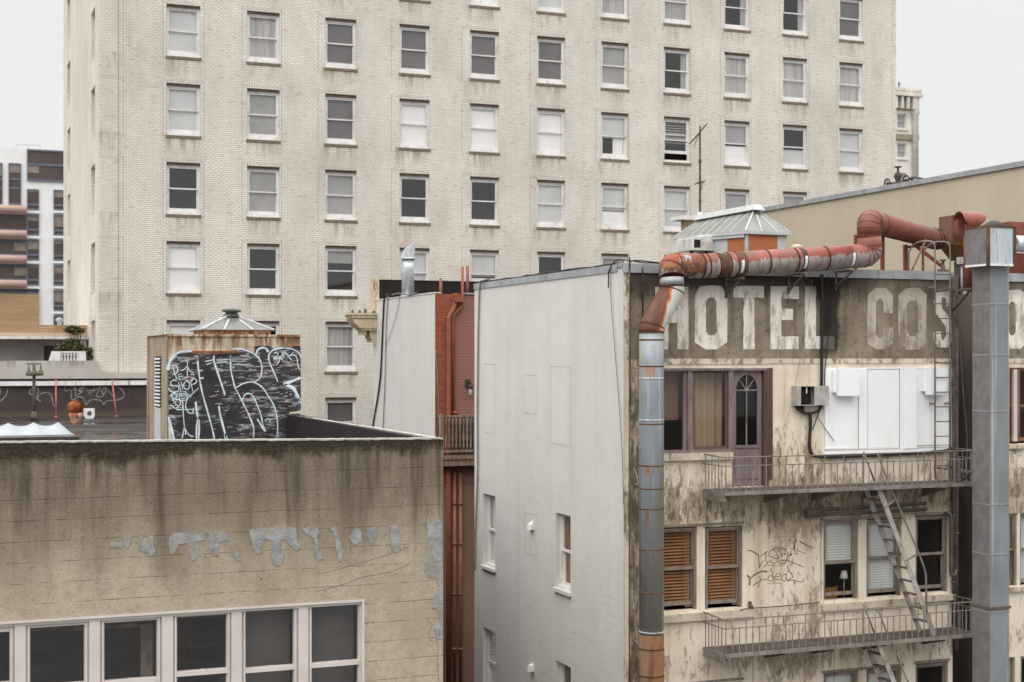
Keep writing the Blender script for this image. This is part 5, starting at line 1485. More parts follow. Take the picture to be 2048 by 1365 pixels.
for (a, v0, v1, lb) in ((881.5, 557, 575, "short thick orange roof pipe before the black parapet"), (935, 532, 578, "tall orange roof pipe beside the vent pipe on the alley building")):
    f = MB(); yy = byb - 0.8; p = onY(a, v1, yy); f.tube([(p.x, yy, bzt - 0.1), (p.x, yy, za(a, v0, yy))], 0.055, 8)
    o1 = obj("roof_pipe", f, MAT["orange_pipe"]); tag(o1, lb, "pipe", "orange roof pipes")
# flue
FY = BY + 2.0
fx = xa(816, FY)
fx = max(fx, bx + 0.22)
FY = None
# the flue stands just behind the flank wall: find the depth at which its sight line meets that wall
FY = ya(816, bx + 0.25); fx = bx + 0.25
fl = thing("metal_flue", "shiny wrapped metal flue with a bent hood at the edge of the grey flank", "flue", (fx, FY, bzt - 0.1))
r_ = 12 * (FY * 1.03) / FPX
f = MB(); f.tube([(fx, FY, bzt - 0.1), (fx, FY, za(816, 540, FY)), (fx, FY, za(816, 519, FY))], [r_ * 1.12, r_, r_ * 0.95], 16); f.lathe((fx, FY, bzt + 0.02), [(r_ * 1.35, 0), (r_ * 1.2, 0.05)], 16); obj("pipe", f, MAT["bright_steel"], fl)
f = MB()
hb, ht = za(816, 518, FY), za(820, 489, FY)
f.lathe((fx, FY, hb - 0.02), [(r_ * 1.25, 0), (r_ * 1.25, 0.05)], 16)
pr = [(fx - r_ * 1.05, hb + 0.03), (fx + r_ * 0.9, hb + 0.03), (fx + r_ * 1.0, ht + 0.0), (fx + r_ * 0.3, ht - 0.05), (fx - r_ * 0.5, ht - 0.16)]
f.prism([(a, FY - r_ * 0.8, b) for a, b in pr], (0, r_ * 1.6, 0)); obj("hood", f, MAT["bright_steel"], fl)
# balcony
VY = BY - 0.38
v0x, v1x = bx + 0.04, xa(990, VY)
bal = thing("timber_balcony", "weathered dark timber balcony with turned balusters before the brick wall", "balcony", ((v0x + v1x) / 2, VY, za(900, 935, VY)))
zr_, zm_, zd_ = za(910, 831, VY), za(910, 905, VY), za(910, 912, VY)
f = MB(); f.box(v0x, v1x, VY - 0.05, VY + 0.05, zr_ - 0.06, zr_); f.box(v0x, v1x, VY - 0.04, VY + 0.04, zm_, zm_ + 0.07); f.box(v0x - 0.03, v0x + 0.09, VY - 0.06, VY + 0.06, zd_, zr_ + 0.04); f.box(v0x, v0x + 0.06, VY + 0.06, BY - 0.02, zr_ - 0.06, zr_); obj("rail", f, MAT["weathered_wood"], bal)
nbal = 14
for i in range(nbal):
    f = MB(); x = v0x + 0.16 + i * 0.115; H_ = zr_ - 0.06 - zm_ - 0.07
    f.lathe((x, VY, zm_ + 0.07), [(0.034, 0), (0.034, H_ * 0.15), (0.018, H_ * 0.2), (0.042, H_ * 0.38), (0.022, H_ * 0.55), (0.03, H_ * 0.62), (0.018, H_ * 0.7), (0.036, H_ * 0.85), (0.036, H_)], 8)
    obj("baluster", f, MAT["weathered_wood"], bal)
f = MB(); f.box(v0x - 0.1, v1x, VY - 0.12, BY - 0.01, zd_ - 0.10, zd_); f.box(v0x - 0.05, v1x, VY - 0.08, BY - 0.01, zd_ - 0.30, zd_ - 0.102); obj("deck", f, MAT["weathered_wood"], bal)
# wall lamp
f = MB(); wl = onY(938, 775, BY - 0.12); wlt = thing("wall_lantern", "small dark wall lantern with a clear globe on the brick wall", "lantern", wl)
f.box(wl.x - 0.09, wl.x + 0.07, BY - 0.05, BY - 0.003, wl.z + 0.0, wl.z + 0.24); f.bar((wl.x, BY - 0.05, wl.z + 0.17), (wl.x + 0.03, BY - 0.17, wl.z + 0.12), 0.05, 0.05); f.lathe((wl.x + 0.03, BY - 0.17, wl.z - 0.05), [(0.06, 0), (0.075, 0.06), (0.05, 0.14)], 10); obj("bracket", f, MAT["dark_metal"], wlt)
f = MB(); f.lathe((wl.x + 0.03, BY - 0.17, wl.z - 0.26), [(0.03, 0), (0.06, 0.06), (0.06, 0.15), (0.045, 0.2)], 10); obj("globe", f, MAT["box_grey"], wlt)
def cable(name, pts, r, mat, label, cat="cable", group=None, n=6, sm=6):
    f = MB(); f.tube(smooth_line(pts, sm), r, n); o = obj(name, f, MAT[mat]); return tag(o, label, cat, group)
X_ = bx - 0.04
cable("wall_cable", [onX(778, 589, X_), onX(769, 596, X_), onX(766, 640, X_), onX(760, 760, X_), onX(746, 850, X_), onX(740, 900, X_)], 0.03, "black_cable", "thick black cable hanging slanted down the grey alley flank", group="cables on the grey alley flank")
cable("wall_cable", [onX(776, 592, X_), onX(772, 660, X_), onX(770, 760, X_), onX(764, 900, X_)], 0.018, "grey_cable", "thin straight cable down the grey alley flank", group="cables on the grey alley flank")
cable("wall_cable", [onX(801, 588, X_), onX(790, 640, X_), onX(772, 690, X_)], 0.010, "grey_cable", "fine slanting wire from the flue to the cable on the grey flank", group="cables on the grey alley flank")
cable("wall_cable", [onX(833, 586, X_), onX(818, 590, X_), onX(800, 587, X_), onX(784, 590, X_)], 0.02, "grey_cable", "loose cable lying along the top edge of the grey alley flank", group="cables on the grey alley flank")
cable("wall_cable", [onY(871, 700, BY - 0.05), onY(876, 770, BY - 0.05), onY(877, 830, BY - 0.05)], 0.012, "grey_cable", "pale cord hanging at the edge of the orange brick", group="cables on the grey alley flank")

# ------------------------------------------------------------------ tan building behind the right side
TXX = 24.0
tz = onX(1800, 369, TXX).z
tb = thing("tan_building", "tall windowless tan rendered building with a grey metal coping behind the hotel", "building", (TXX, 32, 0))
tye = ya(1468, TXX)
f = MB(); f.box(TXX, TXX + 14, 23.95, tye, 0, tz - 0.10); obj("wall", f, MAT["tan_render"], tb)
f = MB(); f.box(TXX - 0.06, TXX + 14, 23.9, tye + 0.05, tz - 0.098, tz + 0.03); obj("coping", f, MAT["flashing"], tb)
X_ = TXX + 0.3
vp = onX(1796, 368, X_); yv = vp.y
vf = thing("roof_valve", "dark cast iron roof valve with two side wheels on the tan coping", "valve", (X_, yv, tz + 0.03))
sc_ = math.hypot(X_, yv) / FPX
f = MB(); f.lathe((X_, yv, tz + 0.03), [(0.10, 0), (0.10, 0.06), (0.06, 0.09), (0.075, 0.16), (0.11, 0.24), (0.09, 0.32), (0.05, 0.37), (0.03, 0.40), (0.03, 0.48), (0.10, 0.49), (0.10, 0.52), (0.02, 0.53)], 12)
f.tube([(X_, yv + 0.42, tz + 0.10), (X_, yv - 0.42, tz + 0.10)], 0.05, 8); obj("body", f, MAT["dark_metal"], vf)
for s_ in (-1, 1):
    f = MB(); c_ = Vector((X_ - 0.05, yv + s_ * 0.42, tz + 0.14))
    ring = [(c_.x, c_.y + 0.12 * math.cos(a), c_.z + 0.12 * math.sin(a)) for a in [2 * math.pi * k / 12 for k in range(13)]]
    f.tube(ring, 0.022, 6); f.tube([(c_.x, c_.y - 0.12, c_.z), (c_.x, c_.y + 0.12, c_.z)], 0.015, 5); f.tube([(c_.x, c_.y, c_.z - 0.12), (c_.x, c_.y, c_.z + 0.12)], 0.015, 5); obj("hand_wheel", f, MAT["dark_metal"], vf)
f = MB(); a = onX(1823, 357, X_)
f.tube([(X_, a.y, tz), (X_, a.y, tz + 0.14), (X_, a.y - 0.12, tz + 0.18), (X_, a.y - 0.55, tz + 0.08)], 0.025, 6); f.lathe((X_, a.y, tz + 0.12), [(0.05, 0), (0.06, 0.05), (0.02, 0.09)], 8)
tag(obj("roof_fitting", f, MAT["dark_metal"]), "small dark bent pipe fitting on the tan coping", "pipe")
# ------------------------------------------------------------------ the old hotel
HX = xa(1247, HY)                      # its painted flank
hyb = ya(949, HX)
hz = onX(1250, 534, HX).z              # parapet height
HXR = xa(1905, HY)                     # end of the main front
ht = thing("old_hotel", "shabby cream hotel with peeling stucco front and pale grey painted flank", "building", (HX, HY, 0))
zH = lambda u, v: za(u, v, HY)
xH = lambda u: xa(u, HY)
# flank
def HXw(u0, u1, v0, v1):
    um = (u0 + u1) / 2
    y1, y0 = ya(u0, HX), ya(u1, HX)
    return (y0, y1, onX(um, v1, HX).z, onX(um, v0, HX).z)
WF = [HXw(966, 990.5, 990, 1134), HXw(1111.5, 1141, 1029, 1180), HXw(966, 991, 1260, 1400), HXw(1111.5, 1141.5, 1328, 1480)]
f = MB(); f.wall(PX_(HX), HY, hyb, 0, hz, WF, rev=0.13); obj("flank_wall", f, MAT["pale_plaster"], ht)
covs = [[('shade', 0.97, 'pale_blind')], [('slats', (0.02, 0.97, 0.05), 'slat_wood')], [('slats', (0.02, 0.97, 0.07), 'pale_blind')], [('shade', 0.97, 'slate_blind')]]
for i, h in enumerate(WF):
    sash(ht, PX_(HX), h[0], h[1], h[2], h[3], rec=0.10, fm="ac_white" if i else "ac_white", jamb=0.075, head=0.07, bot=0.10, rail=0.5, cover=covs[i], seed=i)
    q = MB(); q.box(HX - 0.06, HX + 0.03, h[0] - 0.04, h[1] + 0.04, h[2] - 0.07, h[2] - 0.002); obj("sill", q, MAT["pale_plaster"], ht)
f = MB()       # outlines of bricked-up openings
for (u0, u1, v0, v1) in ((1050, 1073, 1027, 1110), (1101, 1141.5, 733, 890), (1047.5, 1074, 750, 828), (968, 991, 728, 867), (1050, 1073, 1308, 1392)):
    h = HXw(u0, u1, v0, v1); e = 0.012
    for (a, b, c, d) in ((h[0], h[1], h[2], h[2] + e), (h[0], h[1], h[3] - e, h[3]), (h[0], h[0] + e, h[2] + e, h[3] - e), (h[1] - e, h[1], h[2] + e, h[3] - e)):
        f.box(HX - 0.003, HX + 0.005, a, b, c, d)
obj("blocked_openings", f, MAT["seam_line"], ht)
for (u, v, lb) in ((1065, 1053, "small white vent hood on the grey flank, upper of two"), (1066, 1336, "small white vent hood on the grey flank, lower of two")):
    c_ = onX(u, v, HX); f = MB()
    f.prism([(HX - 0.002, c_.y - 0.08, c_.z - 0.06), (HX - 0.10, c_.y - 0.08, c_.z - 0.07), (HX - 0.07, c_.y - 0.08, c_.z + 0.05), (HX - 0.002, c_.y - 0.08, c_.z + 0.08)], (0, 0.16, 0))
    f.box(HX - 0.012, HX - 0.002, c_.y - 0.1, c_.y + 0.1, c_.z + 0.08, c_.z + 0.10)
    tag(obj("vent_hood", f, MAT["ac_white"]), lb, "vent", "vent hoods on the grey flank")
# front walls
op = {
 'A': (xH(1290), xH(1464), zH(1400, 905), zH(1400, 737)), 'door': (xH(1464), xH(1531), ZL1 + 0.02, zH(1495, 738)),
 'L1': (xH(1296), xH(1394), zH(1360, 1222), zH(1360, 1055)), 'L2': (xH(1410), xH(1485), zH(1447, 1218), zH(1447, 1053)),
 'M1': (xH(1647), xH(1717), zH(1682, 1200), zH(1682, 1039)), 'M2': (xH(1733), xH(1803), zH(1768, 1194), zH(1768, 1037)), 'M3': (xH(1831), xH(1896), zH(1863, 1186), zH(1863, 1031)),
}
DZ2 = -2.875
for k in ('L1', 'L2', 'M1', 'M2', 'M3'):
    h = op[k]; op[k + 'b'] = (h[0], h[1], h[2] + DZ2, h[3] + DZ2)
zb1 = CZ - 0.022                      # foot of the painted band
f = MB(); f.wall(PY_(HY), HX, HXR, 0, zb1, list(op.values()), rev=0.16); obj("front_wall", f, MAT["cream_stucco"], ht)
f = MB(); f.wall(PY_(HY - 0.004), HX + 0.125, HXR, zb1 - 0.01, hz - 0.001); f.face([(HX + 0.001, HY, zb1), (HXR, HY, zb1), (HXR, HY, hz - 0.001), (HX + 0.001, HY, hz - 0.001)]); obj("sign_band", f, MAT["sign_band"], ht)
f = MB(); f.wall(PY_(HY - 0.006), HX, HX + 0.125, zb1 - 0.01, hz - 0.06); obj("corner_strip", f, MAT["white_ledge_stucco"], ht)
f = MB(); f.box(HX + 0.45, xH(1536), HY - 0.016, HY - 0.001, zb1 - 0.105, zb1 - 0.005); f.box(xH(1536), HXR, HY - 0.014, HY - 0.001, zb1 - 0.095, zb1 - 0.004); obj("band_ledge", f, MAT["white_ledge_stucco"], ht)
# side of the recess, right part of the front
RXR, RYB = xH(2014), HY + 2.4
f = MB(); f.face([(HXR, HY, 0), (HXR, RYB, 0), (HXR, RYB, hz - 0.3), (HXR, HY, hz - 0.3)]); f.face([(HXR, RYB, 0), (RXR, RYB, 0), (RXR, RYB, hz - 0.3), (HXR, RYB, hz - 0.3)]); f.face([(RXR, HY + 0.001, 0), (RXR, RYB, 0), (RXR, RYB, hz - 0.3), (RXR, HY + 0.001, hz - 0.3)]); obj("light_well", f, MAT["dark_recess"], ht)
f = MB()
for i in range(9):
    z = CZ + 1.0 - i * 0.42
    f.box(RXR - 0.55, RXR - 0.25, RYB - 0.10, RYB - 0.02, z - 0.36, z)
obj("well_panelling", f, MAT["brown_wood"], ht)
RX2 = TXX - 0.02
oR = {'R1': (xH(2018.5), xH(2110), zH(2040, 888), zH(2040, 736)), 'R2': (xH(2018), xH(2034), zH(2030, 1172), zH(2030, 1027)), 'R3': (xH(2040), xH(2110), zH(2050, 1172), zH(2050, 1026)), 'R2b': (xH(2018), xH(2030), zH(2025, 1172) + DZ2, zH(2025, 1027) + DZ2), 'R3b': (xH(2041), xH(2110), zH(2050, 1172) + DZ2, zH(2050, 1026) + DZ2)}
f = MB(); f.wall(PY_(HY), RXR, RX2, 0, zb1, list(oR.values()), rev=0.16); obj("front_wall", f, MAT["cream_stucco"], ht)
f = MB(); f.wall(PY_(HY - 0.004), RXR, RX2, zb1, hz - 0.001); obj("sign_band", f, MAT["sign_band"], ht)
f = MB(); f.box(RXR, RX2, HY - 0.014, HY - 0.001, zb1 - 0.095, zb1 - 0.004); obj("band_ledge", f, MAT["white_ledge_stucco"], ht)
# roof, parapets
RZH = hz - 0.35
f = MB(); f.box(HX + 0.21, RX2, RYB + 0.001, hyb - 0.01, RZH - 0.2, RZH); f.box(HX + 0.21, HXR - 0.001, HY + 0.21, RYB, RZH - 0.2, RZH); f.box(RXR + 0.001, RX2, HY + 0.21, RYB, RZH - 0.2, RZH); obj("roof", f, MAT["roof_felt"], ht)
f = MB(); e = 0.06
f.box(HX - 0.02, HX + 0.22, HY + 0.24, hyb, hz + 0.001, hz + e); f.box(HX - 0.022, HX - 0.003, HY + 0.24, hyb, hz - 0.07, hz + e - 0.002)
f.box(HX - 0.03, HXR, HY - 0.035, HY + 0.22, hz + 0.002, hz + e + 0.004); f.box(HX - 0.03, HXR, HY - 0.040, HY - 0.012, hz - 0.10, hz + e - 0.001)
f.box(RXR, RX2, HY - 0.035, HY + 0.22, hz + 0.002, hz + e + 0.004); f.box(RXR, RX2, HY - 0.040, HY - 0.012, hz - 0.10, hz + e - 0.001)
f.box(HX + 0.2, HX + 0.21, HY + 0.22, hyb, RZH, hz)
obj("coping", f, MAT["flashing"], ht)
f = MB(); f.box(HX + 0.4, RXR, HY + 2.0, HY + 2.1, 0.1, RZH - 0.3)
for z in (ZL1 + 2.3, ZL1 - 0.3, ZL2 - 0.3): f.box(HX + 0.3, HXR - 0.05, HY + 0.2, HY + 2.0, z - 0.08, z)
f.box(HX + 1.3, HX + 1.4, HY + 2.1, hyb - 0.2, 0.1, RZH - 0.3); f.box(xH(1600), xH(1600) + 0.08, HY + 0.2, HY + 2.0, 0.1, RZH - 0.3)
f.box(RXR + 0.1, RX2, HY + 1.2, HY + 1.3, 0.1, RZH - 0.3)
obj("interior", f, MAT["interior"], ht)
# ---- letters of the painted sign
def poly_letter(name_mat, polys=(), rings=(), wob=0.7, seed=1):
    rnd = random.Random(seed); f = MB(); Y = HY - 0.007
    J = lambda: rnd.uniform(-wob, wob)
    for (u0, u1, v0, v1) in polys:
        n = max(2, int(max(abs(u1 - u0), abs(v1 - v0)) / 8))
        if abs(v1 - v0) > abs(u1 - u0):
            L = [(u0 + J(), v0 + (v1 - v0) * i / n) for i in range(n + 1)]; Rr = [(u1 + J(), v0 + (v1 - v0) * i / n) for i in range(n + 1)]
        else:
            L = [(u0 + (u1 - u0) * i / n, v0 + J()) for i in range(n + 1)]; Rr = [(u0 + (u1 - u0) * i / n, v1 + J()) for i in range(n + 1)]
        V = []
        for a, b in zip(L, Rr): V += [onY(a[0], a[1], Y), onY(b[0], b[1], Y)]
        f.idx(V, [(2 * i, 2 * i + 1, 2 * i + 3, 2 * i + 2) for i in range(n)])
    for outer, inner, closed in rings:
        V = []
        for a, b in zip(outer, inner): V += [onY(a[0] + J(), a[1] + J(), Y), onY(b[0] + J() * .6, b[1] + J() * .6, Y)]
        n = len(outer)
        f.idx(V, [(2 * i, 2 * i + 1, 2 * ((i + 1) % n) + 1, 2 * ((i + 1) % n)) for i in range(n if closed else n - 1)])
    return obj("painted_letter", f, MAT[name_mat], ht)
W_ = "letter_white"
poly_letter(W_, [(1310, 1337, 574, 699), (1337.5, 1354.5, 620, 646), (1355, 1377, 574, 699)])
poly_letter(W_, rings=[([(1400,573),(1422,571),(1443,573),(1455,590),(1455,640),(1455,685),(1433,699.5),(1411,699),(1390,685),(1389,640),(1389,590)],
                        [(1416,597),(1422,595),(1428,597),(1433,605),(1433,640),(1433,664),(1428,671),(1417,671),(1412,664),(1412,640),(1412,605)], True)])
poly_letter(W_, [(1467, 1528, 572, 596), (1487, 1509, 596.5, 699)])
poly_letter(W_, [(1541, 1563, 573, 699), (1563.4, 1598, 573, 598), (1563.4, 1586, 618, 640), (1563.4, 1597, 673, 699)])
poly_letter(W_, [(1610, 1632, 573, 698), (1632.4, 1669, 673, 698)])
Fd = "letter_faded"
poly_letter(Fd, rings=[([(1786,627),(1786,590),(1772,577),(1750,577),(1736,590),(1735,640),(1736,688),(1752,699),(1771,699),(1786,686),(1786,655)],
                        [(1767,627),(1767,606),(1763,598),(1757,598),(1752,606),(1752,640),(1752,668),(1757,676),(1763,676),(1767,668),(1767,655)], False)])
poly_letter(Fd, rings=[([(1812,577),(1825,576),(1838,577),(1853,590),(1853,640),(1853,686),(1837,700),(1813,700),(1797,686),(1796,640),(1796,590)],
                        [(1819,603),(1825,601),(1831,603),(1836,610),(1836,640),(1836,664),(1831,673),(1820,673),(1814,664),(1814,640),(1814,610)], True)])
def strip_letter(mat, pts, wpx):
    f = MB(); f.ribbon([onY(a, b, HY - 0.007) for a, b in pts], wpx * HY * 1.2 / FPX, (0, -1, 0)); return obj("painted_letter", f, MAT[mat], ht)
strip_letter(W_, [(1900,612),(1899,594),(1889,586),(1879,588),(1875,604),(1878,622),(1890,637),(1899,652),(1900,674),(1892,688),(1881,689),(1875,678),(1874,664)], 19)
poly_letter(W_, rings=[([(2013,581),(2030,580),(2043,581),(2056,594),(2056,640),(2056,684),(2042,698),(2014,698),(2002,684),(2002,640),(2002,594)],
                        [(2021,605),(2025,603),(2028,605),(2031,610),(2031,640),(2031,664),(2028,671),(2021,671),(2018,664),(2018,640),(2018,610)], True)])
# ---- upper left window with curtain and door
zA1, zA0 = op['A'][3], op['A'][2]
P = PY_(HY)
f = MB()
f.box(xH(1290), xH(1531) + 0.02, HY - 0.03, HY + 0.10, zA1 - 0.045, zA1 - 0.002)
f.box(xH(1290), xH(1464), HY - 0.02, HY + 0.10, zA0 + 0.002, zA0 + 0.05)
for (a, b) in ((1375.5, 1385), (1457, 1466.5)): f.box(xH(a), xH(b), HY - 0.01, HY + 0.10, zA0 + 0.05, zA1 - 0.046)
f.box(xH(1368), xH(1375), HY + 0.025, HY + 0.08, zA0 + 0.05, zA1 - 0.046)
wA = obj("window", f, MAT["purple_wood"], ht)
f = MB(); f.box(xH(1386), xH(1390), HY + 0.02, HY + 0.07, zA0 + 0.052, zA1 - 0.047); f.box(xH(1452), xH(1456), HY + 0.02, HY + 0.07, zA0 + 0.052, zA1 - 0.047); f.box(xH(1390.2), xH(1451.8), HY + 0.02, HY + 0.07, zA1 - 0.085, zA1 - 0.047); f.box(xH(1390.2), xH(1451.8), HY + 0.02, HY + 0.07, zA0 + 0.052, zA0 + 0.10); obj("frame", f, MAT["brown_wood"], wA)
f = MB(); f.box(xH(1290), xH(1368) - 0.002, HY + 0.045, HY + 0.05, zA0 + 0.05, zA1 - 0.046); f.box(xH(1388), xH(1454), HY + 0.040, HY + 0.045, zA0 + 0.06, zA1 - 0.05); obj("pane", f, MAT["hotel_glass"], wA)
obj("curtain", curtain_mesh(P, xH(1384), xH(1462), 0.30, zA0, zA1, 0.035, 5, 4), MAT["curtain_tan"], wA)
f = MB(); f.box(xH(1290), xH(1372), HY + 0.30, HY + 0.31, zA1 - 0.95, zA1); obj("shade", f, MAT["brown_wall"], wA)
f = MB(); f.box(xH(1290), xH(1463), HY - 0.075, HY + 0.02, zH(1400, 920), zH(1400, 906)); obj("sill", f, MAT["stone_sill"], ht)
# door with an arched light
dx0, dx1, dz0, dz1 = xH(1467.5), xH(1526), ZL1 + 0.03, zA1 - 0.05
ax0, ax1 = xH(1475), xH(1518); axc = (ax0 + ax1) / 2; ar = (ax1 - ax0) / 2
gz0 = zH(1496, 891); gzs = zH(1496, 781) ; gzt_ = zH(1496, 750)
f = MB(); Yd = HY + 0.05; th = 0.05
arcp = [(axc - ar * math.cos(math.pi * i / 16), gzs + (gzt_ - gzs) * math.sin(math.pi * i / 16)) for i in range(17)]
inner = [(ax0, gz0)] + arcp + [(ax1, gz0)]
for (a, b, c, d) in ((dx0, ax0, dz0, gzs), (ax1, dx1, dz0, gzs), (ax0, ax1, dz0, gz0)): f.box(a, b, Yd, Yd + th, c, d)
outer = [(dx0, gzs)] + [(axc + (dx0 - axc) * math.cos(math.pi * i / 16) * 1.0 if False else dx0 + (dx1 - dx0) * i / 16, dz1) for i in range(17)] + [(dx1, gzs)]
ip = [(ax0, gzs)] + arcp + [(ax1, gzs)]
for i in range(len(ip) - 1):
    q = [outer[i], outer[i + 1], ip[i + 1], ip[i]]
    if i == 0: q = [(dx0, gzs), (dx0, dz1), ip[1], ip[0]]
    if i == len(ip) - 2: q = [(dx1, dz1), (dx1, gzs), ip[-1], ip[-2]]
    f.prism([(a, Yd, b) for a, b in q], (0, th, 0))
f.box(dx0 + 0.05, dx1 - 0.05, Yd - 0.012, Yd - 0.001, dz0 + 0.12, gz0 - 0.12)
f.box(ax0 - 0.015, ax1 + 0.015, Yd - 0.02, Yd - 0.001, gz0 - 0.05, gz0 - 0.015)
dr = obj("door", f, MAT["purple_wood"], ht)
f = MB(); yb_ = Yd + 0.005
f.box(axc - 0.010, axc + 0.010, yb_, yb_ + 0.03, gz0, gzs - 0.012); f.box(ax0, ax1, yb_, yb_ + 0.03, gzs - 0.012, gzs + 0.010)
for a in (45, 90, 135):
    p = Vector((axc, yb_ + 0.015, gzs)); q = Vector((axc - ar * math.cos(R(a)), yb_ + 0.015, gzs + (gzt_ - gzs) * math.sin(R(a)))); f.bar(p, q, 0.014, 0.02, up=(0, 1, 0))
f.lathe((axc, yb_ - 0.005, gzs - 0.002), [(0.045, 0), (0.045, 0.02)], 12, axis='Y')
obj("muntin", f, MAT["grey_wood"], dr)
f = MB(); f.prism([(a, Yd + 0.035, b) for a, b in inner], (0, 0.006, 0)); obj("pane", f, MAT["dark_glass"], dr)
f = MB(); f.box(xH(1526.5), xH(1531) - 0.001, HY - 0.02, HY + 0.12, dz0, zA1 - 0.046); f.box(xH(1531) + 0.001, xH(1535.5), HY - 0.035, HY - 0.001, dz0, zA1 - 0.002); f.box(xH(1536), xH(1545), HY - 0.012, HY - 0.001, dz0 + 0.1, zA1 + 0.0); obj("door_frame", f, MAT["brown_wood"], ht)
# ---- white boarded bay
f = MB(); bz0, bz1 = zH(1775, 905), zH(1775, 736); b0, b1 = xH(1646), xH(1902)
f.box(b0, b1, HY - 0.020, HY - 0.001, bz0 + 0.06, bz1)
f.box(b0, xH(1714), HY - 0.028, HY - 0.0205, bz0 + 0.09, bz1 - 0.03); f.box(xH(1715.5), xH(1733), HY - 0.030, HY - 0.0205, bz0 + 0.09, bz1 - 0.02); f.box(xH(1733.5), xH(1797), HY - 0.026, HY - 0.0205, bz0 + 0.10, bz1 - 0.03)
f.box(xH(1804.5), xH(1829), HY - 0.075, HY - 0.0205, bz0 + 0.065, bz1 + 0.03); f.box(xH(1798), xH(1804), HY - 0.04, HY - 0.0205, bz0 + 0.065, bz1 - 0.01)
f.box(xH(1831), xH(1896), HY - 0.028, HY - 0.0205, bz0 + 0.12, bz1 - 0.03)
f.box(b0 - 0.01, b1, HY - 0.06, HY - 0.001, bz0, bz0 + 0.058); f.box(b0, xH(1690), HY - 0.035, HY - 0.0285, bz0 + 0.10, bz0 + 0.12)
bw = obj("boarded_window", f, MAT["white_boards"], ht)
f = MB()
for u, w_ in ((1714.8, 0.014), (1733.3, 0.006), (1797.4, 0.010), (1804.2, 0.008), (1829.4, 0.010), (1896.5, 0.008), (1647.5, 0.008)): f.box(xH(u) - w_ / 2, xH(u) + w_ / 2, HY - 0.034, HY - 0.0205, bz0 + 0.08, bz1 - 0.01)
f.box(b0 + 0.02, b1 - 0.02, HY - 0.034, HY - 0.0205, bz0 + 0.066, bz0 + 0.076); f.box(xH(1733.6), xH(1797), HY - 0.032, HY - 0.0205, bz1 - 0.028, bz1 - 0.020); f.box(xH(1831), xH(1896), HY - 0.032, HY - 0.0205, bz1 - 0.028, bz1 - 0.020); f.box(xH(1831), xH(1896), HY - 0.032, HY - 0.0205, bz0 + 0.110, bz0 + 0.118)
obj("panel_joint", f, MAT["joint_grey"], bw)
for (u0, u1, v0, v1) in ((1666, 1707, 737, 792), (1844, 1881, 736, 790)):
    f = MB(); f.box(xH(u0 - 5), xH(u0 + 8), HY - 0.10, HY - 0.031, zH(u0, v1 - 7), zH(u0, v0 + 4)); f.box(xH(u0), xH(u1), HY - 0.19, HY - 0.101, zH(u0, v1), zH(u0, v0))
    f.box(xH(u0 + 9), xH(u1), HY - 0.10, HY - 0.031, zH(u0, v1 - 4), zH(u0, v0 + 2))
    obj("vent_cover", f, MAT["white_boards"], ht)
# ---- sash windows of the lower floors
KW = dict(rec=0.03, jamb=0.075, head=0.07, bot=0.12, rail=0.50, rt=0.05, sill=False)
WB = [('slats', (0.03, 0.98, 0.058), 'slat_wood')]
for suf in ('', 'b'):
    for k in ('L1', 'L2'):
        h = op[k + suf]; sash(ht, P, h[0] + 0.03, h[1] - 0.004, h[2] + 0.03, h[3] - 0.02, fm="grey_wood", gm="hotel_glass", cover=WB + [('side', 0.16, 'curtain_tan')], seed=3, **KW)
    for k, cv, lf in (('M1', [('slats', (0.45, 0.98, 0.05, 0.62), 'pale_blind')], 0.62), ('M2', [('slats', (0.03, 0.98, 0.05, 0.62), 'pale_blind')], 0), ('M3', None, 0)):
        h = op[k + suf]
        kw = dict(KW)
        if lf: kw['lift'] = 0.0; kw['rail'] = 0.46
        sash(ht, P, h[0] + 0.012, h[1] - 0.012, h[2] + 0.02, h[3] - 0.02, fm="grey_wood", cover=cv, gm="hotel_glass" if k != 'M3' else "dark_glass", **kw)
for (a, b, c, d) in ((1290, 1503, 1240, 1225), (1641, 1806, 1216, 1203), (1828, 1907, 1202, 1190)):
    for dz in (0, DZ2):
        f = MB(); um = (a + b) / 2; f.box(xH(a), xH(b), HY - 0.085, HY + 0.02, zH(um, c) + dz, zH(um, d) + dz); obj("sill", f, MAT["stone_sill"], ht)
for (a, b, c, d) in ((1290, 1487, 1052, 1047.5), (1643, 1806, 1038, 1034), (1829, 1898, 1030, 1025)):
    for dz in (0, DZ2):
        f = MB(); um = (a + b) / 2; f.box(xH(a), xH(b), HY - 0.03, HY - 0.001, zH(um, c) + dz, zH(um, d) + dz); obj("lintel_trim", f, MAT["grey_wood"], ht)
for (h, cv, fm) in ((oR['R1'], None, "faded_wood"), (oR['R2'], [('shade', 0.97, 'pale_blind')], "grey_wood"), (oR['R3'], [('slats', (0.03, 0.98, 0.05, 0.62), 'pale_blind')], "grey_wood"), (oR['R2b'], None, "grey_wood"), (oR['R3b'], None, "grey_wood")):
    sash(ht, P, h[0], h[1], h[2], h[3], fm=fm, cover=cv, gm="hotel_glass", **KW)
f = MB(); f.box(xH(2027), xH(2034), HY - 0.01, HY + 0.06, oR['R1'][2] + 0.05, oR['R1'][3] - 0.03); obj("mullion", f, MAT["peeling_white"], ht)
f = MB(); f.box(xH(2034.3), xH(2040), HY + 0.0, HY + 0.07, oR['R1'][2] + 0.05, oR['R1'][3] - 0.03); obj("mullion", f, MAT["faded_wood"], ht)
f = MB(); f.box(RXR + 0.01, RX2, HY - 0.07, HY - 0.001, zH(2040, 897), zH(2040, 889)); f.box(RXR + 0.01, RX2, HY - 0.07, HY - 0.001, zH(2040, 1182), zH(2040, 1173)); each("sill", f, MAT["stone_sill"], ht)
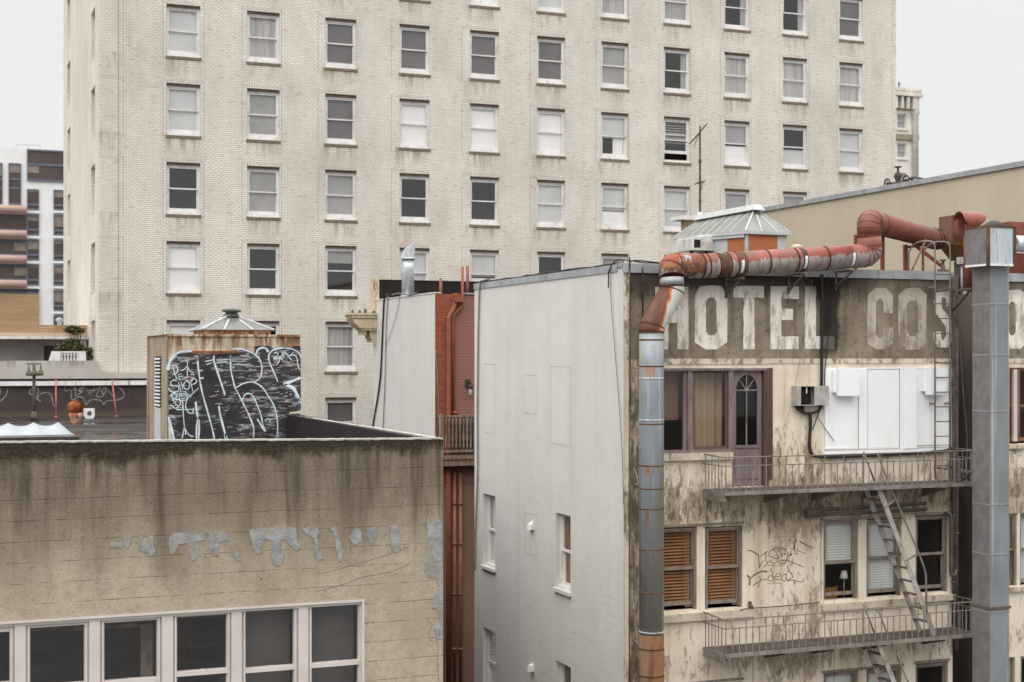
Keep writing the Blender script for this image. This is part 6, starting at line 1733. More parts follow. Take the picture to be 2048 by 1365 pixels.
# things seen through the open window
LPY = HY + 0.34
wlp = onY(1688, 1160, LPY)
tl_ = thing("table_lamp", "small lamp with a white shade inside the open lower window", "lamp", (wlp.x, wlp.y, onY(1688, 1195, LPY).z))
f = MB(); f.lathe((wlp.x, wlp.y, onY(1688, 1157, LPY).z), [(0.09, 0), (0.055, 0.15)], 16); obj("lamp_shade", f, MAT["lamp_white"], tl_)
f = MB(); f.tube([(wlp.x, wlp.y, onY(1688, 1200, LPY).z), (wlp.x, wlp.y, onY(1688, 1150, LPY).z)], 0.010, 6); f.lathe((wlp.x, wlp.y, onY(1688, 1203, LPY).z), [(0.06, 0), (0.05, 0.02), (0.01, 0.03)], 12); obj("stem", f, MAT["bright_steel"], tl_)
c_ = onY(1661, 1200, HY + 0.55)
ch = thing("chair", "tan chair back standing inside the open lower window", "chair", c_)
f = MB(); f.box(c_.x - 0.13, c_.x + 0.13, c_.y, c_.y + 0.04, c_.z, c_.z + 0.24); f.box(c_.x + 0.131, c_.x + 0.16, c_.y, c_.y + 0.05, c_.z - 0.3, c_.z + 0.26); obj("backrest", f, MAT["chair_tan"], ch)
f = MB(); f.box(c_.x - 0.16, c_.x + 0.16, c_.y + 0.05, c_.y + 0.4, c_.z - 0.25, c_.z - 0.2); obj("seat", f, MAT["chair_tan"], ch)
# ---- spray writing on the stucco
f = MB()
Gs = [(15,[(150,530),(270,560),(400,650)]), (14,[(390,650),(395,780),(405,905)]), (14,[(430,675),(500,610),(580,555)]), (12,[(405,890),(450,810),(505,750)]), (13,[(545,590),(540,680),(565,800)]), (13,[(500,878),(570,810),(640,750)]), (10,[(640,750),(700,820),(790,750)]), (10,[(600,640),(625,560),(690,520),(740,560),(775,640),(800,720)]), (12,[(620,655),(700,690),(800,720)]), (14,[(690,515),(760,495),(825,475)]), (13,[(800,570),(840,520),(900,495),(965,530),(1000,630),(985,740),(930,810),(870,820),(815,790),(795,700),(800,620)]), (11,[(800,705),(850,665),(900,640)]), (11,[(1080,545),(1030,640),(985,720),(955,760)]), (10,[(1060,495),(1110,515),(1230,555),(1385,605)]), (16,[(1240,345),(1400,430),(1530,485)]), (24,[(1190,290),(1150,400),(1130,500)]), (12,[(840,745),(980,750),(1160,810),(1330,890)]), (7,[(560,862),(720,850),(900,860)]), (22,[(950,490),(950,545)]),
      (22,[(220,1130),(290,1060),(400,1000),(480,975),(575,985)]), (30,[(140,1060),(200,1120),(205,1270)]), (12,[(380,1060),(440,1160)]), (12,[(260,1290),(350,1220),(440,1160),(580,1145)]), (12,[(440,1160),(400,1230),(385,1320)]), (13,[(635,910),(680,1030),(720,1155)]), (12,[(690,1100),(650,1065),(600,1085),(590,1140),(625,1185),(690,1160),(705,1110)]), (11,[(730,1095),(800,1090),(850,1060),(830,1020),(780,1025),(745,1070),(745,1130),(790,1155),(850,1130)]), (12,[(960,1045),(920,1040),(880,1080),(880,1150),(925,1185),(965,1130),(965,1010)]), (11,[(960,1010),(985,1180)]), (14,[(985,850),(1040,980),(1110,1080),(1060,1130),(990,1180)]), (12,[(990,1165),(1130,1165),(1250,1195),(1320,1195),(1345,1160),(1330,1130)]), (7,[(560,1245),(700,1225),(850,1235)])]
strokes(f, [(w_ * 1.35, p_) for w_, p_ in Gs[:20]], HY, 10.5, 1480, 1050, 12, lift=0.003); obj("graffiti", f, MAT["spray_olive"], ht); f = MB()
strokes(f, [(w_ * 1.35, p_) for w_, p_ in Gs[20:]], HY, 10.5, 1480, 1050, 12, lift=0.003); gr = obj("graffiti", f, MAT["spray_olive"], ht); f = MB()
for (a, b, r_) in ((740,350,16),(625,350,10),(1050,320,22),(875,610,24),(940,615,26),(1065,628,28),(1185,605,20),(1130,490,16),(725,648,12),(930,320,10),(625,640,14)):
    c_ = onY(1480 + a / 10.5, 1050 + b / 10.5, HY - 0.003); rr = r_ / 10.5 * HY * 1.12 / FPX
    f.face([(c_.x + rr * math.cos(t) * 1.1, HY - 0.0045, c_.z + rr * math.sin(t) * 0.85) for t in [2 * math.pi * k / 10 for k in range(10)]])
obj("paint_spots", f, MAT["spray_olive"], ht)
f = MB(); strokes(f, [(w_ * 1.35, p_) for w_, p_ in Gs], HY, 10.5, 1480, 1050, 12, lift=0.0015, grow=2.4)
obj("overspray", f, MAT["overspray_olive"], gr)
f = MB(); strokes(f, [[(590,0),(592,200),(590,690)], [(590,268),(900,255),(1215,245)], [(1215,245),(1215,660)], [(480,880),(440,1120)], [(1680,0),(1682,1365)]], HY, 10.5, 1480, 1050, 5, lift=0.0025, sm=1)
obj("crack", f, MAT["tar_black"], ht)
f = MB()
for (u, v0, v1) in ((1506, 1210, 1365), (1668, 1185, 1365), (1642, 1000, 1200), (1815, 990, 1030)):
    f.ribbon([onY(u, v0, HY), onY(u, v1, HY)], 0.012, (0, -1, 0), lift=0.002)
obj("crack", f, MAT["dark_iron"], ht)
# ------------------------------------------------------------------ round exhaust duct on the hotel front
DYY = 23.05
ed = thing("exhaust_duct", "long round exhaust duct, grey and rusty up the front, peeling red along the parapet", "duct", (xa(1303, DYY), DYY, 0))
r_ = 25.5 * DYY * 1.085 / FPX
vx = xa(1303, DYY)
zt0 = za(1303, 665, DYY); zru = za(1303, 1268, DYY)
def rings(path_pts, r, mat, par, w=0.014, out=0.006):
    f = MB()
    for (p, d) in path_pts:
        p, d = Vector(p), Vector(d).normalized()
        f.tube([p - d * w / 2, p + d * w / 2], r + out, 20)
    return each("seam", f, MAT[mat], par)
f = MB(); f.tube([(vx, DYY, zru), (vx, DYY, zt0 - 0.55), (vx, DYY, zt0)], r_, 24); vp_ = obj("riser_pipe", f, MAT["galvanised"], ed)
f = MB(); f.tube([(vx, DYY, 0.0), (vx, DYY, zru - 0.001)], r_ * 1.01, 24); lp_ = obj("lower_pipe", f, MAT["bottom_rust"], ed)
Dv = (0, 0, 1)
rings([((vx, DYY, za(1303, v, DYY)), Dv) for v in (680, 733, 848, 931, 977, 1017, 1098, 1184)], r_, "rust_line", vp_, 0.022)
rings([((vx, DYY, za(1303, v, DYY)), Dv) for v in (757, 840, 1263)], r_, "galvanised_streaked", vp_, 0.02, 0.008)
rings([((vx, DYY, za(1303, v, DYY)), Dv) for v in (1296, 1350)], r_ * 1.01, "dark_rust_line", lp_)
# swan neck up to the parapet run
Y2, Y3 = 23.22, 23.32
p0 = Vector((vx, DYY, zt0)); p1 = onY(1344, 577, Y2); p2 = onY(1345, 551, Y3)
# offset section (rusty, slanted)
f = MB(); a = p0 + Vector((0, 0, 0.0)); dirn = (p1 - p0).normalized()
off = fillet([p0, p0 + Vector((0, 0, 0.10)), p1 - Vector((0, 0, 0.06)), p1 + Vector((0, 0, 0.04))], 0.10, 2)
f.tube(off, r_ * 1.03, 24); of_ = obj("offset_pipe", f, MAT["offset_rust"], ed)
q = p0 + Vector((0, 0, 0.12)); rings([(p0 + Vector((0.0, 0, 0.005)), (0, 0, 1)), (off[2], (off[3] - off[1])), (off[-3], (off[-2] - off[-4])), (off[-1], (0, 0, 1))], r_ * 1.03, "dark_rust_line", of_, 0.02)
zc0 = onY(1395, 534, Y3).z
h0 = onY(1400, 533, Y3); h1 = onY(1742, 511, Y3)
e0 = p1 + Vector((0, 0, 0.045)); corner = Vector((e0.x, Y3, h0.z))
band = MB(); band.tube([e0, e0 + Vector((0, 0.01, 0.14))], r_ * 0.99, 24); obj("collar", band, MAT["galvanised"], ed)
e1 = e0 + Vector((0, 0.01, 0.145))
el = fillet([e1, Vector((e1.x + 0.02, Y3, h0.z)), h0], 0.46, 3)
f = MB(); f.tube(el, r_ * 1.04, 24, smooth=True); elb = obj("elbow", f, MAT["elbow_rust"], ed)
rings([(el[i], el[min(i + 1, len(el) - 1)] - el[max(i - 1, 0)]) for i in (0, 2, 4, len(el) - 1)], r_ * 1.04, "dark_rust_line", elb, 0.02)
# run along the parapet, riser, return
zt_top = onY(1738, 443, Y3)
c1 = h1.copy(); c2 = Vector((onY(1738, 443, Y3).x, Y3, zt_top.z))
end = onY(1876, 480, 26.3)
hr = [h0, h0 + (c1 - h0) * 0.86]
f = MB(); f.tube(hr, r_ * 1.03, 24); run_ = obj("parapet_run", f, MAT["peeling_red"], ed)
dd_ = (c1 - h0).normalized(); L_ = (hr[1] - h0).length
rings([(h0 + dd_ * L_ * t, dd_) for t in (0.035, 0.10, 0.17, 0.22, 0.43, 0.62, 0.83)], r_ * 1.03, "dark_rust_line", run_, 0.03)
f = MB()
for t, wd in ((0.135, 0.17), (0.255, 0.14), (0.665, 0.10)):
    f.tube([h0 + dd_ * (L_ * t - wd / 2), h0 + dd_ * (L_ * t + wd / 2)], r_ * 1.03 + 0.004, 24)
each("repair_band", f, MAT["heavy_rust"], run_)
el2 = fillet([hr[1] + dd_ * 0.002, c1, c2 - Vector((0, 0, 0.28))], 0.36, 4)
f = MB(); f.tube(el2, r_ * 1.03, 24); e2 = obj("elbow", f, MAT["peeling_red"], ed)
rings([(el2[i], el2[min(i + 1, len(el2) - 1)] - el2[max(i - 1, 0)]) for i in range(1, len(el2))], r_ * 1.03, "red_iron", e2, 0.016)
dr_ = (end - c2).normalized()
el3 = fillet([el2[-1] + Vector((0, 0, 0.003)), c2, c2 + dr_ * 0.55], 0.36, 4)
f = MB(); f.tube(el3, r_ * 1.03, 24); e3 = obj("elbow", f, MAT["matte_red"], ed)
rings([(el3[i], el3[min(i + 1, len(el3) - 1)] - el3[max(i - 1, 0)]) for i in range(0, len(el3), 1)], r_ * 1.03, "red_iron", e3, 0.016)
f = MB(); f.tube([el3[-1] + dr_ * 0.003, end], r_ * 1.0, 24); rp = obj("return_pipe", f, MAT["matte_red"], ed)
rings([(end - dr_ * 0.25, dr_), (end - dr_ * 0.5, dr_)], r_, "tar_black", rp, 0.03, 0.012)
for u in (1472, 1598, 1693):          # hanger straps and brackets under the run
    t = (xa(u, Y3) - h0.x) / (c1.x - h0.x); p = h0 + (c1 - h0) * t
    f = MB()
    arc = [Vector((p.x + 0.02, Y3 - (r_ * 1.03 + 0.010) * math.cos(a), p.z + (r_ * 1.03 + 0.010) * math.sin(a))) for a in [R(k) for k in (15, 0, -15, -30, -45)]]
    for i in range(4): f.bar(arc[i], arc[i + 1], 0.006, 0.05, up=(0, 1, 0.3))
    obj("strap", f, MAT["white_metal"], ed)
    f = MB(); zz = p.z - r_ - 0.03
    f.box(p.x - 0.03, p.x + 0.03, Y3 - 0.25, HY - 0.045, zz - 0.04, zz); f.bar((p.x - 0.0, Y3 - 0.22, zz - 0.02), (p.x - 0.0, HY - 0.03, zz - 0.30), 0.03, 0.03); f.box(p.x - 0.02, p.x + 0.02, HY - 0.044, HY - 0.013, zz - 0.36, zz)
    obj("bracket", f, MAT["dark_iron"], ed)
for (v, k) in ((972, 1), (1290, 1), (737, 0)):   # stays from the wall to the riser
    f = MB(); z = za(1270, v, DYY + 0.2)
    f.tube([(HX + 0.2, HY - 0.03, z), (vx - r_ * 0.8, DYY + 0.12, z)], 0.014, 6)
    if k: f.tube([(HX + 0.2, HY - 0.03, z + 0.30), (vx - r_ * 0.9, DYY + 0.1, z + 0.01)], 0.012, 6)
    each("stay", f, MAT["old_iron"], ed)

# ------------------------------------------------------------------ square duct with a hood box
sd = thing("square_duct", "tall square galvanised duct with a larger streaked box on top", "duct", (18.2, 22.1, 0))
QY = 21.9
qx0 = xa(1980, QY); qx1 = xa(2018, QY); qyb = ya(1945, qx0)
qbz = za(1980, 531, 21.75)
f = MB(); f.box(qx0, qx1, QY, qyb, 0, qbz - 0.002); sf = obj("shaft", f, MAT["galvanised_clean"], sd)
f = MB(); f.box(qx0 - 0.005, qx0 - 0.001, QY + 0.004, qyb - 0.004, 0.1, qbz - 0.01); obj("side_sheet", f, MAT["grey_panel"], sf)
f = MB()
for v in (608, 710, 823, 1010, 1110, 1225): 
    z = za(1980, v, QY); f.box(qx0 - 0.008, qx1 + 0.008, QY - 0.008, qyb + 0.008, z - 0.012, z + 0.012)
each("flange", f, MAT["galvanised"], sd)
f = MB(); z = za(1980, 1218, QY); f.box(qx0 - 0.02, qx1 + 0.03, QY - 0.025, qyb + 0.02, z - 0.02, z + 0.03); obj("strap", f, MAT["dark_iron"], sd)
BYY = 21.75
b0, b1 = xa(1976, BYY), xa(2030, BYY); bb = ya(1931, b0)
z1_ = za(1976, 453, BYY)
f = MB(); f.box(b0, b1, BYY, bb, qbz, z1_); bx_ = obj("hood_box", f, MAT["galvanised_streaked"], sd)
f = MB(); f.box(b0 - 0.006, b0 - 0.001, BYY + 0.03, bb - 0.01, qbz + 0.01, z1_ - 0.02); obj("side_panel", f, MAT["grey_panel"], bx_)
f = MB()
for (a, b) in ((b0 - 0.015, b0 + 0.035), (b1 - 0.045, b1 + 0.015)): f.box(a, b, BYY - 0.018, BYY + 0.03, qbz - 0.01, z1_ + 0.01)
f.box(b0 + 0.036, b1 - 0.046, BYY - 0.015, BYY + 0.03, z1_ - 0.015, z1_ + 0.012); f.box(b0 - 0.012, b0 + 0.03, BYY + 0.031, bb, z1_ - 0.015, z1_ + 0.012)
each("edge_angle", f, MAT["heavy_rust"], bx_)
f = MB(); f.box(b0 + 0.036, b1 - 0.046, BYY - 0.012, BYY - 0.001, qbz - 0.008, qbz + 0.03); f.box(b0 - 0.012, b0 - 0.001, BYY + 0.031, bb, qbz - 0.008, qbz + 0.03); obj("bottom_flange", f, MAT["white_metal"], bx_)
for v0, v1 in ((617, 560), (985, 930)):     # struts holding the shaft
    f = MB(); z = za(1960, 578 if v0 == 617 else 945, qyb)
    f.bar((qx0 - 0.03, qyb + 0.01, z), (qx0 + 0.35, HY + 1.5, z), 0.03, 0.03); f.bar((HXR + 0.02, HY + 0.1, z - 0.42), (qx0 + 0.0, qyb + 0.03, z), 0.04, 0.04); f.bar((HXR + 0.02, HY + 0.1, z), (qx0 + 0.0, qyb + 0.03, z), 0.03, 0.03)
    each("strut", f, MAT["dark_iron"], sd)

# ------------------------------------------------------------------ roof machinery at the right
hp0 = 26.2
hx0 = xa(1905, hp0); hx1 = hx0 + 0.62; hyb_ = ya(1878, hx0)
z1_, zm_, zb_ = za(1905, 431, hp0), za(1905, 490, hp0), za(1905, 520, hp0)
hh = thing("duct_hopper", "shiny brown sheet metal hopper joining the red duct on the roof", "hopper", (hx0, hp0, RZH))
f = MB(); f.box(hx0, hx1, hp0, hyb_, zm_, z1_); f.hexa([(hx0 + 0.22, hp0 + 0.15, zb_), (hx1 - 0.05, hp0 + 0.15, zb_), (hx1 - 0.05, hyb_ - 0.1, zb_), (hx0 + 0.22, hyb_ - 0.1, zb_)], [(hx0, hp0, zm_ - 0.001), (hx1, hp0, zm_ - 0.001), (hx1, hyb_, zm_ - 0.001), (hx0, hyb_, zm_ - 0.001)])
obj("body", f, MAT["brown_gloss"], hh)
f = MB(); f.box(hx0 - 0.006, hx0 + 0.03, hp0 - 0.008, hp0 + 0.03, zm_, z1_ + 0.004); f.box(hx0 + 0.031, hx1, hp0 - 0.008, hp0 - 0.001, z1_ - 0.02, z1_ + 0.004); obj("edge_strip", f, MAT["heavy_rust"], hh)
f = MB(); f.tube([(hx0 + 0.4, hp0 + 0.3, zb_ - 0.01), (hx0 + 0.4, hp0 + 0.3, RZH)], 0.10, 12); obj("outlet", f, MAT["dark_metal"], hh)
fr = thing("red_pipe_frame", "dark red angle iron frame propping the return duct on the roof", "frame", (hx0 - 0.8, 25.6, RZH))
f = MB()
def post(u, v0, v1, Y, t=0.05):
    p, q = onY(u, v0, Y), onY(u, v1, Y); f.box(p.x - t / 2, p.x + t / 2, Y - t / 2, Y + t / 2, RZH, p.z)
post(1711, 470, 540, 24.2); post(1765, 466, 540, 24.2, 0.06); post(1811, 490, 545, 25.2, 0.07); post(1846, 495, 545, 25.4, 0.04)
each("post", f, MAT["red_iron"], fr)
f = MB(); f.bar(onY(1826, 488, 25.2), onY(1888, 536, 25.0), 0.06, 0.06); f.bar(onY(1808, 496, 25.2), onY(1850, 490, 25.6), 0.05, 0.05); each("brace", f, MAT["red_iron"], fr)
f = MB(); f.bar(onY(1852, 480, 24.6), onY(1822, 545, 24.3), 0.03, 0.03); obj("brace", f, MAT["faded_wood"], fr)
# curved rain hood
ch_y = 22.9
ch = thing("rain_hood", "curved red and silver sheet metal rain hood open at its left end", "rain hood", (xa(1950, ch_y), ch_y, RZH))
f = MB(); xL, xR_ = xa(1931, ch_y - 0.2), xa(1976, ch_y - 0.2)
zc_ = za(1950, 441, ch_y); rr = 0.155; V = []; n = 10
for i in range(n + 1):
    a = R(-60 + 240 * i / n); taper = 0.16 * max(0.0, -math.sin(a)) / 0.87
    for x in (xL + taper * 1.0, xR_ - taper * 0.9):
        V.append((x, ch_y - rr * math.cos(a), zc_ + rr * math.sin(a)))
F_ = [(2 * i, 2 * i + 1, 2 * i + 3, 2 * i + 2) for i in range(n)]
f.idx(V, F_, 0, True)
f.prism([(xL + 0.16, ch_y - rr * 0.5 - 0.0, zc_ - rr * 0.87), (xR_ - 0.14, ch_y - rr * 0.5, zc_ - rr * 0.87), (xR_ - 0.16, ch_y - 0.05, zc_ - rr * 1.4), (xL + 0.18, ch_y - 0.05, zc_ - rr * 1.4)], (0, 0.006, 0))
obj("curved_sheet", f, MAT["peeling_red"], ch)
f = MB(); f.box(xL + 0.02, xR_ - 0.12, ch_y + 0.05, ch_y + 0.10, zc_ - 0.26, zc_ + 0.02); f.tube([(xL + 0.24, ch_y + 0.02, RZH), (xL + 0.24, ch_y + 0.02, zc_ - 0.08)], 0.09, 14); obj("stub_pipe", f, MAT["matte_red"], ch)
# turbine dome
p = onY(1988, 455, 24.0); f = MB(); f.lathe((p.x, 24.0, RZH), [(0.16, 0), (0.16, p.z - RZH - 0.08), (0.20, p.z - RZH - 0.06), (0.21, p.z - RZH + 0.02), (0.17, p.z - RZH + 0.08), (0.08, p.z - RZH + 0.125), (0.02, p.z - RZH + 0.14)], 20)
tag(obj("roof_dome_vent", f, MAT["dark_metal"]), "dark domed roof vent peeking over the streaked duct box", "vent")
rb = thing("red_fan_casing", "dark red boxy fan casing with spiral duct at the right roof edge", "fan casing", (20.5, 25.0, RZH))
f = MB(); ry = 24.6; f.box(xa(2018, ry), xa(2120, ry), ry, ry + 0.8, za(2030, 492, ry), za(2030, 444, ry)); f.prism([(xa(2005, ry), ry, za(2005, 446, ry)), (xa(2018, ry) - 0.002, ry, za(2018, 444, ry)), (xa(2018, ry) - 0.002, ry, za(2018, 480, ry)), (xa(2005, ry), ry, za(2005, 476, ry))], (0, 0.8, 0)); obj("casing", f, MAT["matte_red"], rb)
f = MB(); f.box(xa(1985, ry), xa(2120, ry), ry + 0.1, ry + 0.7, RZH, za(2030, 506, ry)); obj("base_frame", f, MAT["red_iron"], rb)
f = MB(); sy = 23.9; a, b = onY(2026, 487, sy), onY(2130, 493, sy); f.tube([a, b], 0.16, 20)
d_ = (b - a).normalized(); k_ = 0.0
while k_ < (b - a).length: f.tube([a + d_ * k_, a + d_ * (k_ + 0.02)], 0.168, 20); k_ += 0.11
obj("spiral_duct", f, MAT["bright_steel"], rb)
f = MB(); jx = onY(1922, 522, 24.3); f.box(jx.x - 0.07, jx.x + 0.07, 24.2, 24.35, jx.z - 0.07, jx.z + 0.07); f.tube([(jx.x, 24.28, RZH), (jx.x, 24.28, jx.z - 0.06)], 0.02, 6); tag(obj("junction_box", f, MAT["box_grey"]), "small pale junction box on the roof beside the brown hopper", "junction box", "electrical boxes")
f = MB(); vx_ = onY(1886, 540, 23.95); f.lathe((vx_.x, 23.95, hz + 0.03), [(0.05, -0.4), (0.05, 0.02), (0.03, 0.04), (0.05, 0.10), (0.03, 0.16), (0.03, 0.26), (0.07, 0.27), (0.07, 0.29)], 10); f.tube([(vx_.x - 0.12, 23.95, hz + 0.10), (vx_.x + 0.12, 23.95, hz + 0.10)], 0.03, 8)
tag(obj("pipe_valve", f, MAT["dark_iron"]), "small dark pipe valve on the parapet by the roof ladder", "valve")

# ------------------------------------------------------------------ skylight house on the hotel roof
sy0 = 30.0
s0, s1 = xa(1491, sy0), xa(1582, sy0); syb = ya(1349, s0)
ze, zr_ = za(1491, 464, sy0), za(1505, 418, sy0 + 0.6)
sk = thing("ridge_skylight", "long hipped glass skylight with orange panels on the hotel roof", "skylight", ((s0 + s1) / 2, (sy0 + syb) / 2, RZH))
i_ = 0.07
f = MB(); f.box(s0 + i_, s1 - i_, sy0 + i_, syb - i_, RZH, ze - 0.04); obj("wall", f, MAT["old_white_trim"], sk)
f = MB()
f.box(s0 + i_ + 0.06, s1 - 0.33, sy0 + i_ - 0.006, sy0 + i_ - 0.001, RZH, ze - 0.06)
obj("orange_panel", f, MAT["orange_panel"], sk)
f = MB(); ya_, yb_ = ya(1484, s0), ya(1450, s0); f.box(s0 + i_ - 0.006, s0 + i_ - 0.001, sy0 + i_ + 0.06, yb_, RZH, ze - 0.10); obj("orange_panel", f, MAT["orange_panel"], sk)
f = MB(); f.box(s0 + i_ - 0.006, s0 + i_ - 0.001, ya(1360, s0), syb - i_ - 0.02, RZH, ze - 0.10); obj("orange_panel", f, MAT["orange_panel"], sk)
f = MB()
f.box(s0 - 0.01, s1 + 0.01, sy0 - 0.01, sy0 + 0.08, ze - 0.045, ze + 0.02)
def rk(x0, x1, y0, z0, z1):
    k = 0.13
    f.hexa([(x0, y0, z0), (x1, y0, z0), (x1, y0, z1), (x0, y0, z1)], [(x0, syb, z0 + k), (x1, syb, z0 + k), (x1, syb, z1 + k), (x0, syb, z1 + k)])
rk(s0 - 0.01, s0 + 0.08, sy0 + 0.081, ze - 0.045, ze + 0.02); rk(s1 - 0.08, s1 + 0.01, sy0 + 0.081, ze - 0.045, ze + 0.02)
rk(s0 + 0.01, s0 + 0.06, sy0 + 0.10, ze - 0.12, ze - 0.046)
obj("eaves_gutter", f, MAT["old_white_trim"], sk)
xm = (s0 + s1) / 2; hip = 0.62
Ra, Rb_ = Vector((xm, sy0 + hip, zr_)), Vector((xm, syb - 0.3, zr_))
RK = 0.13   # the old frame is racked: its far end stands a little higher
A_, B_, C_, D_ = Vector((s0, sy0, ze + 0.021)), Vector((s1, sy0, ze + 0.021)), Vector((s1, syb, ze + 0.021 + RK)), Vector((s0, syb, ze + 0.021 + RK))
f = MB(); f.idx([A_, B_, C_, D_, Ra, Rb_], [(0, 1, 4), (1, 2, 5, 4), (2, 3, 5), (3, 0, 4, 5), (3, 2, 1, 0)]); obj("glazing", f, MAT["ribbed_glass"], sk)
f = MB()
for a, b in ((A_, Ra), (B_, Ra), (C_, Rb_), (D_, Rb_)): f.bar(a, b, 0.04, 0.035)
for t in (0.36, 0.68): f.bar(A_ + (B_ - A_) * t, A_ + (B_ - A_) * (t + (0.5 - t) * 0.72) + (Vector((0, hip, zr_ - ze - 0.02)) * 0.72), 0.03, 0.03)
for k in range(1, 7):
    t = k / 7.0; yy = sy0 + hip + (Rb_.y - Ra.y) * (t - 0.10)
    zk = ze + 0.02 + RK * (yy - sy0) / (syb - sy0); f.bar((s0, yy, zk), (xm, yy, zr_), 0.035, 0.03); f.bar((s1, yy, zk), (xm, yy, zr_), 0.035, 0.03)
each("glazing_bar", f, MAT["old_white_trim"], sk)
f = MB(); f.hexa([(xm - 0.16, Ra.y - 0.22, zr_ - 0.04), (xm + 0.16, Ra.y - 0.22, zr_ - 0.04), (xm + 0.10, Ra.y - 0.10, zr_ + 0.10), (xm - 0.10, Ra.y - 0.10, zr_ + 0.10)], [(xm - 0.16, Rb_.y + 0.15, zr_ - 0.04), (xm + 0.16, Rb_.y + 0.15, zr_ - 0.04), (xm + 0.10, Rb_.y + 0.15, zr_ + 0.10), (xm - 0.10, Rb_.y + 0.15, zr_ + 0.10)]); obj("ridge_cap", f, MAT["old_white_trim"], sk)
f = MB(); f.bar((s0 + 0.06, sy0 + 0.066, RZH), (s0 + 0.06, sy0 + 0.066, ze - 0.06), 0.10, 0.02); obj("corner_strip", f, MAT["galvanised_streaked"], sk)
# air conditioner on its side
ay0 = ya(1428, s0 + 0.06); ax_ = xa(1386, ay0); ay1 = ya(1353, ax_)
ac = thing("air_conditioner", "white window air conditioner with a square black opening beside the skylight", "air conditioner", (ax_, ay0, RZH))
az1, az0 = onX(1387, 474, ax_).z, onX(1387, 500, ax_).z
axr = s0 + 0.06
f = MB(); f.box(ax_, axr, ay0, ay1, az0, az1); 
for i in range(9):
    z = az0 + 0.03 + i * (az1 - az0 - 0.05) / 9
    f.box(ax_ - 0.008, ax_ - 0.001, ay0 + 0.06, ay1 - 0.05, z, z + 0.014)
for i in range(6): f.box(ax_ + 0.25, axr - 0.02, ay0 - 0.008, ay0 - 0.001, az0 + 0.05 + i * 0.03, az0 + 0.062 + i * 0.03)
obj("casing", f, MAT["ac_white"], ac)
f = MB(); f.box(ax_ + 0.03, ax_ + 0.20, ay0 - 0.010, ay0 - 0.002, az0 + 0.06, az1 - 0.06); obj("opening", f, MAT["tar_black"], ac)
f = MB(); f.box(ax_ + 0.05, ax_ + 0.12, ay0 + 0.2, ay0 + 0.27, RZH, az0); f.box(axr - 0.12, axr - 0.05, ay0 + 0.2, ay0 + 0.27, RZH, az0); each("leg", f, MAT["dark_iron"], ac)
# low monitor roof behind and antenna
mY = syb + 0.35
ms = thing("roof_monitor", "small cream roof monitor with an overhanging slab behind the skylight", "roof monitor", (xa(1390, mY), mY, RZH))
f = MB(); f.box(xa(1371, mY), xa(1470, mY), mY, mY + 0.25, RZH, za(1400, 442, mY)); obj("wall", f, MAT["cornice_cream"], ms)
f = MB(); f.box(xa(1361, mY - 0.15), xa(1480, mY), mY - 0.15, mY + 0.4, za(1400, 442, mY) + 0.002, za(1400, 434, mY)); obj("slab", f, MAT["ac_white"], ms)
nY = mY + 0.1
an = thing("tv_antenna", "tall thin rusty television antenna on the roof before the brick tower", "antenna", (xa(1400, nY), nY, za(1400, 434, nY)))
ax0 = xa(1400, nY)
Z_ = lambda v: za(1400, v, nY)
f = MB(); f.tube([(ax0, nY, Z_(434)), (ax0, nY, Z_(252))], 0.030, 8); f.lathe((ax0, nY, Z_(405)), [(0.04, 0), (0.04, 0.1)], 8); f.lathe((ax0, nY, Z_(325)), [(0.045, 0), (0.045, 0.08)], 8); obj("mast", f, MAT["dark_iron"], an)
f = MB(); f.tube([(ax0, nY, Z_(437)), (ax0, nY, Z_(425))], 0.06, 10); obj("base", f, MAT["white_metal"], an)
f = MB(); A1, A2 = onY(1385, 282, nY - 0.2), onY(1412, 250, nY + 0.2); f.tube([A1, A2], 0.020, 6)
d_ = (A2 - A1); s_ = Vector((d_.z, 0.0, -d_.x)).normalized()
for t, L in ((0.0, 0.05), (0.15, 0.22), (0.35, 0.08), (0.55, 0.10), (0.75, 0.09), (0.92, 0.10)): p = A1 + d_ * t; f.tube([p - s_ * L * 0.5 - Vector((0, L * 2, 0)), p + s_ * L * 0.5 + Vector((0, L * 2, 0))], 0.013, 5)
f.tube([onY(1400, 262, nY), onY(1388, 294, nY - 0.05)], 0.010, 5); obj("boom", f, MAT["dark_iron"], an)
f = MB(); f.tube([onY(1389, 369, nY - 0.1), onY(1411, 362, nY + 0.1)], 0.016, 6); f.tube([onY(1394, 365, nY - 0.4), onY(1408, 366, nY + 0.4)], 0.012, 5); f.tube([onY(1404, 362, nY), onY(1404, 380, nY)], 0.01, 5); obj("boom", f, MAT["dark_iron"], an)
f = MB(); c_ = onY(1594, 497, 27.0); f.lathe((c_.x, 27.0, RZH), [(0.10, 0), (0.10, c_.z - RZH - 0.04), (0.13, c_.z - RZH - 0.02), (0.13, c_.z - RZH + 0.05), (0.05, c_.z - RZH + 0.08)], 10); tag(obj("roof_stub", f, MAT["cornice_cream"]), "short pale roof pipe stub right of the skylight", "pipe")

